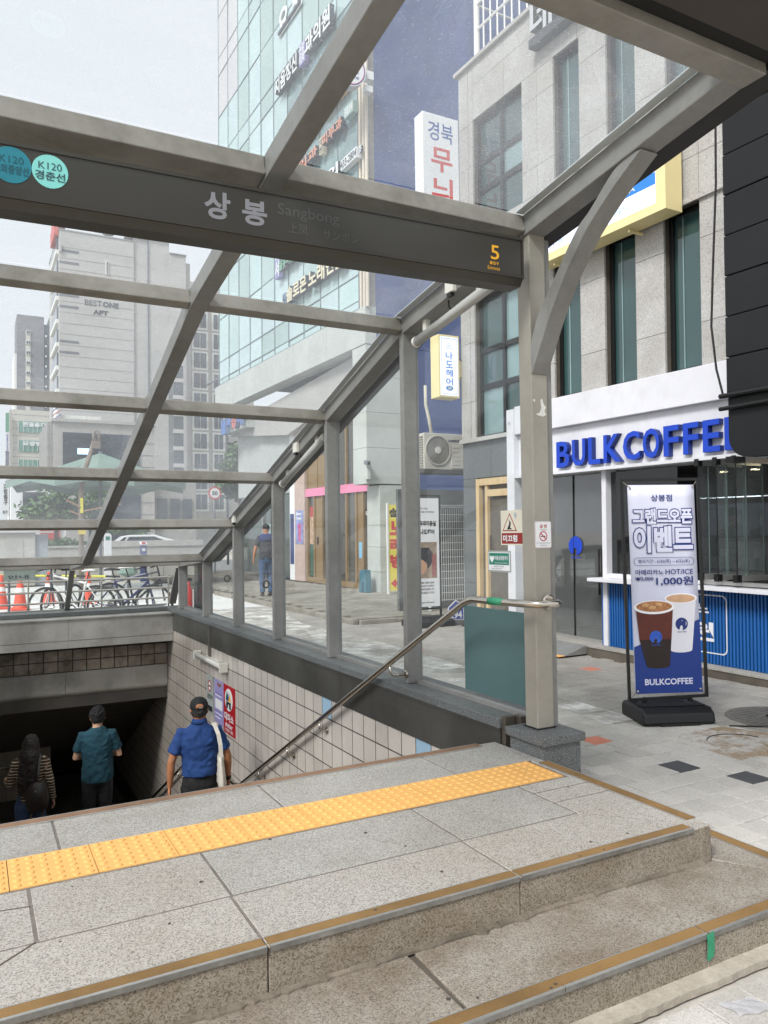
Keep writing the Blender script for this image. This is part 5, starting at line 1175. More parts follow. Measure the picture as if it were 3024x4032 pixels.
def btext(s, m, s0, s1, z0, z1, bold=0.0, lift=0.0):
    # rectangle given in the sheet's own coordinates at the left edge
    k0 = skew(z0); return text(s, m, bs, BN(s0-k0, OL+lift, z0), SE, Z3, s1-s0, z1-z0, bold, lift=0.0006)
bpoly('blue_field', M_pb, [(XL0+0.001, 0.215), (XR0_-0.001, 0.215), (XR0_-0.001, 0.80), (XL0+0.001, 0.588)])
btext('상봉점', M_pn, -0.103, 0.076, 1.758, 1.812, 0.012)
btext('그랜드오픈', M_pn, -0.267, 0.251, 1.567, 1.707, 0.085, 0.0004); btext('그랜드오픈', M_pw, -0.259, 0.243, 1.575, 1.699, 0.038, 0.0012)
btext('이벤트', M_pn, -0.262, 0.250, 1.335, 1.565, 0.080, 0.0004); btext('이벤트', M_pw, -0.254, 0.242, 1.343, 1.557, 0.040, 0.0012)
def outline(x0, x1, z0, z1, w, m):
    out = roundrect(x1-x0, z1-z0, (z1-z0)/2-0.001, 6, x0, z0); inn = roundrect(x1-x0-2*w, z1-z0-2*w, (z1-z0)/2-w-0.001, 6, x0+w, z0+w); mb = MB(BN); n = len(out)
    for p, q in zip(out, inn): mb.vert((p[0], OL+0.0006, p[1])); mb.vert((q[0], OL+0.0006, q[1]))
    for k in range(n): mb.face((2*k, 2*((k+1) % n), 2*((k+1) % n)+1, 2*k+1))
    mb.build('oval_outline', m, bs, fix=False)
outline(-0.268, 0.238, 1.238, 1.304, 0.0035, M_pn)
btext('행사기간 : 6/20(목) ~ 6/22(토)', M_pn, -0.222, 0.212, 1.254, 1.288, 0.01)
btext('아메리카노', M_pn, -0.247, -0.010, 1.163, 1.208, 0.015); btext('HOT/ICE', M_pn, 0.005, 0.237, 1.166, 1.208, 0.01)
btext('₩2,000', M_pn, -0.249, -0.095, 1.115, 1.150, 0.01); bpoly('strike', M_pn, [(-0.258, 1.130), (-0.108, 1.131), (-0.108, 1.134), (-0.258, 1.133)], 0.0006)
btext('1,000원', M_pn, -0.074, 0.238, 1.074, 1.150, 0.018)
btext('BULKCOFFEE', M_pw, -0.188, 0.212, 0.282, 0.332, 0.025, 0.0008)
# the two printed cups
coffee = mat('print_coffee', '#5a2418', rough=0.5, var=0.2, scale=14); cdk = mat('print_coffee_dark', '#221511', rough=0.5, var=0.15, scale=12); ice = mat('print_ice', '#a9744a', rough=0.5, var=0.5, scale=60)
latte = mat('print_latte', '#c9a07e', rough=0.5, var=0.12, scale=20); cupw = mat('print_cup', '#dcdae2', rough=0.5, var=0.03); cuprim = mat('print_rim', '#efeef2', rough=0.5, var=0.02)
def ell(cx, cz, rx, rz_, a0=0, a1=360, n=24): return [(cx+rx*math.cos(R(a0+(a1-a0)*k/n)), cz+rz_*math.sin(R(a0+(a1-a0)*k/n))) for k in range(n if a1-a0 >= 360 else n+1)]
kx = 0.0155
bpoly('paper_cup', cupw, [(-0.003-kx, 0.965), (0.255-kx, 0.965)]+[(0.218-kx-0.01, 0.56)]+ell(0.118-kx, 0.556, 0.090, 0.020, 0, -180, 10)[1:-1]+[(0.022-kx, 0.56)], 0.0010)
bpoly('paper_cup_rim', cuprim, ell(0.126-kx, 0.972, 0.137, 0.042), 0.0018); bpoly('latte', latte, ell(0.126-kx, 0.970, 0.122, 0.033), 0.0026)
bpoly('iced_cup', coffee, [(-0.262-kx+0.008, 0.90), (0.058-kx, 0.90), (0.035-kx, 0.64), (-0.232-kx, 0.64)], 0.0034)
bpoly('iced_cup_lower', cdk, [(-0.232-kx, 0.645), (0.035-kx, 0.645), (0.014-kx, 0.44)]+ell(-0.083-kx, 0.435, 0.096, 0.020, 0, -180, 10)[1:-1]+[(-0.182-kx, 0.44)], 0.0034)
bpoly('iced_cup_rim', cuprim, ell(-0.100-kx, 0.905, 0.170, 0.056), 0.0042); bpoly('ice', ice, ell(-0.100-kx, 0.910, 0.150, 0.043), 0.0050)
for k, (c, z) in enumerate(((-0.17, 0.925), (-0.06, 0.93), (-0.115, 0.905))): bpoly('ice_cube', mat('print_ice_cube', '#c99c6c', rough=0.4, var=0.3, scale=50), [(c-0.03-kx, z-0.012), (c+0.02-kx, z-0.018), (c+0.035-kx, z+0.006), (c-0.015-kx, z+0.014)], 0.0058)
def blogo(c, z, rr, lift, m, m2): logo(bs, BN(c, OL+lift, z), SE, Z3, rr, m, m2, True, 0.0005)
blogo(-0.095-kx, 0.665, 0.052, 0.0044, mat('print_logo_blue', '#2b57b8', rough=0.5), cdk); blogo(0.126-kx, 0.765, 0.052, 0.0020, M_pn, cupw)
for s, z in ((-0.278, 1.87), (0.250, 1.876), (-0.276, 0.235), (0.247, 0.240)):
    MB(BN).lathe([(0.009, OL), (0.009, OL+0.003), (0.004, OL+0.004)], (s, 0, z), 10, (0, 1, 0)).build('eyelet', M_chrome, bs)
    e = (lt if z > 1 else lb) if s < 0 else (rt if z > 1 else rb)
    MB().tube([BN(s, OL, z), ST(e[0], 0.0, e[1])], 0.003, 6).build('spring', M_chrome, bs)
# ------------------------------------------------------------------ glass office building beyond, in its own facade frame
GB = Vector((8.56, 16.9, 0))
def GF(a, o, b): return GB+FU*a+FN*o+FW*b
ofc = thing('glass_building', 'tall aqua glass office building with a pale stone base', 'building', GF(5, 0, -0.2))
def aqua(name, c):
    return mat(name, c, rough=0.10, var=0.08, scale=0.5, rand=0.14, spec=0.9, dirt=0.06)
M_aq = [aqua('curtain_glass_a', '#b3cccc'), aqua('curtain_glass_b', '#abc4c2'), aqua('curtain_glass_c', '#bad0d3'), aqua('curtain_glass_d', '#a1bab6')]  # sky reflections put into the pale, varying pane colours
M_mul = mat('mullion_grey', '#6f7c80', rough=0.5, metal=0.3, var=0.08)
M_sto = mat('pale_stone', '#b9bdb9', rough=0.6, var=0.05, scale=1.0, dirt=0.10, rand=0.05)
M_navy = mat('navy_wall', '#4b5a86', rough=0.7, var=0.16, scale=0.9, stretch=(1, 1, 0.12), dirt=0.12, fine=0.08, fscale=8)
TOP = 30.0
MB(GF).box(0.25, 12.0, -9, -0.06, 6.9, TOP).build('core', M_dark, ofc)
MB(GF).box(-0.02, 0.30, -12, -0.30, 6.0, TOP).build('navy_side_wall', M_navy, ofc)
MB(GF).box(-0.01, 0.30, -12, -1.42, -0.3, 5.99).build('navy_side_wall', M_navy, ofc)
NB, P0_, PW = 10, 0.35, 1.165
hz = [6.95]
for k in range(6): hz += [7.15+3.93*k, 7.82+3.93*k, 9.45+3.93*k]
hz = [h for h in hz if h < TOP]+[TOP]
for i in range(NB):
    a0, a1 = P0_+PW*i, P0_+PW*(i+1)
    for z0, z1 in zip(hz, hz[1:]):
        if z1-z0 < 0.1: continue
        m = M_aq[rng.choice((0, 0, 1, 2, 2, 3))]
        if i < 4 and 9.0 < z0 < 13.5: m = mat('curtain_glass_dark_reflection', '#7d9698', rough=0.10, var=0.25, scale=1.5, rand=0.2, spec=0.9)  # darker panes: dark reflection of the sign letters put into the colour
        if i >= NB-2 and z0 > 17: m = mat('curtain_panel_grey', '#c5c3c6', rough=0.3, var=0.04, rand=0.06)
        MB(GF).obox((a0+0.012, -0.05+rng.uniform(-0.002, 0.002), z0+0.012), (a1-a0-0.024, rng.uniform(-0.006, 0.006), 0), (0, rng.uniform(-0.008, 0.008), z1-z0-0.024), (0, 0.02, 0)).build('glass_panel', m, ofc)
for i in range(NB+1): MB(GF).box(P0_+PW*i-0.011, P0_+PW*i+0.011, -0.06, -0.012, 6.9, TOP).build('mullion', M_mul, ofc)
for z in hz: MB(GF).box(P0_, P0_+PW*NB, -0.06, -0.014, z-0.012, z+0.012).build('transom', M_mul, ofc)
# beige corner strip with drain pipes
beige = mat('pipe_beige', '#c9beae', rough=0.5, var=0.06)
MB(GF).box(0.0, 0.34, -0.3, -0.10, 6.0, TOP).build('corner_strip', mat('corner_grey', '#8d8a86', rough=0.6, var=0.1), ofc)
for a in (0.28, 0.10, -0.06):
    MB(GF).tube([(a, -0.05, 6.9), (a, -0.05, TOP)], 0.045, 10).build('drain_pipe', beige, ofc)
# stone band over the shop, big corner block, shop pier
ed = [-0.02+1.14*k for k in range(12)]
for a0, a1 in zip(ed, ed[1:]):
    MB(GF).box(a0+0.006, a1-0.006, -0.5, 0.0, 6.0, 6.93).build('stone_band', M_sto, ofc)
for z0, z1 in ((2.52, 3.42), (3.42, 4.3), (4.3, 5.2), (5.2, 5.97)):
    MB(GF).box(-0.03, 0.70, -1.4, 0.0, z0+0.004, z1-0.004).build('corner_block', M_sto, ofc)
for z0, z1 in ((-0.2, 0.33), (0.33, 0.95), (0.95, 1.50), (1.50, 2.50)):
    MB(GF).box(-0.02, 0.66, -1.4, -0.37, z0+0.004, z1-0.004).build('pier_block', M_sto, ofc)
M_awn = mat('canopy_soffit', '#a8a6a2', rough=0.6, var=0.06)
MB(GF).prism([(0.6, 6.0), (12, 5.3), (12, 5.0), (6.0, 4.4), (3.0, 4.9), (0.72, 5.4)], lambda a, b, o: (a, o, b), -0.9, -0.35).build('swooping_soffit', M_awn, ofc)
# ground floor ice cream shop
ic = thing('dessert_shop', 'timber and glass dessert shop front with a pink band', 'shop', GF(3, -0.4, -0.2))
tim = mat('shop_timber', '#87704f', rough=0.5, var=0.12, scale=5, stretch=(5, 5, 0.7)); pink = mat('shop_pink', '#dd86a8', rough=0.5, var=0.03); pgr = granite('pink_granite', '#a38a80', '#c3aaa0', '#d4bfb6', scale=60, rough=0.6, dirt=0.1)
dgl = window('shop_dark_glass', '#4d4a44', rough=0.05, spec=0.8, var=0.4)
O = -0.62
def gbx(n, m, a0, a1, b0, b1, o0=O-0.1, o1=O, par=None): return MB(GF).box(a0, a1, o0, o1, b0, b1).build(n, m, par or ic)
gbx('granite_pier', pgr, 5.15, 5.95, -0.2, 5.5, O-0.5, O+0.05); gbx('back_wall', mat('shop_inside', '#75604a', rough=0.7, var=0.3, scale=1.5), 0.6, 5.2, -0.2, 5.2, O-1.2, O-1.1); gbx('side_wall', tim, 0.60, 0.66, -0.2, 5.4, O-1.1, O+0.2)
gbx('pink_band', pink, 0.6, 5.16, 2.40, 2.64, O-0.1, O+0.02); gbx('threshold', tim, 0.66, 5.15, -0.2, -0.05)
for a in (0.66, 1.35, 1.75, 2.35, 3.45, 3.95, 4.52, 5.02): gbx('mullion', tim, a, a+0.09, -0.05, 2.40)
for a0, a1 in ((0.75, 1.35), (1.84, 2.35), (2.44, 3.45), (3.54, 3.95), (4.61, 5.02)): gbx('pane', dgl, a0, a1, -0.05, 2.40, O-0.08, O-0.06)
for a0, a1 in ((1.44, 1.75), (4.04, 4.52)): gbx('timber_panel', tim, a0, a1, -0.05, 2.40, O-0.09, O-0.04)
for a in (0.66, 1.35, 2.35, 3.45, 4.30, 5.02): gbx('upper_mullion', tim, a, a+0.08, 2.64, 4.6)
gbx('upper_pane', dgl, 0.66, 5.1, 2.64, 4.6, O-0.08, O-0.05); gbx('upper_timber', tim, 3.5, 5.1, 2.64, 3.6, O-0.04, O-0.02)
gbx('pier_poster', mat('poster_berry', '#8791c0', rough=0.4, var=0.5, scale=4), 5.25, 5.85, 0.95, 2.0, O+0.051, O+0.06); text('Berry', whp, ic, GF(5.78, O+0.061, 1.82), FR, FW, 0.4, 0.12, 0.04); text('Yummy', whp, ic, GF(5.80, O+0.061, 1.68), FR, FW, 0.44, 0.12, 0.04)
MB(GF).prism([(5.62, 1.02), (5.44, 1.02), (5.38, 1.58), (5.68, 1.58)], lambda a, b, o: (a, o, b), O+0.061, O+0.064).build('poster_drink', mat('poster_drink', '#b45f8c', var=0.2, scale=8), ic)
gbx('menu_poster', mat('poster_red_menu', '#a8443e', rough=0.5, var=0.1), 4.60, 4.98, 1.78, 2.10, O-0.058, O-0.05); gbx('menu_poster', mat('poster_food', '#b89a80', rough=0.5, var=0.5, scale=7), 4.60, 4.98, 0.95, 1.78, O-0.058, O-0.05); gbx('menu_poster', mat('poster_green', '#37594a', rough=0.5, var=0.15), 4.60, 4.98, 0.0, 0.94, O-0.058, O-0.05)
gbx('glow_sign', emit('red_glow', '#e0442a', 0.8), 2.50, 3.05, 1.95, 2.35, O-0.3, O-0.28); gbx('sticker_blue', mat('sticker_cyan', '#7fb6d6'), 1.40, 1.68, 0.62, 1.05, O-0.039, O-0.03)
rect(ic, 'intercom', M_dark, GF(4.40, O-0.03, 0.95), FR, FW, 0.10, 0.22, 0.01)
text('두쫀쿠', whp, ic, GF(1.33, O-0.055, 1.75), FR, FW, 0.4, 0.12, 0.02)
# next shop further along
nx_ = thing('corner_shop', 'far corner shop front with blue door panel and red lettering', 'shop', GF(9, -0.3, -0.2))
gbx('white_pilaster', M_white, 5.95, 6.35, -0.2, 5.2, O-0.2, O+0.05, nx_); gbx('poster_column', mat('poster_navy', '#3b4474', var=0.4, scale=6), 6.0, 6.3, 0.3, 1.9, O+0.051, O+0.06, nx_)
gbx('shop_glass', window('corner_glass', '#56605e', rough=0.05), 6.35, 11.4, -0.15, 2.6, O-0.1, O-0.04, nx_); gbx('upper_wall', mat('grey_panel', '#a9adaa', rough=0.6, var=0.06), 6.35, 11.6, 2.6, 5.3, O-0.3, O, nx_)
gbx('blue_panel', mat('panel_navy', '#2f3d78', rough=0.5, var=0.08), 8.15, 8.9, -0.12, 1.20, O-0.04, O+0.0, nx_); gbx('poster_strip', mat('poster_mix', '#8ea6a8', var=0.5, scale=5), 8.15, 8.9, 1.22, 1.6, O-0.04, O, nx_)
text('약', M_rd, nx_, GF(8.05, O-0.03, 1.25), FR, FW, 0.5, 0.55, 0.06); gbx('pink_note', mat('note_pink', '#c98bb4'), 8.35, 8.6, 0.3, 0.6, O+0.001, O+0.006, nx_); gbx('yellow_note', mat('note_yellow', '#d9c45a'), 8.25, 8.34, 0.5, 0.7, O+0.001, O+0.006, nx_)
gbx('end_frame', M_alu, 8.9, 9.0, -0.15, 2.6, O-0.05, O+0.02, nx_); gbx('end_frame', M_dark, 8.03, 8.13, -0.15, 2.6, O-0.05, O+0.02, nx_)
# lettering boxes on the glass wall
def osign(name, label, a0, a1, b0, b1, body, m, depth=0.12, o=0.05, plate=None, bold=0.03, side=None):
    t = thing(name, label, 'sign', GF((a0+a1)/2, 0, b0), 'signs on the glass building')
    if plate: MB(GF).box(a1, a0, 0.0, o, b0-0.03, b1+0.03).build('plate', plate, t)
    else: MB(GF).box(a1+0.05, a0-0.05, 0.02, 0.07, b0+0.05, b0+0.15).build('mounting_rail', M_sgd, t)
    text(body, m, t, GF(a0, o+(0.0 if not plate else 0.001), b0), FR, FW, a0-a1, b1-b0, bold, depth=0.0 if plate else depth, side=side, name='lettering'); return t
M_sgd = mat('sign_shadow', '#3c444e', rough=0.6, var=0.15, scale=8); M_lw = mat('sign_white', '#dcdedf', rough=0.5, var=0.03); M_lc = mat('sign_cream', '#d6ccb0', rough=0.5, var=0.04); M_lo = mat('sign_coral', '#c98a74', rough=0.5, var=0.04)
k9 = lambda a: 0.956*(a+17)-16.9
z9 = lambda z: CAMZ+(z-CAMZ)*0.956
def os9(name, label, a0, a1, b0, b1, *r_, **kw): return osign(name, label, k9(a0), k9(a1), z9(b0), z9(b1), *r_, **kw)
os9('clinic_sign', 'white raised clinic lettering high on the glass building', 6.45, 4.62, 15.45, 16.0, '지음정신', M_lw, side=M_sgd, depth=0.14)
os9('clinic_badge', 'lilac plate between the clinic lettering', 4.50, 4.08, 15.45, 16.05, '건강\n의학', M_lw, plate=mat('sign_lilac', '#8d86b8', rough=0.5), o=0.16)
os9('clinic_suffix', 'white raised letters right of the lilac plate', 4.02, 2.25, 15.45, 16.05, '과의원', M_lw, side=M_sgd, depth=0.14)
os9('window_letter', 'large pale letters stuck on the highest visible glass', 6.52, 4.6, 17.5, 18.3, '요 도', M_lw, depth=0.02, o=0.01)
os9('tax_sign', 'orange sign plate under the round sign', 3.22, 1.35, 13.25, 13.62, '박세정.류세무사', M_sgd, plate=mat('sign_orange', '#e0b070', rough=0.5), o=0.16)
os9('small_white_sign', 'white rounded sign plate left of the orange plate', 4.42, 3.32, 13.15, 13.48, 'Y/U', M_sgd, plate=M_lw, o=0.16)
os9('blue_letter_sign', 'pale blue letters half hidden by the canopy beam', 5.6, 4.5, 12.95, 13.35, '금근', mat('sign_paleblue', '#9cc0d4'), side=M_sgd, depth=0.14)
os9('skin_clinic_sign', 'coral raised lettering on the glass building', 2.85, 1.55, 12.22, 12.56, '피부과', M_lo, side=M_sgd, depth=0.14)
os9('skin_clinic_badge', 'pale narrow plate beside the coral lettering', 3.08, 2.90, 12.15, 12.55, '의\n원', M_sgd, plate=M_lc, o=0.16)
os9('eye_clinic_sign', 'coral raised lettering left of the narrow plate', 4.5, 3.16, 12.18, 12.5, '리과', M_lo, side=M_sgd, depth=0.14)
os9('green_small_sign', 'small green plate near the drain pipes', 1.45, 0.95, 12.42, 12.66, '진료과목', M_lw, plate=mat('sign_greygreen', '#8faaa0', rough=0.5), o=0.16)
os9('phone_sign', 'white phone number plate 433-2804 on the glass building', 1.70, 0.77, 11.12, 11.34, '433-2804', M_sgd, plate=M_lw, o=0.16)
os9('dental_sign', 'white raised letter left of the phone plate', 2.6, 1.80, 11.05, 11.42, '의', M_lw, side=M_sgd, depth=0.14)
os9('floor_sign', 'tiny floor mark right of the phone plate', 0.74, 0.60, 11.17, 11.35, '3F', M_lw, side=M_sgd, depth=0.05)
os9('academy_sign', 'green raised lettering with a crest under the station sign', 6.2, 4.95, 9.68, 10.05, '설유니언', mat('sign_green', '#6fa58d', rough=0.5), side=M_sgd, depth=0.14)
t = os9('academy_crest', 'lilac crest plate left of the green lettering', 6.60, 6.24, 9.58, 10.12, '서', M_lw, plate=mat('sign_violet', '#8a87b5', rough=0.5), o=0.16)
os9('academy_suffix', 'coral letters right of the green lettering', 4.9, 3.9, 9.72, 10.05, '어학', M_lo, side=M_sgd, depth=0.14)
os9('karaoke_sign', 'cream raised karaoke lettering on the glass building', 5.56, 4.0, 8.50, 8.98, '솔로몬', M_lc, side=M_sgd, depth=0.14)
os9('karaoke_suffix', 'cream raised letters continuing the karaoke sign', 3.85, 1.5, 8.48, 9.0, '노래연습', M_lc, side=M_sgd, depth=0.14)
os9('karaoke_plate', 'small dark blue plate before the karaoke lettering', 5.95, 5.62, 8.5, 8.85, '노', M_sgd, plate=mat('sign_steelblue', '#5d7590', rough=0.5), o=0.16)
# round ice cream sign projecting from the corner
t = thing('round_sign', 'round white projecting ice cream sign with pink and blue rim', 'sign', (8.1, 16.4, 11.9))
c = Vector((7.94, 16.35, 12.42)); rr = 0.43
MB().lathe([(rr, -0.12), (rr, 0.12)], c, 36, (0, 1, 0)).build('drum', mat('drum_grey', '#b9bcbf', rough=0.4), t)
f0 = c+Vector((0, -0.121, 0)); pk = mat('logo_pink', '#d4437f', rough=0.5); bl = mat('logo_blue', '#3c4b8c', rough=0.5)
disc(t, 'rim_white', M_lw, f0, X3, Z3, rr, t=0.004); disc(t, 'rim_blue', bl, f0, X3, Z3, rr*0.95, t=0.004, lift=0.004); disc(t, 'rim_pink', pk, f0, X3, Z3, rr*0.90, t=0.004, lift=0.008); disc(t, 'field', M_lw, f0, X3, Z3, rr*0.86, t=0.004, lift=0.012)
f1 = f0+Vector((0, -0.017, 0)); text('B', pk, t, f1+Vector((-0.16, 0, 0.02)), X3, Z3, 0.15, 0.20, 0.05); text('R', bl, t, f1+Vector((0.01, 0, 0.02)), X3, Z3, 0.15, 0.20, 0.05); rect(t, 'pink_bar', pk, f1+Vector((-0.015, 0, 0.02)), X3, Z3, 0.05, 0.20, 0.003)
text('baskin', bl, t, f1+Vector((-0.24, 0, -0.11)), X3, Z3, 0.46, 0.10, 0.03); text('robbins', bl, t, f1+Vector((-0.25, 0, -0.24)), X3, Z3, 0.48, 0.10, 0.03)
MB().box(8.44, 8.62, 16.3, 16.5, 12.35, 12.55).build('arm', M_lw, t); MB().box(8.40, 8.60, 16.32, 16.48, 12.05, 12.2).build('arm', M_lw, t)
MB().ball((8.40, 16.38, 12.88), 0.09).build('cone_scoop', mat('scoop_pink', '#d79ab5', rough=0.5), t)
# camera, small bits on the stone corner, yellow banner, blue plastic barrier
t = thing('security_camera', 'small grey security camera on the pale stone corner', 'camera', (8.5, 16.8, 2.9)); 
MB().box(8.52, 8.60, 16.72, 16.86, 2.62, 2.92).build('mount', M_sto, t); MB().obox((8.44, 16.6, 2.95), (0.10, -0.02, 0), (0.02, 0.2, 0.03), (0, 0, 0.11)).build('body', mat('camera_grey', '#6d7173', rough=0.4), t, bevel=0.01); MB().tube([(8.49, 16.58, 3.0), (8.485, 16.56, 3.0)], 0.03, 10).build('lens', M_black, t)
t = thing('karaoke_banner', 'yellow upright banner with red lettering by the stone pier', 'banner', (9.1, 16.3, G))
MB().box(8.86, 9.36, 16.3, 16.31, -0.1, 1.98).build('sheet', mat('banner_yellow', '#e6d45a', rough=0.5, var=0.04), t); MB().box(8.81, 8.85, 16.28, 16.33, G, 2.02).build('pole', wh2, t)
for k, (ch, m) in enumerate((('솔로', ink), ('노', M_rd), ('래', M_rd), ('방', M_rd))): text(ch, m, t, (8.89, 16.30, 1.68-0.40*k-(0.04 if k else 0)), X3, Z3, 0.40 if k else 0.42, 0.22 if k == 0 else 0.34, 0.06)
poly(t, 'arrow', M_rd, (8.90, 16.30, -0.02), X3, Z3, [(0, 0.1), (0.14, 0.22), (0.14, 0.15), (0.34, 0.15), (0.34, 0.05), (0.14, 0.05), (0.14, -0.02)], t=0.002)
t = thing('plastic_barrier', 'teal plastic weight block leaning at the stone pier', 'block', (8.75, 17.3, RZ))
tp = mat('teal_plastic', '#3f6f80', rough=0.5, var=0.08)
MB().prism([(0, 0), (0.13, 0), (0.15, 0.26), (0.22, 0.26), (0.24, 0), (0.40, 0), (0.34, 0.56), (0.06, 0.56)], lambda y, z, x: (x, 16.95+y, RZ+z), 8.55, 8.72).build('block', tp, t, bevel=0.012)

# ------------------------------------------------------------------ far buildings (each set at its own distance)
def far(X, z, Y0, Y): k = Y/Y0; return (X*k, CAMZ+(z-CAMZ)*k)
def fbox(par, n, m, X0, X1, z0, z1, Y0, Y, d=2.0, oy=0.0):
    a, b = far(X0, z0, Y0, Y), far(X1, z1, Y0, Y); return MB().box(a[0], b[0], Y+oy, Y+oy+d, a[1], b[1]).build(n, m, par)
apt = mat('apt_stone', '#b3b1af', rough=0.85, var=0.05, scale=0.25, stretch=(1, 1, 3), dirt=0.05, fine=0.05, fscale=1.1)
aptw = mat('apt_window', '#57616a', rough=0.1, spec=0.8, var=0.2, rand=0.2); aptf = mat('apt_frame', '#e2e2de', rough=0.5, var=0.03); strp = mat('apt_stripe', '#6a6d74', rough=0.6, var=0.1)
YA = 105
t = thing('apartment_block', 'tall grey stone apartment block with lettering on its wall', 'building', (14, YA, G))
fbox(t, 'wall', apt, 6.97, 13.53, -0.3, 29.55, 75, YA, 14); fbox(t, 'wall', apt, 13.53, 16.9, -0.3, 30.1, 75, YA, 14, 0.25); fbox(t, 'wall', apt, 16.9, 18.5, -0.3, 28.95, 75, YA, 14, 0.1); fbox(t, 'wall', apt, 18.5, 19.0, -0.3, 28.4, 75, YA, 14, 0.6)
for X0, X1, z in ((6.9, 13.6, 29.55), (12.75, 14.85, 29.98), (14.85, 16.95, 30.12), (16.9, 18.55, 28.97)): fbox(t, 'parapet_cap', mat('cap_grey', '#8b8987', rough=0.7), X0, X1, z, z+0.09, 75, YA, 14.2, -0.1)
for z in (27.6, 26.52, 23.5, 22.45, 19.25, 18.25): fbox(t, 'stripe', strp, 6.97, 8.62, z, z+0.19, 75, YA, 0.2, -0.06)
M_apl = mat('apt_letter', '#4c5058', rough=0.6)
a, b = far(9.14, 22.9, 75, YA), far(12.13, 23.43, 75, YA)
text('BEST', M_apl, t, (a[0], YA-0.05, a[1]), X3, Z3, (b[0]-a[0])*0.50, b[1]-a[1], 0.0); text('ONE', M_apl, t, (a[0]+(b[0]-a[0])*0.53, YA-0.05, a[1]), X3, Z3, (b[0]-a[0])*0.47, b[1]-a[1], 0.04)
a, b = far(9.86, 22.12, 75, YA), far(11.2, 22.56, 75, YA); text('APT', M_apl, t, (a[0], YA-0.05, a[1]), X3, Z3, b[0]-a[0], b[1]-a[1], 0.05)
MB().box(9.75, 15.2-5.2, YA-0.3, YA+14, 38, 39).build('roof_box', apt, t)
for k in range(9):                        # balconies seen edge-on along the left side
    z = 39-3.0*k; MB().box(9.42, 9.75, YA+1, YA+9, z-0.9, z-0.4).build('balcony', aptf, t); MB().box(9.55, 9.74, YA+1.2, YA+8.8, z-0.4, z+1.3).build('window', aptw, t)
red = mat('roof_red', '#c65a50', rough=0.6, var=0.05); MB().box(9.3, 10.75, YA+0.5, YA+6, 42.2, 43.2).build('red_roof', red, t); MB().box(9.2, 9.7, YA+0.5, YA+6, 40.4, 42.2).build('red_roof', red, t)
fbox(t, 'louvre', aptf, 10.98, 11.28, 26.0, 27.3, 75, YA, 0.2, -0.1)
for k in range(14): fbox(t, 'louvre_slot', strp, 11.04, 11.22, 26.05+k*0.088, 26.08+k*0.088, 75, YA, 0.05, -0.16)
for z in range(4, 29): fbox(t, 'stone_joint', mat('apt_joint', '#949290', rough=0.9), 6.98, 13.5, z, z+0.03, 75, YA, 0.06, -0.03)
fbox(t, 'drain_pipe', strp, 14.84, 14.93, 3, 30.1, 75, YA, 0.15, 0.1)
# window columns at the right
YB = 112
t = thing('apartment_wing', 'grey apartment wing with rows of balcony windows', 'building', (31, YB, G))
fbox(t, 'wall', mat('apt_wing_wall', '#b0ada8', rough=0.8, var=0.06, scale=0.3, dirt=0.08), 18.9, 27, -0.3, 28.2, 80, YB, 10)
for k in range(11):
    z = 26.3-2.13*k
    for X0, X1 in ((20.48, 21.79), (22.60, 23.55)):
        a, b = far(X0, z-0.78, 80, YB), far(X1, z+0.78, 80, YB)
        w = MB().box(a[0]-0.28, b[0]+0.28, YB-0.10, YB-0.02, a[1]-0.28, b[1]+0.28).build('window', aptf, t)
        xm = (a[0]+b[0])/2
        MB().box(a[0], xm-0.05, YB-0.14, YB-0.11, a[1], b[1]).build('pane', aptw, w); MB().box(xm+0.05, b[0], YB-0.14, YB-0.11, a[1], b[1]).build('pane', aptw, w)
        for hh in (0.25, 0.55, 0.85): MB().tube([(a[0]-0.25, YB-0.5, a[1]+hh), (b[0]+0.25, YB-0.5, a[1]+hh)], 0.03, 5).build('balcony_rail', strp, w)
t = thing('stair_tower', 'dark glazed stair strip on the apartment block', 'building', (23, 100, G))
fbox(t, 'glazing', window('stair_glass', '#4e565c', rough=0.1), 16.08, 16.95, -0.3, 19.0, 70, 100, 3)
for k in range(10): fbox(t, 'spandrel', apt, 16.06, 16.97, 3.0+1.55*k, 3.35+1.55*k, 70, 100, 0.3, -0.1)
# grey tower at the left
YT = 225
t = thing('grey_tower', 'slim grey brick tower far at the left', 'building', (13, YT, G)); tw = mat('tower_brick', '#7b7c80', rough=0.85, var=0.10, scale=0.3, stretch=(1, 1, 3), fine=0.12, fscale=0.9)
fbox(t, 'wall', tw, 4.4, 7.21, -0.3, 26.7, 95, YT, 12); fbox(t, 'side_wall', aptf, 4.16, 4.4, -0.3, 22.3, 95, YT, 12, 1); fbox(t, 'stair_glass', aptw, 7.25, 7.75, -0.3, 25.9, 95, YT, 8, 0.5); fbox(t, 'wall', tw, 7.75, 8.3, -0.3, 26.74, 95, YT, 10, 0.2); fbox(t, 'window_strip', mat('tower_strip', '#bcbbb2', rough=0.7), 5.30, 5.79, 14, 24.97, 95, YT, 0.3, -0.1)
for k in range(9):
    z = 24.55-1.16*k; w = fbox(t, 'window', aptf, 5.30, 5.80, z, z+0.40, 95, YT, 0.3, -0.35); fbox(w, 'pane', aptw, 5.36, 5.56, z+0.05, z+0.35, 95, YT, 0.1, -0.5); fbox(w, 'pane', aptw, 5.60, 5.76, z+0.05, z+0.35, 95, YT, 0.1, -0.5)
    fbox(t, 'stair_light', aptf, 7.32, 7.5, z-0.1, z+0.1, 95, YT, 0.2, 0.2)
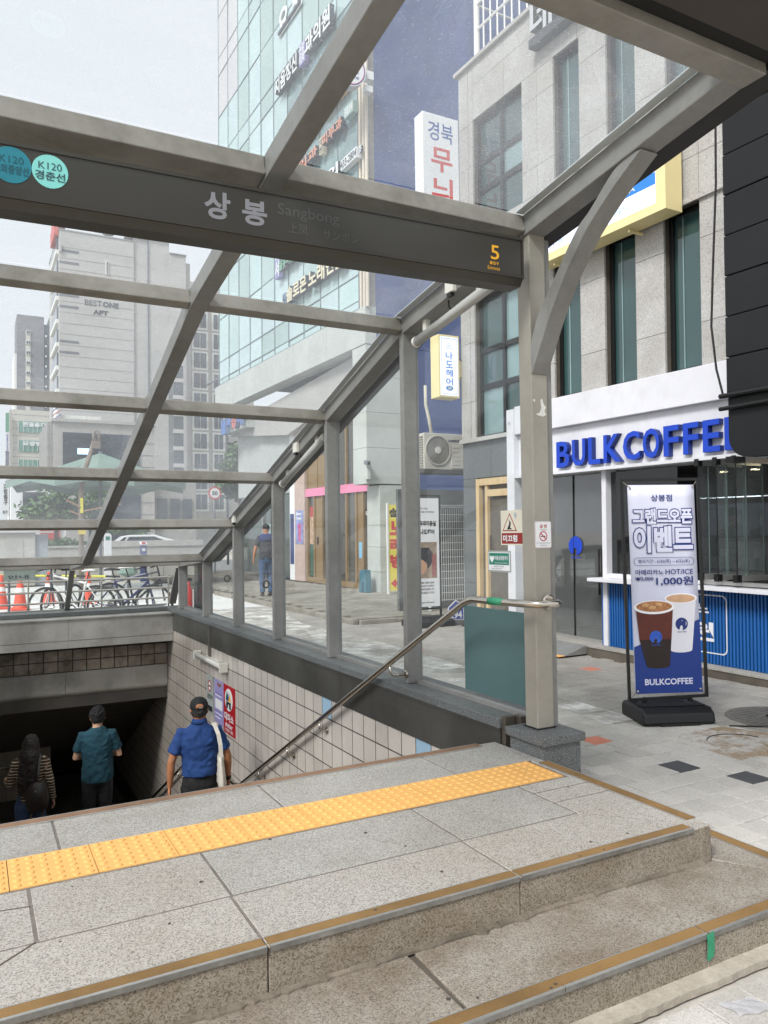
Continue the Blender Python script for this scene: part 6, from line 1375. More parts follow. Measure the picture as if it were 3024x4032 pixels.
# hospital
YH = 150
t = thing('hospital_building', 'pale tiled hospital with green glass strips and white letters', 'building', (9, YH, G)); hw = mat('hospital_tile', '#c2beb4', rough=0.7, var=0.05, scale=0.2, dirt=0.06); hg = mat('hospital_green', '#5d8f80', rough=0.12, spec=0.8, var=0.15, rand=0.2)
fbox(t, 'wall', hw, 2.42, 5.6, -0.3, 10.2, 58, YH, 14); fbox(t, 'side_wall', mat('hospital_side', '#aaa79f', rough=0.7), 2.25, 2.42, -0.3, 10.2, 58, YH, 14, 0.4)
for k, s in enumerate(('한걸음재활', '요양병원', '')):
    z0 = (8.64, 7.32, 6.0)[k]; w = fbox(t, 'window', hg, 2.78, 5.2, z0, z0+0.77, 58, YH, 0.4, -0.2)
    for j in range(7): fbox(w, 'glazing_bar', aptf, 2.78+0.30*j, 2.80+0.30*j, z0, z0+0.77, 58, YH, 0.1, -0.32)
    if s:
        a, b = far(3.04, z0+0.40, 58, YH), far(4.86 if k == 0 else 4.62, z0+0.72, 58, YH); text(s, M_lw, t, (a[0], YH-0.4, a[1]), X3, Z3, b[0]-a[0], b[1]-a[1], 0.04)
for k in range(9): fbox(t, 'tile_joint', strp, 2.42, 5.6, 6.0+0.48*k, 6.02+0.48*k, 58, YH, 0.05, -0.03)
for zz2, s, c in ((9.2, '', '#4f8f72'), (7.8, '한걸음요양병원', '#6b74a8'), (6.6, '치과', '#55504e')):
    p = fbox(t, 'blade_sign', mat('blade_'+c[1:], c if not s.startswith('한') else '#cfd0d8', rough=0.5), 1.99, 2.2, zz2-0.6, zz2+0.68, 58, YH, 0.6, -1)
    if s: a, b = far(2.04, zz2-0.5, 58, YH), far(2.16, zz2+0.6, 58, YH); text('\n'.join(s), mat('blade_ink', '#4d558f'), t, (a[0], YH-1.01, a[1]), X3, Z3, b[0]-a[0], b[1]-a[1], 0.03)
# low stone building with the dark window and cornices
YF = 70
t = thing('stone_bank', 'low grey stone building with a wide dark window', 'building', (10, YF, G)); bk = mat('bank_stone', '#a5a29d', rough=0.75, var=0.07, scale=0.35, dirt=0.1); dkw = window('bank_glass', '#2f3840', rough=0.08, var=0.2)
fbox(t, 'wall', bk, 4.33, 10.25, -0.27, 8.45, 50, YF, 9); fbox(t, 'side_wall', mat('bank_side', '#8b8986', rough=0.8), 4.0, 4.33, -0.27, 8.4, 50, YF, 9, 0.5)
fbox(t, 'cornice', bk, 4.2, 10.35, 8.38, 8.56, 50, YF, 9.3, -0.3); fbox(t, 'upper_roof', mat('bank_roof', '#d3d2cb', rough=0.7), 4.4, 7.05, 8.56, 8.85, 50, YF, 6, 0.4); fbox(t, 'window', dkw, 4.83, 9.35, 5.6, 7.75, 50, YF, 0.3, -0.1); fbox(t, 'window', dkw, 6.3, 9.37, -0.2, 4.75, 50, YF, 0.3, -0.1)
fbox(t, 'lit_screen', emit('screen_glow', '#a9cfe8', 1.0), 5.65, 6.33, 6.44, 6.80, 50, YF, 0.05, -0.18)
for k in range(10): fbox(t, 'stone_joint', strp, 9.4, 10.25, 0.5+0.75*k, 0.53+0.75*k, 50, YF, 0.04, -0.03)
fbox(t, 'lower_wing', mat('bank_wing', '#8f8d88', rough=0.8, var=0.12), 10.25, 13.0, -0.27, 4.9, 50, YF, 8, 0.6)
for k in range(3): fbox(t, 'wing_window', dkw, 10.5+0.8*k, 11.1+0.8*k, 2.4, 3.8, 50, YF, 0.3, 0.45)
t = thing('barber_pole', 'barber pole on the roof of the stone building', 'pole', (6.2, YF, 11.6)); c0 = far(4.52, 8.6, 50, YF)
MB().lathe([(0.28, 0), (0.28, 1.1)], (c0[0], YF+0.3, c0[1]), 14).build('drum', aptf, t)
for k in range(3): MB().tube([(c0[0]+0.29*math.cos(q*0.5+k*2.1), YF+0.3+0.29*math.sin(q*0.5+k*2.1), c0[1]+q*0.09) for q in range(13)], 0.04, 5).build('stripe', red if k % 2 else bl, t)
# white shop and upright signs at the far left
YW = 60
t = thing('white_shop', 'white low shop with a dark window behind the tree', 'building', (3.5, YW, G)); fbox(t, 'wall', M_white, 1.69, 4.2, -0.27, 4.06, 42, YW, 6); fbox(t, 'window', dkw, 2.21, 3.2, 2.55, 3.63, 42, YW, 0.3, -0.1); fbox(t, 'red_board', mat('board_red', '#b3403c', rough=0.5), 3.0, 3.9, 0.9, 2.4, 42, YW, 0.3, -0.2); text('최가', whp, t, (4.6, YW-0.21, 2.1), X3, Z3, 0.7, 0.5, 0.05)
t = thing('upright_banner', 'white upright banner with black lettering at the far left', 'banner', (1.9, 55, G)); fbox(t, 'sheet', whp, 1.23, 1.52, 2.4, 3.92, 40, 55, 0.1); fbox(t, 'pole', strp, 1.53, 1.56, -0.27, 4.0, 40, 55, 0.1)
a = far(1.30, 2.5, 40, 55); text('2\n번\n출\n구', ink, t, (a[0], 54.98, a[1]+0.55), X3, Z3, 0.22, 1.35, 0.05); text('BOY', ink, t, (a[0]-0.05, 54.98, a[1]), X3, Z3, 0.3, 0.2, 0.03)
# ------------------------------------------------------------------ middle distance beyond the stair roof
M_leaf = [mat('leaf_dark', '#47613c', rough=0.7, var=0.35, scale=4), mat('leaf_mid', '#5f7d4a', rough=0.7, var=0.3, scale=4), mat('leaf_light', '#7f9a57', rough=0.7, var=0.25, scale=4)]
M_bark = mat('bark', '#5a4a3c', rough=0.9, var=0.25, scale=10, bump=0.4, fscale=40)
def tree(label, c, rx, rz_, zc, n, leaf=0.16, m=(0, 1), seed=1, cat='tree', ry=None, name='leafy_tree'):
    rg = random.Random(seed); t = thing(name, label, cat, (c[0], c[1], G)); ry = ry or rx
    mb = MB(); mb.tube([(c[0], c[1], G), (c[0]+0.05, c[1], zc*0.5), (c[0], c[1]+0.05, zc)], [0.16, 0.12, 0.07], 8)
    clumps = []
    for k in range(16):
        d = Vector((rg.gauss(0, 1), rg.gauss(0, 1), rg.gauss(0, 0.9))).normalized()*rg.uniform(0.35, 0.95)
        p = Vector((c[0]+d.x*rx, c[1]+d.y*ry, zc+d.z*rz_)); clumps.append((p, rg.uniform(0.28, 0.5)))
        if k < 8: mb.tube([(c[0], c[1], zc-rz_*0.5), tuple(Vector((c[0], c[1], zc)).lerp(p, 0.5)), tuple(p)], [0.05, 0.035, 0.015], 5)
    mb.build('trunk', M_bark, t)
    mb = MB()
    for k in range(n):
        p, s = clumps[k % len(clumps)]
        d = Vector((rg.gauss(0, 1), rg.gauss(0, 1), rg.gauss(0, 0.8))); d = d.normalized()*rg.random()**0.5
        q = p+Vector((d.x*rx*s, d.y*ry*s, d.z*rz_*s)); a = Vector((rg.gauss(0, 1), rg.gauss(0, 1), rg.gauss(0, 0.5))).normalized()*leaf*rg.uniform(0.6, 1.2); b = a.cross(Vector((rg.gauss(0, 1), rg.gauss(0, 1), rg.gauss(0, 1)))).normalized()*leaf*0.45
        mb.cur = rg.choice((0, 0, 1)); i = len(mb.v); mb.v += [tuple(q-a), tuple(q+b), tuple(q+a), tuple(q-b)]; mb.face((i, i+1, i+2, i+3))
    mb.build('crown', [M_leaf[m[0]], M_leaf[m[1]]], t, fix=False); return t
tree('dark green street tree behind the leaning pole', (4.6, 52, 0), 2.6, 1.5, 3.6, 2600, 0.22, (0, 1), 2)
tree('bright shrub by the low stone building', (5.6, 48, 0), 1.6, 0.8, 4.4, 1300, 0.18, (1, 2), 3, 'tree', name='pale_tree')
tree('green street tree before the corner of the glass building', (11.4, 36, 0), 1.15, 1.5, 4.4, 2200, 0.20, (0, 1), 4)
tree('roof garden shrub on top of the apartment block', (15.6, 107, 0), 1.3, 1.0, 42.6, 700, 0.32, (0, 1), 5, 'shrub', name='roof_shrub').children[0].hide_render = False
tree('low hedge shrub left of the kiosk', (4.4, 44, 0), 1.7, 0.5, 0.85, 1200, 0.14, (0, 0), 6, 'shrub', name='hedge_shrub')
tree('round shrub behind the white car', (9.9, 58, 0), 1.8, 0.7, 1.9, 1000, 0.2, (0, 1), 8, 'shrub', name='round_shrub')
# shade parasol
t = thing('shade_parasol', 'wide dark green street parasol behind the stair roof', 'parasol', (3.35, 24, G))
grn = mat('parasol_green', '#74897f', rough=0.8, var=0.1, scale=1.5); mb = MB(); n = 8
cc = Vector((3.35, 24, 3.80)); rim = [Vector((3.35+2.6*math.cos(2*math.pi*k/n+0.2), 24+2.6*math.sin(2*math.pi*k/n+0.2), 2.86)) for k in range(n)]
for k in range(n):
    A, B_ = rim[k], rim[(k+1) % n]; mid = (A+B_)/2+Vector((0, 0, 0.13)); q0, q1, qm = cc.lerp(A, 0.5)+Vector((0, 0, -0.06)), cc.lerp(B_, 0.5)+Vector((0, 0, -0.06)), cc.lerp(mid, 0.5)+Vector((0, 0, -0.03))
    for tri in ((cc, q0, qm), (cc, qm, q1), (q0, A, mid, qm), (qm, mid, B_, q1)): mb.face([mb.vert(p) for p in tri])
    for P_ in (A, ): mb.face([mb.vert(p) for p in (A, mid, mid-Vector((0, 0, 0.16)), A-Vector((0, 0, 0.20)))]); mb.face([mb.vert(p) for p in (mid, B_, B_-Vector((0, 0, 0.20)), mid-Vector((0, 0, 0.16)))])
mb.build('canopy', grn, t, fix=False)
MB().tube([(3.35, 24, G), (3.35, 24, 3.85)], 0.05, 10).build('pole', strp, t)
for k in range(n): MB().tube([cc-Vector((0, 0, 0.12)), rim[k]], 0.018, 5).build('rib', strp, t)
MB().box(3.0, 3.7, 23.65, 24.35, G, G+0.14).build('base', M_dgran, t)
# leaning utility post with lamp box
t = thing('leaning_pole', 'rusty leaning post with brackets and a yellow tag', 'pole', (2.58, 22, G)); rp2 = mat('rusty_post', '#84776b', rough=0.8, var=0.2, scale=5, dirt=0.2)
MB().tube([(2.58, 22, G), (2.58, 22, 2.6), (2.66, 22, 3.05), (2.93, 22, 3.95)], [0.07, 0.07, 0.065, 0.06], 10).build('post', rp2, t, smooth=True)
MB().tube([(2.90, 21.98, 3.85), (2.91, 21.98, 4.15), (2.97, 21.98, 4.22), (3.03, 21.98, 4.15), (3.04, 21.98, 3.8)], 0.045, 8).build('hook', rp2, t, smooth=True)
MB().box(2.84, 3.06, 21.9, 22.0, 3.70, 3.90).build('lamp_box', rp2, t); MB().box(2.55, 2.62, 21.9, 21.93, 1.95, 2.35).build('yellow_tag', mat('tag_yellow', '#d9d23c', rough=0.5), t); MB().box(2.50, 2.68, 21.88, 21.92, 1.38, 1.56).build('yellow_plate', mat('tag_yellow2', '#d7c25a', rough=0.5), t)
for a, b in (((2.2, 21.9, 2.3), (2.56, 21.9, 2.1)), ((2.3, 21.9, 2.0), (2.55, 21.9, 1.9)), ((2.62, 21.9, 2.0), (3.6, 21.9, 2.2))): MB().tube([a, b], 0.02, 5).build('spike', mat('spike_rust', '#a07b62'), t)
# white car
YS = 55
t = thing('white_car', 'white estate car parked behind the low stone wall', 'car', (10.7, YS, G)); wc = mat('car_white', '#e6e7e8', rough=0.25, var=0.02, spec=0.6); k_ = 1.447
pf = [(8.35, 0.55), (8.35, 1.0), (8.75, 1.15), (9.25, 1.52), (9.7, 1.60), (11.3, 1.60), (12.2, 1.32), (12.9, 1.15), (13.15, 0.85), (13.1, 0.15), (8.4, 0.15)]
MB().prism([(x, z) for x, z in pf], lambda x, z, q: (x, YS+q, z+G+0.18), 0, 1.75).build('body', wc, t, bevel=0.05)
MB().prism([(9.35, 1.18), (9.55, 1.46), (11.2, 1.48), (11.9, 1.22)], lambda x, z, q: (x, YS-0.012+q, z+G+0.18), 0, 0.02).build('side_window', dkw, t); MB().prism([(8.80, 1.12), (9.22, 1.45), (9.38, 1.45), (9.2, 1.15)], lambda x, z, q: (x, YS-0.012+q, z+G+0.18), 0, 0.02).build('rear_window', dkw, t)
for x in (9.2, 12.2):
    w = MB().lathe([(0.32, 0), (0.32, 0.2)], (x, YS-0.01, G+0.33), 20, (0, 1, 0)).build('wheel', M_rubber, t); MB().lathe([(0.2, 0), (0.2, 0.02)], (x, YS-0.03, G+0.33), 16, (0, 1, 0)).build('rim', M_alu, w)
MB().tube([(9.5, YS+0.15, 1.72), (11.2, YS+0.15, 1.72)], 0.025, 6).build('roof_rail', M_dark, t)
# stone wall of the other stair, box, kiosks
stw = mat('far_stone', '#b6b3ad', rough=0.85, var=0.08, scale=0.8, dirt=0.12)
t = thing('stone_wall', 'pale low stone wall of the opposite stair entrance', 'wall', (5, 30, G))
for k in range(6): MB().box(2.3+0.95*k+0.004, 2.3+0.95*(k+1), 30, 30.4, G, 0.95).build('wall_slab', stw, t)
for k in range(6): MB().box(2.3+0.95*k+0.004 if k < 1 else 2.3+0.95*k+0.004, 2.3+0.95*(k+1), 29.95, 30.45, 0.952, 1.02 if k < 2 else 1.17).build('wall_cap', stw, t)
t = thing('utility_cabinet', 'pale concrete utility cabinet at the left behind the glass', 'cabinet', (1.2, 28, G)); MB().box(0.3, 1.87, 28, 28.8, G, 1.48).build('body', stw, t, bevel=0.03); MB().box(0.95, 1.5, 27.985, 28.0, 0.3, 1.25).build('panel', mat('cabinet_panel', '#a8a59e', rough=0.8), t, bevel=0.01); MB().box(1.87, 2.25, 28.1, 28.7, G, 1.44).build('side_unit', mat('cabinet_grey', '#9aa1a8', rough=0.6), t); MB().box(0.1, 2.4, 27.9, 28.9, 1.481, 1.54).build('lid', stw, t)
t = thing('info_post', 'slim white information post before the stone wall', 'post', (4.3, 29, G)); MB().prism(roundrect(0.24, 1.72, 0.09), lambda x, z, q: (4.18+x, 29+q, G+z), 0, 0.12).build('body', whp, t); rect(t, 'screen', green, (4.22, 28.999, 1.2), X3, Z3, 0.15, 0.14, 0.004)
t = thing('blue_kiosk', 'small navy kiosk with a slanted white and red top', 'kiosk', (5.36, 28, G)); MB().box(5.25, 5.46, 28, 28.2, G, 1.02).build('body', mat('kiosk_navy', '#3a4578', rough=0.5), t); MB().obox((5.24, 27.98, 1.0), (0.23, 0, 0), (0, 0.2, 0.10), (0, -0.02, 0.04)).build('top', whp, t); rect(t, 'red_mark', M_rd, (5.28, 27.995, 1.05), X3, Z3, 0.14, 0.08, 0.02); rect(t, 'white_label', whp, (5.29, 27.998, 0.80), X3, Z3, 0.12, 0.1, 0.003)
t = thing('speed_sign', 'round red rimmed speed limit sign on a pole', 'sign', (8.54, 30.2, G)); MB().tube([(8.54, 30.25, G), (8.54, 30.25, 3.35)], 0.035, 8).build('pole', strp, t); disc(t, 'rim', M_rd, (8.54, 30.2, 3.02), X3, Z3, 0.26, t=0.004); disc(t, 'field', whp, (8.54, 30.2, 3.02), X3, Z3, 0.20, t=0.004, lift=0.004); text('50', ink, t, (8.43, 30.191, 2.93), X3, Z3, 0.22, 0.17, 0.04)
t = thing('street_lamp', 'grey arm street lamp before the apartment wing', 'lamp', (12.1, 42, G)); MB().tube([(12.6, 42, G), (12.6, 42, 9.6), (12.45, 42, 10.1), (12.0, 42, 10.05)], 0.07, 8).build('mast', strp, t, smooth=True); MB().loft([((11.35, 42, 9.72), (0.02, 0, 0), (0, 0.1, 0)), ((11.6, 42, 9.80), (0.05, 0, 0.12), (0, 0.2, 0)), ((12.0, 42, 10.02), (0.03, 0, 0.06), (0, 0.08, 0))], 12).build('head', mat('lamp_grey', '#7d8285', rough=0.4, metal=0.4), t, smooth=True)
# coloured channel letters on the corner canopy
t = thing('colour_letter_sign', 'colourful blue and red block letters on the far corner canopy', 'sign', (8.9, 28, 5))
for k, (ch, c) in enumerate((('ㅂ', '#4f6fb0'), ('상', '#4f6fb0'), ('봉', '#c06a60'), ('약', '#4f6fb0'))): text(ch, mat('block_'+c[1:], c, rough=0.5), t, GF(11.3-0.62*k, 0.0, 4.95+0.04*k), FR, FW, 0.52, 0.55, 0.08, depth=0.15, side=mat('block_side', '#7488a8'), name='letter')
MB(GF).box(9.0, 11.6, -0.35, -0.02, 5.0, 5.5).build('backing', M_sto, t)

# ------------------------------------------------------------------ railing, cones, bicycles and signs just behind the entrance
t = thing('steel_railing', 'low steel railing behind the end glass of the stair roof', 'railing', (1.4, 13.3, G))
for z in (0.585, 0.41, 0.24): MB().tube([(-0.6, 13.3, z), (3.0, 13.3, z)], 0.016, 8).build('rail', M_chrome, t)
for x in (-0.3, 0.78, 1.87, 2.95): MB().tube([(x, 13.3, G), (x, 13.3, 0.62)], 0.014, 8).build('post', M_chrome, t)
t = thing('notice_board', 'grey notice board facing away behind the railing', 'sign', (0.66, 13.6, G)); MB().box(0.44, 0.90, 13.55, 13.57, 0.60, 0.95).build('board', mat('notice_grey', '#7f8a83', rough=0.5, var=0.05), t); text('안내', ink, t, (0.5, 13.549, 0.63), X3, Z3, 0.3, 0.06, 0.02); MB().tube([(0.52, 13.6, G), (0.52, 13.6, 0.9)], 0.02, 8).build('leg', strp, t)
def make_cone(label, x, y, s=1.0):
    t = thing('traffic_cone', label, 'cone', (x, y, G), 'orange traffic cones')
    oc = mat('cone_orange', '#d9523a', rough=0.5, var=0.06, scale=5); wb = mat('cone_band', '#e6e3df', rough=0.5)
    MB().box(x-0.19*s, x+0.19*s, y-0.19*s, y+0.19*s, G-0.01, G+0.04).build('base', oc, t, bevel=0.012)
    MB().lathe([(0.155*s, 0.04), (0.13*s, 0.12), (0.105*s, 0.30*s), (0.035*s, 0.74*s), (0.028*s, 0.75*s)], (x, y, G), 20).build('body', oc, t, smooth=False)
    MB().lathe([(0.094*s, 0.38*s), (0.078*s, 0.48*s)], (x, y, G), 20).build('band', wb, t)
make_cone('orange traffic cone right of the notice board', 1.62, 20.0); make_cone('large orange traffic cone at the left railing post', 0.93, 18.6); make_cone('orange traffic cone behind the white bicycle', 2.42, 19.4); make_cone('orange traffic cone half hidden at the left edge', 0.58, 19.2)
t = thing('barrier_bar', 'black and yellow striped bar between the cones', 'barrier', (1.3, 20, 0.3))
for k in range(8):
    a = Vector((0.6+0.32*k, 20.1-0.08*k, 0.43-0.012*k)); MB().tube([a, a+Vector((0.32, -0.08, -0.012))], 0.025, 8).build('segment', M_black if k % 2 else mat('bar_yellow', '#d8d34a', rough=0.5), t)
def bicycle(label, rear, front, colr, col2='#15161a', saddle=None, seed=0):
    """wheels, frame, fork, bars, saddle, crank; rear and front are the wheel contact points"""
    A, B_ = Vector((*rear, G)), Vector((*front, G)); d = (B_-A); wbse = d.length; d.normalize(); up = Vector((0, 0, 1)); sdv = d.cross(up); lean = 0.10
    up = (up+sdv*lean).normalized(); sdv = d.cross(up).normalized()
    t = thing('bicycle', label, 'bicycle', tuple(A.lerp(B_, 0.5)), 'bicycles parked behind the entrance'); fr_ = mat('bike_'+colr[1:], colr, rough=0.35, var=0.05); dkm = mat('bike_dark', '#17181b', rough=0.5); rr = 0.335
    def P(x, z, s=0.0): return A+d*x+up*z+sdv*s
    for x in (0, wbse):
        w = MB().tube([P(x+rr*math.cos(q), rr+rr*math.sin(q)) for q in [2*math.pi*k/40 for k in range(40)]], 0.022, 6, closed=True).build('wheel', M_rubber, t, smooth=True)
        MB().tube([P(x+(rr-0.022)*math.cos(q), rr+(rr-0.022)*math.sin(q)) for q in [2*math.pi*k/32 for k in range(32)]], 0.008, 5, closed=True).build('rim', M_alu, w)
        mb = MB()
        for k in range(18):
            q = 2*math.pi*k/18; mb.tube([P(x, rr), P(x+(rr-0.02)*math.cos(q), rr+(rr-0.02)*math.sin(q))], 0.0016, 3)
        mb.build('spokes', M_alu, w); MB().tube([P(x, rr, -0.05), P(x, rr, 0.05)], 0.02, 8).build('hub', M_alu, w)
    bbx, stx, hx = 0.42*wbse, 0.33*wbse, 0.88*wbse
    BBp, ST_, HT, HB = P(bbx, 0.28), P(stx, 0.80), P(hx, 0.88), P(hx+0.04, 0.74)
    MB().tube([BBp, ST_], 0.021, 8).build('seat_tube', fr_, t); MB().tube([ST_.lerp(BBp, 0.1), HT], 0.021, 8).build('top_tube', fr_, t); MB().tube([BBp, HB], 0.025, 8).build('down_tube', fr_, t); MB().tube([HT+up*0.05, HB], 0.020, 8).build('head_tube', fr_, t)
    for s in (-0.05, 0.05):
        MB().tube([BBp, P(0, rr, s)], 0.010, 6).build('chain_stay', fr_, t); MB().tube([ST_.lerp(BBp, 0.12), P(0, rr, s)], 0.009, 6).build('seat_stay', fr_, t); MB().tube([HB, P(wbse, rr, s)], 0.012, 6).build('fork', fr_, t)
    MB().tube([ST_, P(stx-0.04, 0.95)], 0.013, 8).build('seat_post', dkm, t); MB().loft([(P(stx-0.17, 0.965), sdv*0.06, up*0.02), (P(stx-0.08, 0.975), sdv*0.075, up*0.025), (P(stx+0.10, 0.965), sdv*0.02, up*0.015)], 10).build('saddle', mat('saddle_white', '#d9d8d4', rough=0.5) if saddle else dkm, t, smooth=True)
    MB().tube([HT+up*0.05, P(hx-0.02, 1.0)], 0.013, 8).build('stem', dkm, t); MB().tube([P(hx-0.10, 1.0, -0.28), P(hx, 1.01, -0.10), P(hx, 1.01, 0.10), P(hx-0.10, 1.0, 0.28)], 0.012, 8).build('handlebar', dkm, t)
    for s in (-0.12, 0.12): MB().tube([P(hx, 1.01, s), P(hx+0.12, 0.98, s*0.6), P(hx+0.10, 0.80, 0.02)], 0.003, 4).build('brake_cable', dkm, t)
    MB().tube([P(bbx+0.09*math.cos(q), 0.28+0.09*math.sin(q), 0.05) for q in [2*math.pi*k/20 for k in range(20)]], 0.008, 5, closed=True).build('chainring', dkm, t); MB().tube([P(bbx-0.12, 0.17, 0.07), P(bbx, 0.28, 0.06), P(bbx, 0.28, -0.06), P(bbx+0.12, 0.39, -0.07)], 0.010, 6).build('crank', dkm, t)
    return t
bicycle('white framed bicycle nearest the end glass', (2.02, 14.05), (1.12, 14.75), '#d4d4d2', saddle=1)
bicycle('dark blue bicycle with drop cables at the right', (2.02, 14.85), (2.93, 14.35), '#232c58')
bicycle('black bicycle behind the blue one', (2.35, 15.5), (3.30, 15.2), '#1d1e22', saddle=1)
bicycle('grey bicycle at the left of the bicycle row', (1.75, 15.4), (0.95+0.3, 14.6), '#4a4d55')
t = thing('closed_parasol', 'folded dark green parasol behind the bicycles', 'parasol', (2.95, 17, G)); MB().lathe([(0.03, 0.0), (0.22, 0.10), (0.12, 0.3), (0.02, 0.4)], (2.92, 17, 0.42), 10).build('folds', grn, t); MB().tube([(2.92, 17, G), (2.92, 17, 0.8)], 0.02, 8).build('pole', strp, t)
t = thing('vent_cabinet', 'black louvred vent cabinet beyond the last side pane', 'cabinet', (3.2, 12.2, G)); MB().box(3.15, 3.27, 12.15, 12.35, G, 0.86).build('case', M_black, t)
for k in range(9): MB().box(3.165, 3.255, 12.13, 12.149, -0.15+0.105*k, -0.08+0.105*k).build('louvre', M_dark, t)
t = thing('fire_extinguisher', 'red fire extinguisher standing beyond the side glass', 'extinguisher', (3.2, 13.2, G)); MB().lathe([(0.07, 0), (0.075, 0.05), (0.075, 0.62), (0.03, 0.72), (0.02, 0.78)], (3.26, 13.2, G), 16).build('cylinder', mat('extinguisher_red', '#b8322c', rough=0.35), t, smooth=True); MB().box(3.20, 3.32, 13.18, 13.22, G+0.78, G+0.83).build('lever', M_black, t)
t = thing('gas_bottle', 'grey bottle standing beside the red extinguisher', 'bottle', (3.4, 13.3, G)); MB().lathe([(0.08, 0), (0.085, 0.05), (0.085, 0.65), (0.03, 0.76), (0.03, 0.82)], (3.46, 13.3, G), 16).build('cylinder', mat('bottle_grey', '#6d7471', rough=0.4), t, smooth=True)
# ------------------------------------------------------------------ people
FOLD = {}
for nm, sc, st_ in (('top', 0.075, 0.028), ('trousers', 0.09, 0.022), ('hair', 0.03, 0.024)):
    tx = bpy.data.textures.new('folds_'+nm, 'CLOUDS'); tx.noise_scale = sc; tx.noise_depth = 1; FOLD[nm] = (tx, st_)
def skin_mat(name, c): return mat(name, c, rough=0.55, var=0.06, scale=12)
def person(label, pos, heading, Hh, skin, arms, legs=None, top=None, sleeve='short', trousers=None, hair=None, head_tilt=0.0, hem=0.86, tw=1.0, tuck=False, shoes='#1b1b1d'):
    """one continuous body grown from lofts by a voxel remesh; clothes and hair as children. Local axes: x right, y ahead, z up, for a 1.72 m figure"""
    s = Hh/1.72; M = Matrix.Translation(Vector(pos)) @ Matrix.Rotation(-heading, 4, 'Z') @ Matrix.Diagonal((s, s, s, 1))
    T = lambda x, y, z: tuple(M @ Vector((x, y, z)))
    t = thing('person', label, 'person', pos)
    def part(mb, name, m, vox, smooth_it=4, thick=False):
        o = mb.build(name, m, t, smooth=True, fix=True)
        r_ = o.modifiers.new('remesh', 'REMESH'); r_.mode = 'VOXEL'; r_.voxel_size = vox; r_.use_smooth_shade = True
        if smooth_it:
            q = o.modifiers.new('smooth', 'SMOOTH'); q.iterations = smooth_it; q.factor = 0.5
        if name in FOLD:
            q = o.modifiers.new('folds', 'DISPLACE'); q.texture = FOLD[name][0]; q.strength = FOLD[name][1]; q.mid_level = 0.5; q.texture_coords = 'LOCAL'
        return o
    V = Vector
    def arm_pts(sd, a):        # a: (elbow, wrist) in local coordinates for the right side, mirrored for the left
        e, w = a; return V((0.168*sd, 0.0, 1.405)), V(e), V(w)
    legs = legs or (((0.095, 0.02, 0.50), (0.10, 0.0, 0.08)), ((-0.095, 0.02, 0.50), (-0.10, 0.0, 0.08)))
    # ---- body
    mb = MB(T)
    mb.loft([((0, 0, 0.86), (0.15, 0, 0), (0, 0.10, 0)), ((0, 0, 0.95), (0.155, 0, 0), (0, 0.105, 0)), ((0, 0, 1.08), (0.135, 0, 0), (0, 0.095, 0)), ((0, 0.005, 1.28), (0.165, 0, 0), (0, 0.11, 0)), ((0, 0, 1.40), (0.175, 0, 0), (0, 0.085, 0)), ((0, 0, 1.455), (0.11, 0, 0), (0, 0.07, 0)), ((0, 0.0, 1.49), (0.058, 0, 0), (0, 0.058, 0)), ((0, 0.012, 1.55), (0.054, 0, 0), (0, 0.056, 0))], 18)
    hd = V((0, 0.02+0.05*math.sin(head_tilt), 1.605)); ct, sn = math.cos(head_tilt), math.sin(head_tilt)
    def HD(x, y, z): return hd+V((x, y*ct+z*sn, z*ct-y*sn))
    mb.loft([(HD(0, 0.01, -0.115*math.cos(math.pi*k/10)), V((0.076*max(0.05, math.sin(math.pi*k/10))**0.8, 0, 0)), (HD(0, 0.095, 0)-hd)*max(0.05, math.sin(math.pi*k/10))**0.8) for k in range(11)], 16)
    mb.loft([(HD(0, 0.03, -0.115), (0.03, 0, 0), (0, 0.03, 0)), (HD(0, 0.055, -0.10), (0.035, 0, 0), (0, 0.03, 0)), (HD(0, 0.05, -0.05), (0.055, 0, 0), (0, 0.04, 0))], 12)       # jaw
    mb.loft([(HD(0, 0.095, -0.035), (0.016, 0, 0), (0, 0.022, 0)), (HD(0, 0.10, 0.0), (0.010, 0, 0), (0, 0.012, 0))], 8)                                       # nose
    for sd in (-1, 1): mb.loft([(HD(0.076*sd, 0.0, -0.035), (0.008, 0, 0), (0, 0.014, 0)), (HD(0.084*sd, -0.006, -0.005), (0.010, 0, 0), (0, 0.020, 0)), (HD(0.080*sd, -0.004, 0.022), (0.008, 0, 0), (0, 0.014, 0))], 8)   # ears
    for sd, a in ((1, arms[0]), (-1, arms[1])):
        S_, E_, W_ = arm_pts(sd, a); mb.tube([S_, S_.lerp(E_, 0.5), E_, E_.lerp(W_, 0.3), E_.lerp(W_, 0.75), W_], [0.052, 0.046, 0.038, 0.040, 0.030, 0.024], 12)
        # hand: palm and five fingers continuing the forearm
        dr = (W_-E_).normalized(); sid = dr.cross(V((sd*1.0, 0.25, 0))).normalized() if abs(dr.z) > 0.5 else V((0, 0, 1)); pn = dr.cross(sid).normalized()
        pc = W_+dr*0.045; mb.loft([(W_, sid*0.024, pn*0.018), (W_+dr*0.04, sid*0.036, pn*0.016), (W_+dr*0.085, sid*0.038, pn*0.014), (W_+dr*0.095, sid*0.030, pn*0.011)], 12)
        inw = pn if pn.x*sd < 0 else -pn
        for j, (off, ln) in enumerate(((-0.029, 0.062), (-0.010, 0.074), (0.010, 0.070), (0.028, 0.054))):
            b0 = W_+dr*0.085+sid*off; mb.tube([b0, b0+dr*ln*0.45+inw*0.006, b0+dr*ln*0.80+inw*0.024, b0+dr*ln*0.95+inw*0.038], [0.0095, 0.009, 0.0085, 0.0075], 7)
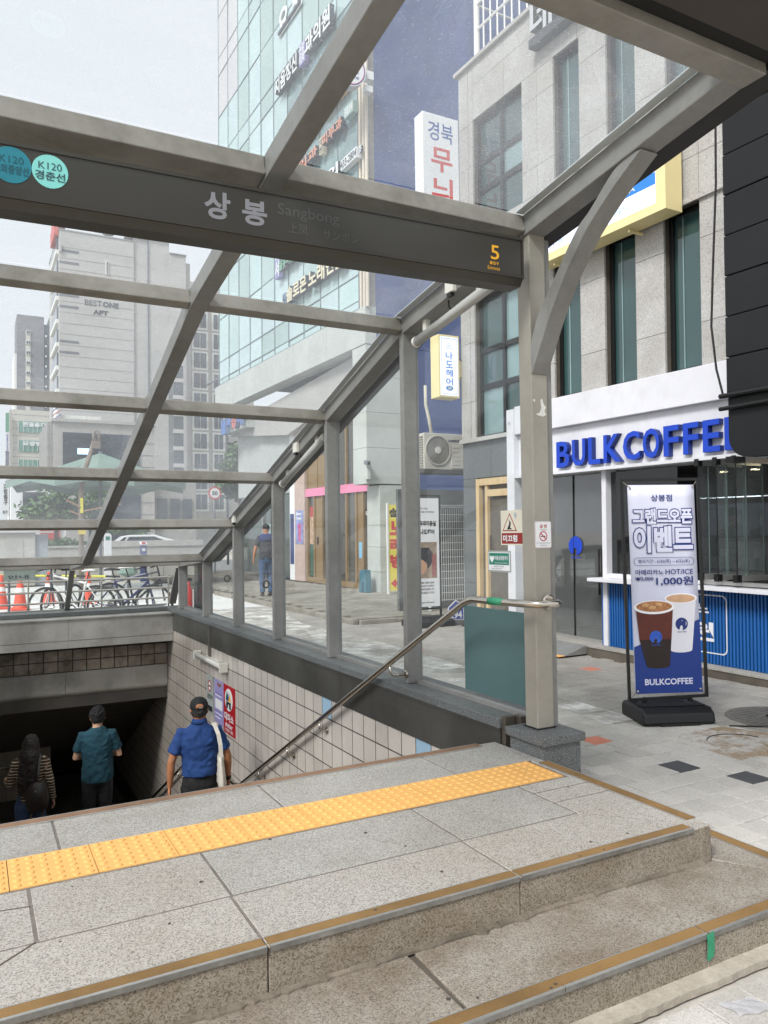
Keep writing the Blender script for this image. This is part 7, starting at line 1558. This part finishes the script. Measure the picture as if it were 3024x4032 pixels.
        thumb0 = W_+dr*0.025-sid*0.025; mb.tube([thumb0, thumb0+dr*0.025-sid*0.022+inw*0.01, thumb0+dr*0.058-sid*0.026+inw*0.022], [0.012, 0.0105, 0.008], 7)
    for (kn, an), sd in zip(legs, (1, -1)):
        hp = V((0.088*sd, 0, 0.88)); kn, an = V(kn), V(an)
        mb.tube([hp, hp.lerp(kn, 0.5), kn, kn.lerp(an, 0.35), kn.lerp(an, 0.8), an], [0.082, 0.072, 0.052, 0.052, 0.036, 0.034], 12)
        mb.loft([(an+V((0, -0.05, -0.045)), (0.03, 0, 0), (0, 0.02, 0.02)), (an+V((0, 0.0, -0.04)), (0.04, 0, 0), (0, 0.03, 0.035)), (an+V((0, 0.10, -0.055)), (0.042, 0, 0), (0, 0.02, 0.022)), (an+V((0, 0.16, -0.06)), (0.03, 0, 0), (0, 0.01, 0.014))], 10)
    part(mb, 'body', skin, 0.0075*s, 3)
    # ---- trousers
    if trousers:
        mb = MB(T); mb.loft([((0, 0, 0.80), (0.160, 0, 0), (0, 0.118, 0)), ((0, -0.008, 0.90), (0.172, 0, 0), (0, 0.125, 0)), ((0, 0, 1.00), (0.160, 0, 0), (0, 0.115, 0)), ((0, 0, 1.045), (0.152, 0, 0), (0, 0.108, 0))], 18)
        for (kn, an), sd in zip(legs, (1, -1)):
            hp = V((0.085*sd, -0.005, 0.87)); kn, an = V(kn), V(an); mb.tube([hp, hp.lerp(kn, 0.5), kn, kn.lerp(an, 0.5), an+V((0, 0, 0.01))], [0.098, 0.088, 0.072, 0.066, 0.062], 14)
        part(mb, 'trousers', trousers, 0.013, 3)
    for (kn, an), sd in zip(legs, (1, -1)):
        an = V(an); mb = MB(T); mb.loft([(an+V((0, -0.075, -0.045)), (0.026, 0, 0), (0, 0.012, 0.03)), (an+V((0, -0.03, -0.035)), (0.042, 0, 0), (0, 0.02, 0.045)), (an+V((0, 0.06, -0.045)), (0.046, 0, 0), (0, 0.02, 0.036)), (an+V((0, 0.14, -0.055)), (0.046, 0, 0), (0, 0.01, 0.025)), (an+V((0, 0.19, -0.062)), (0.028, 0, 0), (0, 0.006, 0.014))], 12)
        part(mb, 'shoe', mat('shoe_'+shoes[1:], shoes, rough=0.5), 0.009, 2)
    # ---- top
    mb = MB(T); w_ = tw
    hw = 0.168 if tuck else 0.178
    mb.loft([((0, -0.004, hem), (hw*w_, 0, 0), (0, 0.128*w_, 0)), ((0.004, -0.006, hem+0.06), (hw*w_*1.01, 0, 0), (0, 0.130*w_, 0)), ((0, 0, 1.12), (0.170*w_, 0, 0), (0, 0.122*w_, 0)), ((0, 0.002, 1.27), (0.188*w_, 0, 0), (0, 0.130*w_, 0)), ((0, 0, 1.355), (0.192*w_, 0, 0), (0, 0.118*w_, 0)), ((0, -0.004, 1.41), (0.172*w_, 0, 0), (0, 0.098*w_, 0)), ((0, -0.006, 1.45), (0.128, 0, 0), (0, 0.084, 0)), ((0, -0.004, 1.482), (0.082, 0, 0), (0, 0.074, 0)), ((0, 0.0, 1.497), (0.068, 0, 0), (0, 0.066, 0))], 20)
    for k in range(4):                                # a few soft folds across the back
        zf = 1.06+0.075*k; mb.tube([(-0.12+0.02*k, -0.105*w_, zf), (0.02, -0.118*w_, zf+0.03*(-1)**k), (0.12, -0.105*w_, zf+0.05)], [0.006, 0.017, 0.006], 6)
    for sd, a in ((1, arms[0]), (-1, arms[1])):
        S_, E_, W_ = arm_pts(sd, a)
        if sleeve == 'short': mb.tube([S_+V((-0.05*sd, 0, -0.005)), S_, S_.lerp(E_, 0.35), S_.lerp(E_, 0.72)], [0.050, 0.060, 0.063, 0.066], 14)
        else: mb.tube([S_+V((-0.03*sd, 0, 0.01)), S_, S_.lerp(E_, 0.5), E_, E_.lerp(W_, 0.5), W_], [0.050, 0.058, 0.054, 0.048, 0.043, 0.036], 14)
    part(mb, 'top', top, 0.011, 3)
    return t, T, HD, part
rgh = random.Random(21)
def lobes(mb, HD, n=60, back=True):
    for k in range(n):
        a = rgh.uniform(0, 2*math.pi); e = rgh.uniform(0.0, 1.45); v = Vector((0.082*math.cos(a)*math.cos(e), 0.10*math.sin(a)*math.cos(e), 0.117*math.sin(e)))
        if v.y > 0.05 and v.z < 0.06: continue
        mb.ball(HD(v.x, v.y+0.005, v.z+0.004), 0.022*rgh.uniform(0.7, 1.2), None, None, 7, 5)
HEAD = 0.20
# man in the blue polo with a cap and a white tote
sk1 = skin_mat('skin_tan', '#a8714f'); denim = mat('denim_blue', '#3c5273', rough=0.85, var=0.15, scale=9, fine=0.15, fscale=200); blk = mat('black_cloth', '#151518', rough=0.85, var=0.15, scale=8)
polo = mat('polo_blue', '#193c74', rough=0.85, var=0.07, scale=6, fine=0.06, fscale=260, bump=0.15)
t, T, HD, part = person('man in blue polo and black cap with white tote bag', (2.03, 7.80, -2.145), HEAD, 1.76, sk1, (((0.275, 0.02, 1.14), (0.285, 0.10, 0.90)), ((-0.27, -0.02, 1.13), (-0.285, 0.0, 0.885))), (((0.10, 0.06, 0.49), (0.10, -0.02, 0.08)), ((-0.10, 0.10, 0.46), (-0.10, 0.16, 0.02))), polo, 'short', blk, None, 0.12, hem=0.985, tuck=True)
mb = MB(T); mb.loft([((0, -0.005, 1.485), (0.080, 0, 0), (0, 0.076, 0)), ((0, -0.006, 1.515), (0.074, 0, 0), (0, 0.070, 0)), ((0, 0.0, 1.530), (0.066, 0, 0), (0, 0.064, 0))], 20); mb.build('collar', polo, t, smooth=True)
mb = MB(T); mb.loft([(HD(0, -0.012, -0.055), (0.066, 0, 0), (0, 0.078, 0)), (HD(0, -0.008, -0.01), (0.080, 0, 0), (0, 0.094, 0)), (HD(0, -0.005, 0.02), (0.082, 0, 0), (0, 0.098, 0))], 18); part(mb, 'hair', mat('hair_greying', '#2a2624', rough=0.8, var=0.3, scale=60), 0.008, 2)
mb = MB(T); mb.loft([(HD(0, 0.0, 0.018), (0.089, 0, 0), (0, 0.105, 0)), (HD(0, 0.0, 0.055), (0.090, 0, 0), (0, 0.105, 0)), (HD(0, 0, 0.095), (0.075, 0, 0), (0, 0.088, 0)), (HD(0, 0, 0.122), (0.04, 0, 0), (0, 0.048, 0)), (HD(0, 0, 0.128), (0.004, 0, 0), (0, 0.004, 0))], 20)
cap = part(mb, 'cap', mat('cap_black', '#161618', rough=0.8, var=0.1), 0.007, 2)
mb = MB(T); mb.loft([(HD(0, 0.09, 0.022), (0.075, 0, 0), (0, 0.01, 0.006)), (HD(0, 0.14, 0.016), (0.070, 0, 0), (0, 0.01, 0.005)), (HD(0, 0.175, 0.004), (0.045, 0, 0), (0, 0.006, 0.004))], 14); mb.build('cap_peak', MATS['cap_black'], t, smooth=True)
mb = MB(T); mb.loft([(HD(0, -0.103, 0.030), (0.038, 0, 0), (0, 0.006, 0)), (HD(0, -0.1045, 0.048), (0.036, 0, 0), (0, 0.006, 0)), (HD(0, -0.101, 0.064), (0.022, 0, 0), (0, 0.006, 0))], 12); mb.build('cap_opening', sk1, t)
MB(T).obox(tuple(HD(-0.006, -0.113, 0.022)), (0.034, 0, 0), (0, 0.004, 0), (0, 0, 0.014)).build('cap_buckle', M_alu, t)
MB(T).lathe([(0.030, 0.0), (0.030, 0.03)], (0.285, 0.088, 0.915), 14, (0.03, 0.28, -0.85)).build('watch', M_black, t)
tote = thing('tote_bag', 'white cloth tote bag hanging from the polo man\'s right shoulder', 'bag', (2.2, 7.8, -1.2)); cot = mat('tote_cotton', '#cfcabe', rough=0.9, var=0.06, scale=8, fine=0.06, fscale=220)
mb = MB(T); mb.loft([((0.205, -0.11, 0.86), (0.030, 0.0, 0), (0, 0.10, 0)), ((0.208, -0.11, 0.89), (0.044, 0, 0), (0, 0.12, 0)), ((0.200, -0.115, 1.02), (0.040, 0, 0), (0, 0.11, 0)), ((0.192, -0.115, 1.14), (0.028, 0, 0), (0, 0.09, 0)), ((0.188, -0.115, 1.18), (0.020, 0, 0), (0, 0.08, 0))], 16)
o = mb.build('pouch', cot, tote, smooth=True); q = o.modifiers.new('sub', 'SUBSURF'); q.levels = 1; q.render_levels = 1
for yy, dx in ((-0.165, 0.0), (-0.03, 0.01)):
    pts = [(0.188+dx, yy, 1.16), (0.182+dx, yy*0.95, 1.28), (0.165+dx, yy*0.8, 1.38), (0.140+dx, yy*0.45, 1.445), (0.125+dx, yy*0.1, 1.468)]
    mb = MB(T)
    for (p, q) in zip(pts, pts[1:]):
        i = len(mb.v); w = 0.020
        mb.v += [(p[0]-w, p[1], p[2]), (p[0]+w, p[1], p[2]), (q[0]+w, q[1], q[2]), (q[0]-w, q[1], q[2])]; mb.face((i, i+1, i+2, i+3))
    mb.v = [(v[0]+0.008, v[1]-0.006, v[2]+0.012) for v in mb.v]
    o = mb.build('strap', cot, tote, fix=False); q = o.modifiers.new('thick', 'SOLIDIFY'); q.thickness = 0.006
# man in the teal T-shirt looking down at something in his hands
sk2 = skin_mat('skin_light', '#c39a7f'); teal = mat('tshirt_teal', '#123d4a', rough=0.9, var=0.07, scale=6, fine=0.06, fscale=240)
t, T, HD, part = person('man in dark teal T-shirt with both forearms raised ahead', (1.395, 10.30, -2.64), 0.16, 1.76, sk2, (((0.25, 0.02, 1.13), (0.13, 0.22, 1.14)), ((-0.25, 0.02, 1.13), (-0.12, 0.22, 1.13))), None, teal, 'short', blk, None, 0.25, hem=0.84, tw=1.04)
mb = MB(T); lobes(mb, HD, 110); mb.loft([(HD(0, -0.012, -0.06), (0.064, 0, 0), (0, 0.07, 0)), (HD(0, -0.006, 0.0), (0.088, 0, 0), (0, 0.102, 0)), (HD(0, 0.0, 0.06), (0.090, 0, 0), (0, 0.104, 0)), (HD(0, 0, 0.105), (0.070, 0, 0), (0, 0.082, 0)), (HD(0, 0, 0.130), (0.03, 0, 0), (0, 0.035, 0))], 18); part(mb, 'hair', mat('hair_black', '#0e0d0f', rough=0.85, var=0.3, scale=50), 0.008, 1)
# woman with long hair, striped top, jeans and a backpack
stripe = bpy.data.materials.new('striped_knit'); stripe.use_nodes = True; nt_2 = stripe.node_tree; b_ = nt_2.nodes['Principled BSDF']; tc = nt_2.nodes.new('ShaderNodeNewGeometry'); sp_ = nt_2.nodes.new('ShaderNodeSeparateXYZ'); nt_2.links.new(tc.outputs['Position'], sp_.inputs[0])
ms = nt_2.nodes.new('ShaderNodeMath'); ms.operation = 'MULTIPLY'; ms.inputs[1].default_value = 26; nt_2.links.new(sp_.outputs['Z'], ms.inputs[0]); mf = nt_2.nodes.new('ShaderNodeMath'); mf.operation = 'FRACT'; nt_2.links.new(ms.outputs[0], mf.inputs[0])
rc = nt_2.nodes.new('ShaderNodeValToRGB'); rc.color_ramp.interpolation = 'CONSTANT'; rc.color_ramp.elements[0].color = (*srgb('#4a3824'), 1); rc.color_ramp.elements[1].position = 0.72; rc.color_ramp.elements[1].color = (*srgb('#cfc4ae'), 1); nt_2.links.new(mf.outputs[0], rc.inputs[0]); nt_2.links.new(rc.outputs[0], b_.inputs['Base Color']); b_.inputs['Roughness'].default_value = 0.9
t, T, HD, part = person('woman with long dark hair in striped top and jeans', (0.66, 10.80, -2.96), 0.24, 1.72, sk2, (((0.24, -0.02, 1.13), (0.255, 0.07, 0.90)), ((-0.245, 0.04, 1.12), (-0.33, 0.24, 1.10))), (((0.09, 0.10, 0.46), (0.09, 0.14, 0.06)), ((-0.095, -0.02, 0.50), (-0.10, -0.08, 0.10))), stripe, 'long', denim, None, 0.12, hem=0.90, tw=0.90)
mb = MB(T); mb.loft([(HD(0, 0.005, 0.128), (0.02, 0, 0), (0, 0.025, 0)), (HD(0, 0.0, 0.105), (0.068, 0, 0), (0, 0.085, 0)), (HD(0, -0.006, 0.04), (0.096, 0, 0), (0, 0.112, 0)), (HD(0, -0.02, -0.04), (0.106, 0, 0), (0, 0.105, 0)), ((0, -0.05, 1.50), (0.112, 0, 0), (0, 0.095, 0)), ((0, -0.06, 1.44), (0.118, 0, 0), (0, 0.09, 0)), ((-0.01, -0.085, 1.36), (0.115, 0, 0), (0, 0.062, 0)), ((-0.015, -0.105, 1.22), (0.118, 0, 0), (0, 0.050, 0)), ((-0.02, -0.11, 1.10), (0.100, 0, 0), (0, 0.038, 0)), ((-0.03, -0.112, 1.02), (0.055, 0, 0), (0, 0.018, 0))], 18)
for k in range(26):
    x = -0.10+0.2*k/25+rgh.uniform(-0.01, 0.01); mb.tube([(x*0.8, -0.10, 1.5), (x, -0.15+0.2*abs(x), 1.34), (x*1.05-0.015, -0.155+0.2*abs(x), 1.18), (x*0.9-0.02, -0.145+0.15*abs(x), 1.0+rgh.uniform(-0.03, 0.05))], [0.012, 0.012, 0.010, 0.004], 5)
part(mb, 'hair', mat('hair_dark_brown', '#1f1613', rough=0.5, var=0.35, scale=30, stretch=(6, 6, 0.5)), 0.009, 2)
bk_ = thing('backpack', 'dark brown backpack slung on the woman\'s right shoulder', 'backpack', (0.8, 10.7, -1.9)); lea = mat('dark_leather', '#241d1a', rough=0.4, var=0.2, scale=10)
mb = MB(T); mb.loft([((0.115, -0.20, 0.82), (0.08, 0, 0), (0, 0.05, 0)), ((0.115, -0.21, 0.88), (0.135, 0, 0), (0, 0.085, 0)), ((0.115, -0.22, 1.02), (0.14, 0, 0), (0, 0.095, 0)), ((0.112, -0.20, 1.14), (0.115, 0, 0), (0, 0.08, 0)), ((0.11, -0.18, 1.20), (0.05, 0, 0), (0, 0.04, 0))], 18)
o = mb.build('pack', lea, bk_, smooth=True); q = o.modifiers.new('sub', 'SUBSURF'); q.levels = 2; q.render_levels = 2
MB(T).tube([(0.11, -0.16, 1.19), (0.12, -0.16, 1.30), (0.125, -0.12, 1.42), (0.12, -0.03, 1.485), (0.125, 0.08, 1.42), (0.13, 0.13, 1.28)], 0.016, 8).build('shoulder_strap', mat('strap_grey', '#57534f', rough=0.7), bk_, smooth=True)
MB(T).tube([(0.06, -0.17, 0.84), (0.04, -0.22, 0.78), (0.10, -0.24, 0.74), (0.17, -0.23, 0.77), (0.18, -0.18, 0.83)], 0.011, 8).build('lower_strap', mat('strap_brown', '#5a4632', rough=0.6), bk_, smooth=True)
MB(T).obox((0.10, -0.305, 1.10), (0.022, 0, 0), (0, 0.004, 0), (0, 0, 0.022)).build('badge', M_alu, bk_)
# man walking away on the far pavement
navyt = mat('shirt_charcoal', '#34353c', rough=0.9, var=0.1)
t, T, HD, part = person('man in charcoal T-shirt and jeans walking away past the far shops', (6.22, 17.6, RZ+0.0), 0.15, 1.72, sk1, (((0.26, 0.0, 1.13), (0.28, 0.06, 0.88)), ((-0.265, 0.0, 1.13), (-0.29, 0.08, 0.89))), (((0.10, 0.10, 0.48), (0.09, -0.02, 0.08)), ((-0.10, 0.02, 0.49), (-0.10, -0.02, 0.08))), navyt, 'short', denim, None, 0.05, hem=0.88)
mb = MB(T); mb.loft([((0, 0, 1.30), (0.197, 0, 0), (0, 0.138, 0)), ((0, 0, 1.405), (0.203, 0, 0), (0, 0.112, 0)), ((0, 0, 1.468), (0.14, 0, 0), (0, 0.092, 0)), ((0, 0, 1.494), (0.08, 0, 0), (0, 0.075, 0))], 20); mb.build('shoulder_yoke', mat('shirt_navy', '#2c3560', rough=0.9, var=0.08), t, smooth=True)
mb = MB(T); mb.loft([(HD(0, 0.0, 0.0), (0.088, 0, 0), (0, 0.104, 0)), (HD(0, 0.0, 0.06), (0.090, 0, 0), (0, 0.106, 0)), (HD(0, 0, 0.11), (0.06, 0, 0), (0, 0.07, 0)), (HD(0, 0, 0.128), (0.004, 0, 0), (0, 0.004, 0))], 18); part(mb, 'cap', MATS['cap_black'], 0.009, 2)
# barista behind the serving window
t, T, HD, part = person('person in black cap and dark shirt behind the coffee counter', tuple(FB(-0.86, -1.62, -0.178)), -1.35, 1.70, sk2, (((0.25, 0.06, 1.13), (0.20, 0.28, 1.05)), ((-0.25, 0.06, 1.13), (-0.20, 0.28, 1.05))), None, blk, 'short', blk, None, 0.2, hem=0.88)
mb = MB(T); mb.loft([(HD(0, 0.0, 0.0), (0.088, 0, 0), (0, 0.104, 0)), (HD(0, 0.0, 0.06), (0.090, 0, 0), (0, 0.106, 0)), (HD(0, 0, 0.11), (0.06, 0, 0), (0, 0.07, 0)), (HD(0, 0, 0.128), (0.004, 0, 0), (0, 0.004, 0))], 18); part(mb, 'cap', MATS['cap_black'], 0.009, 2)
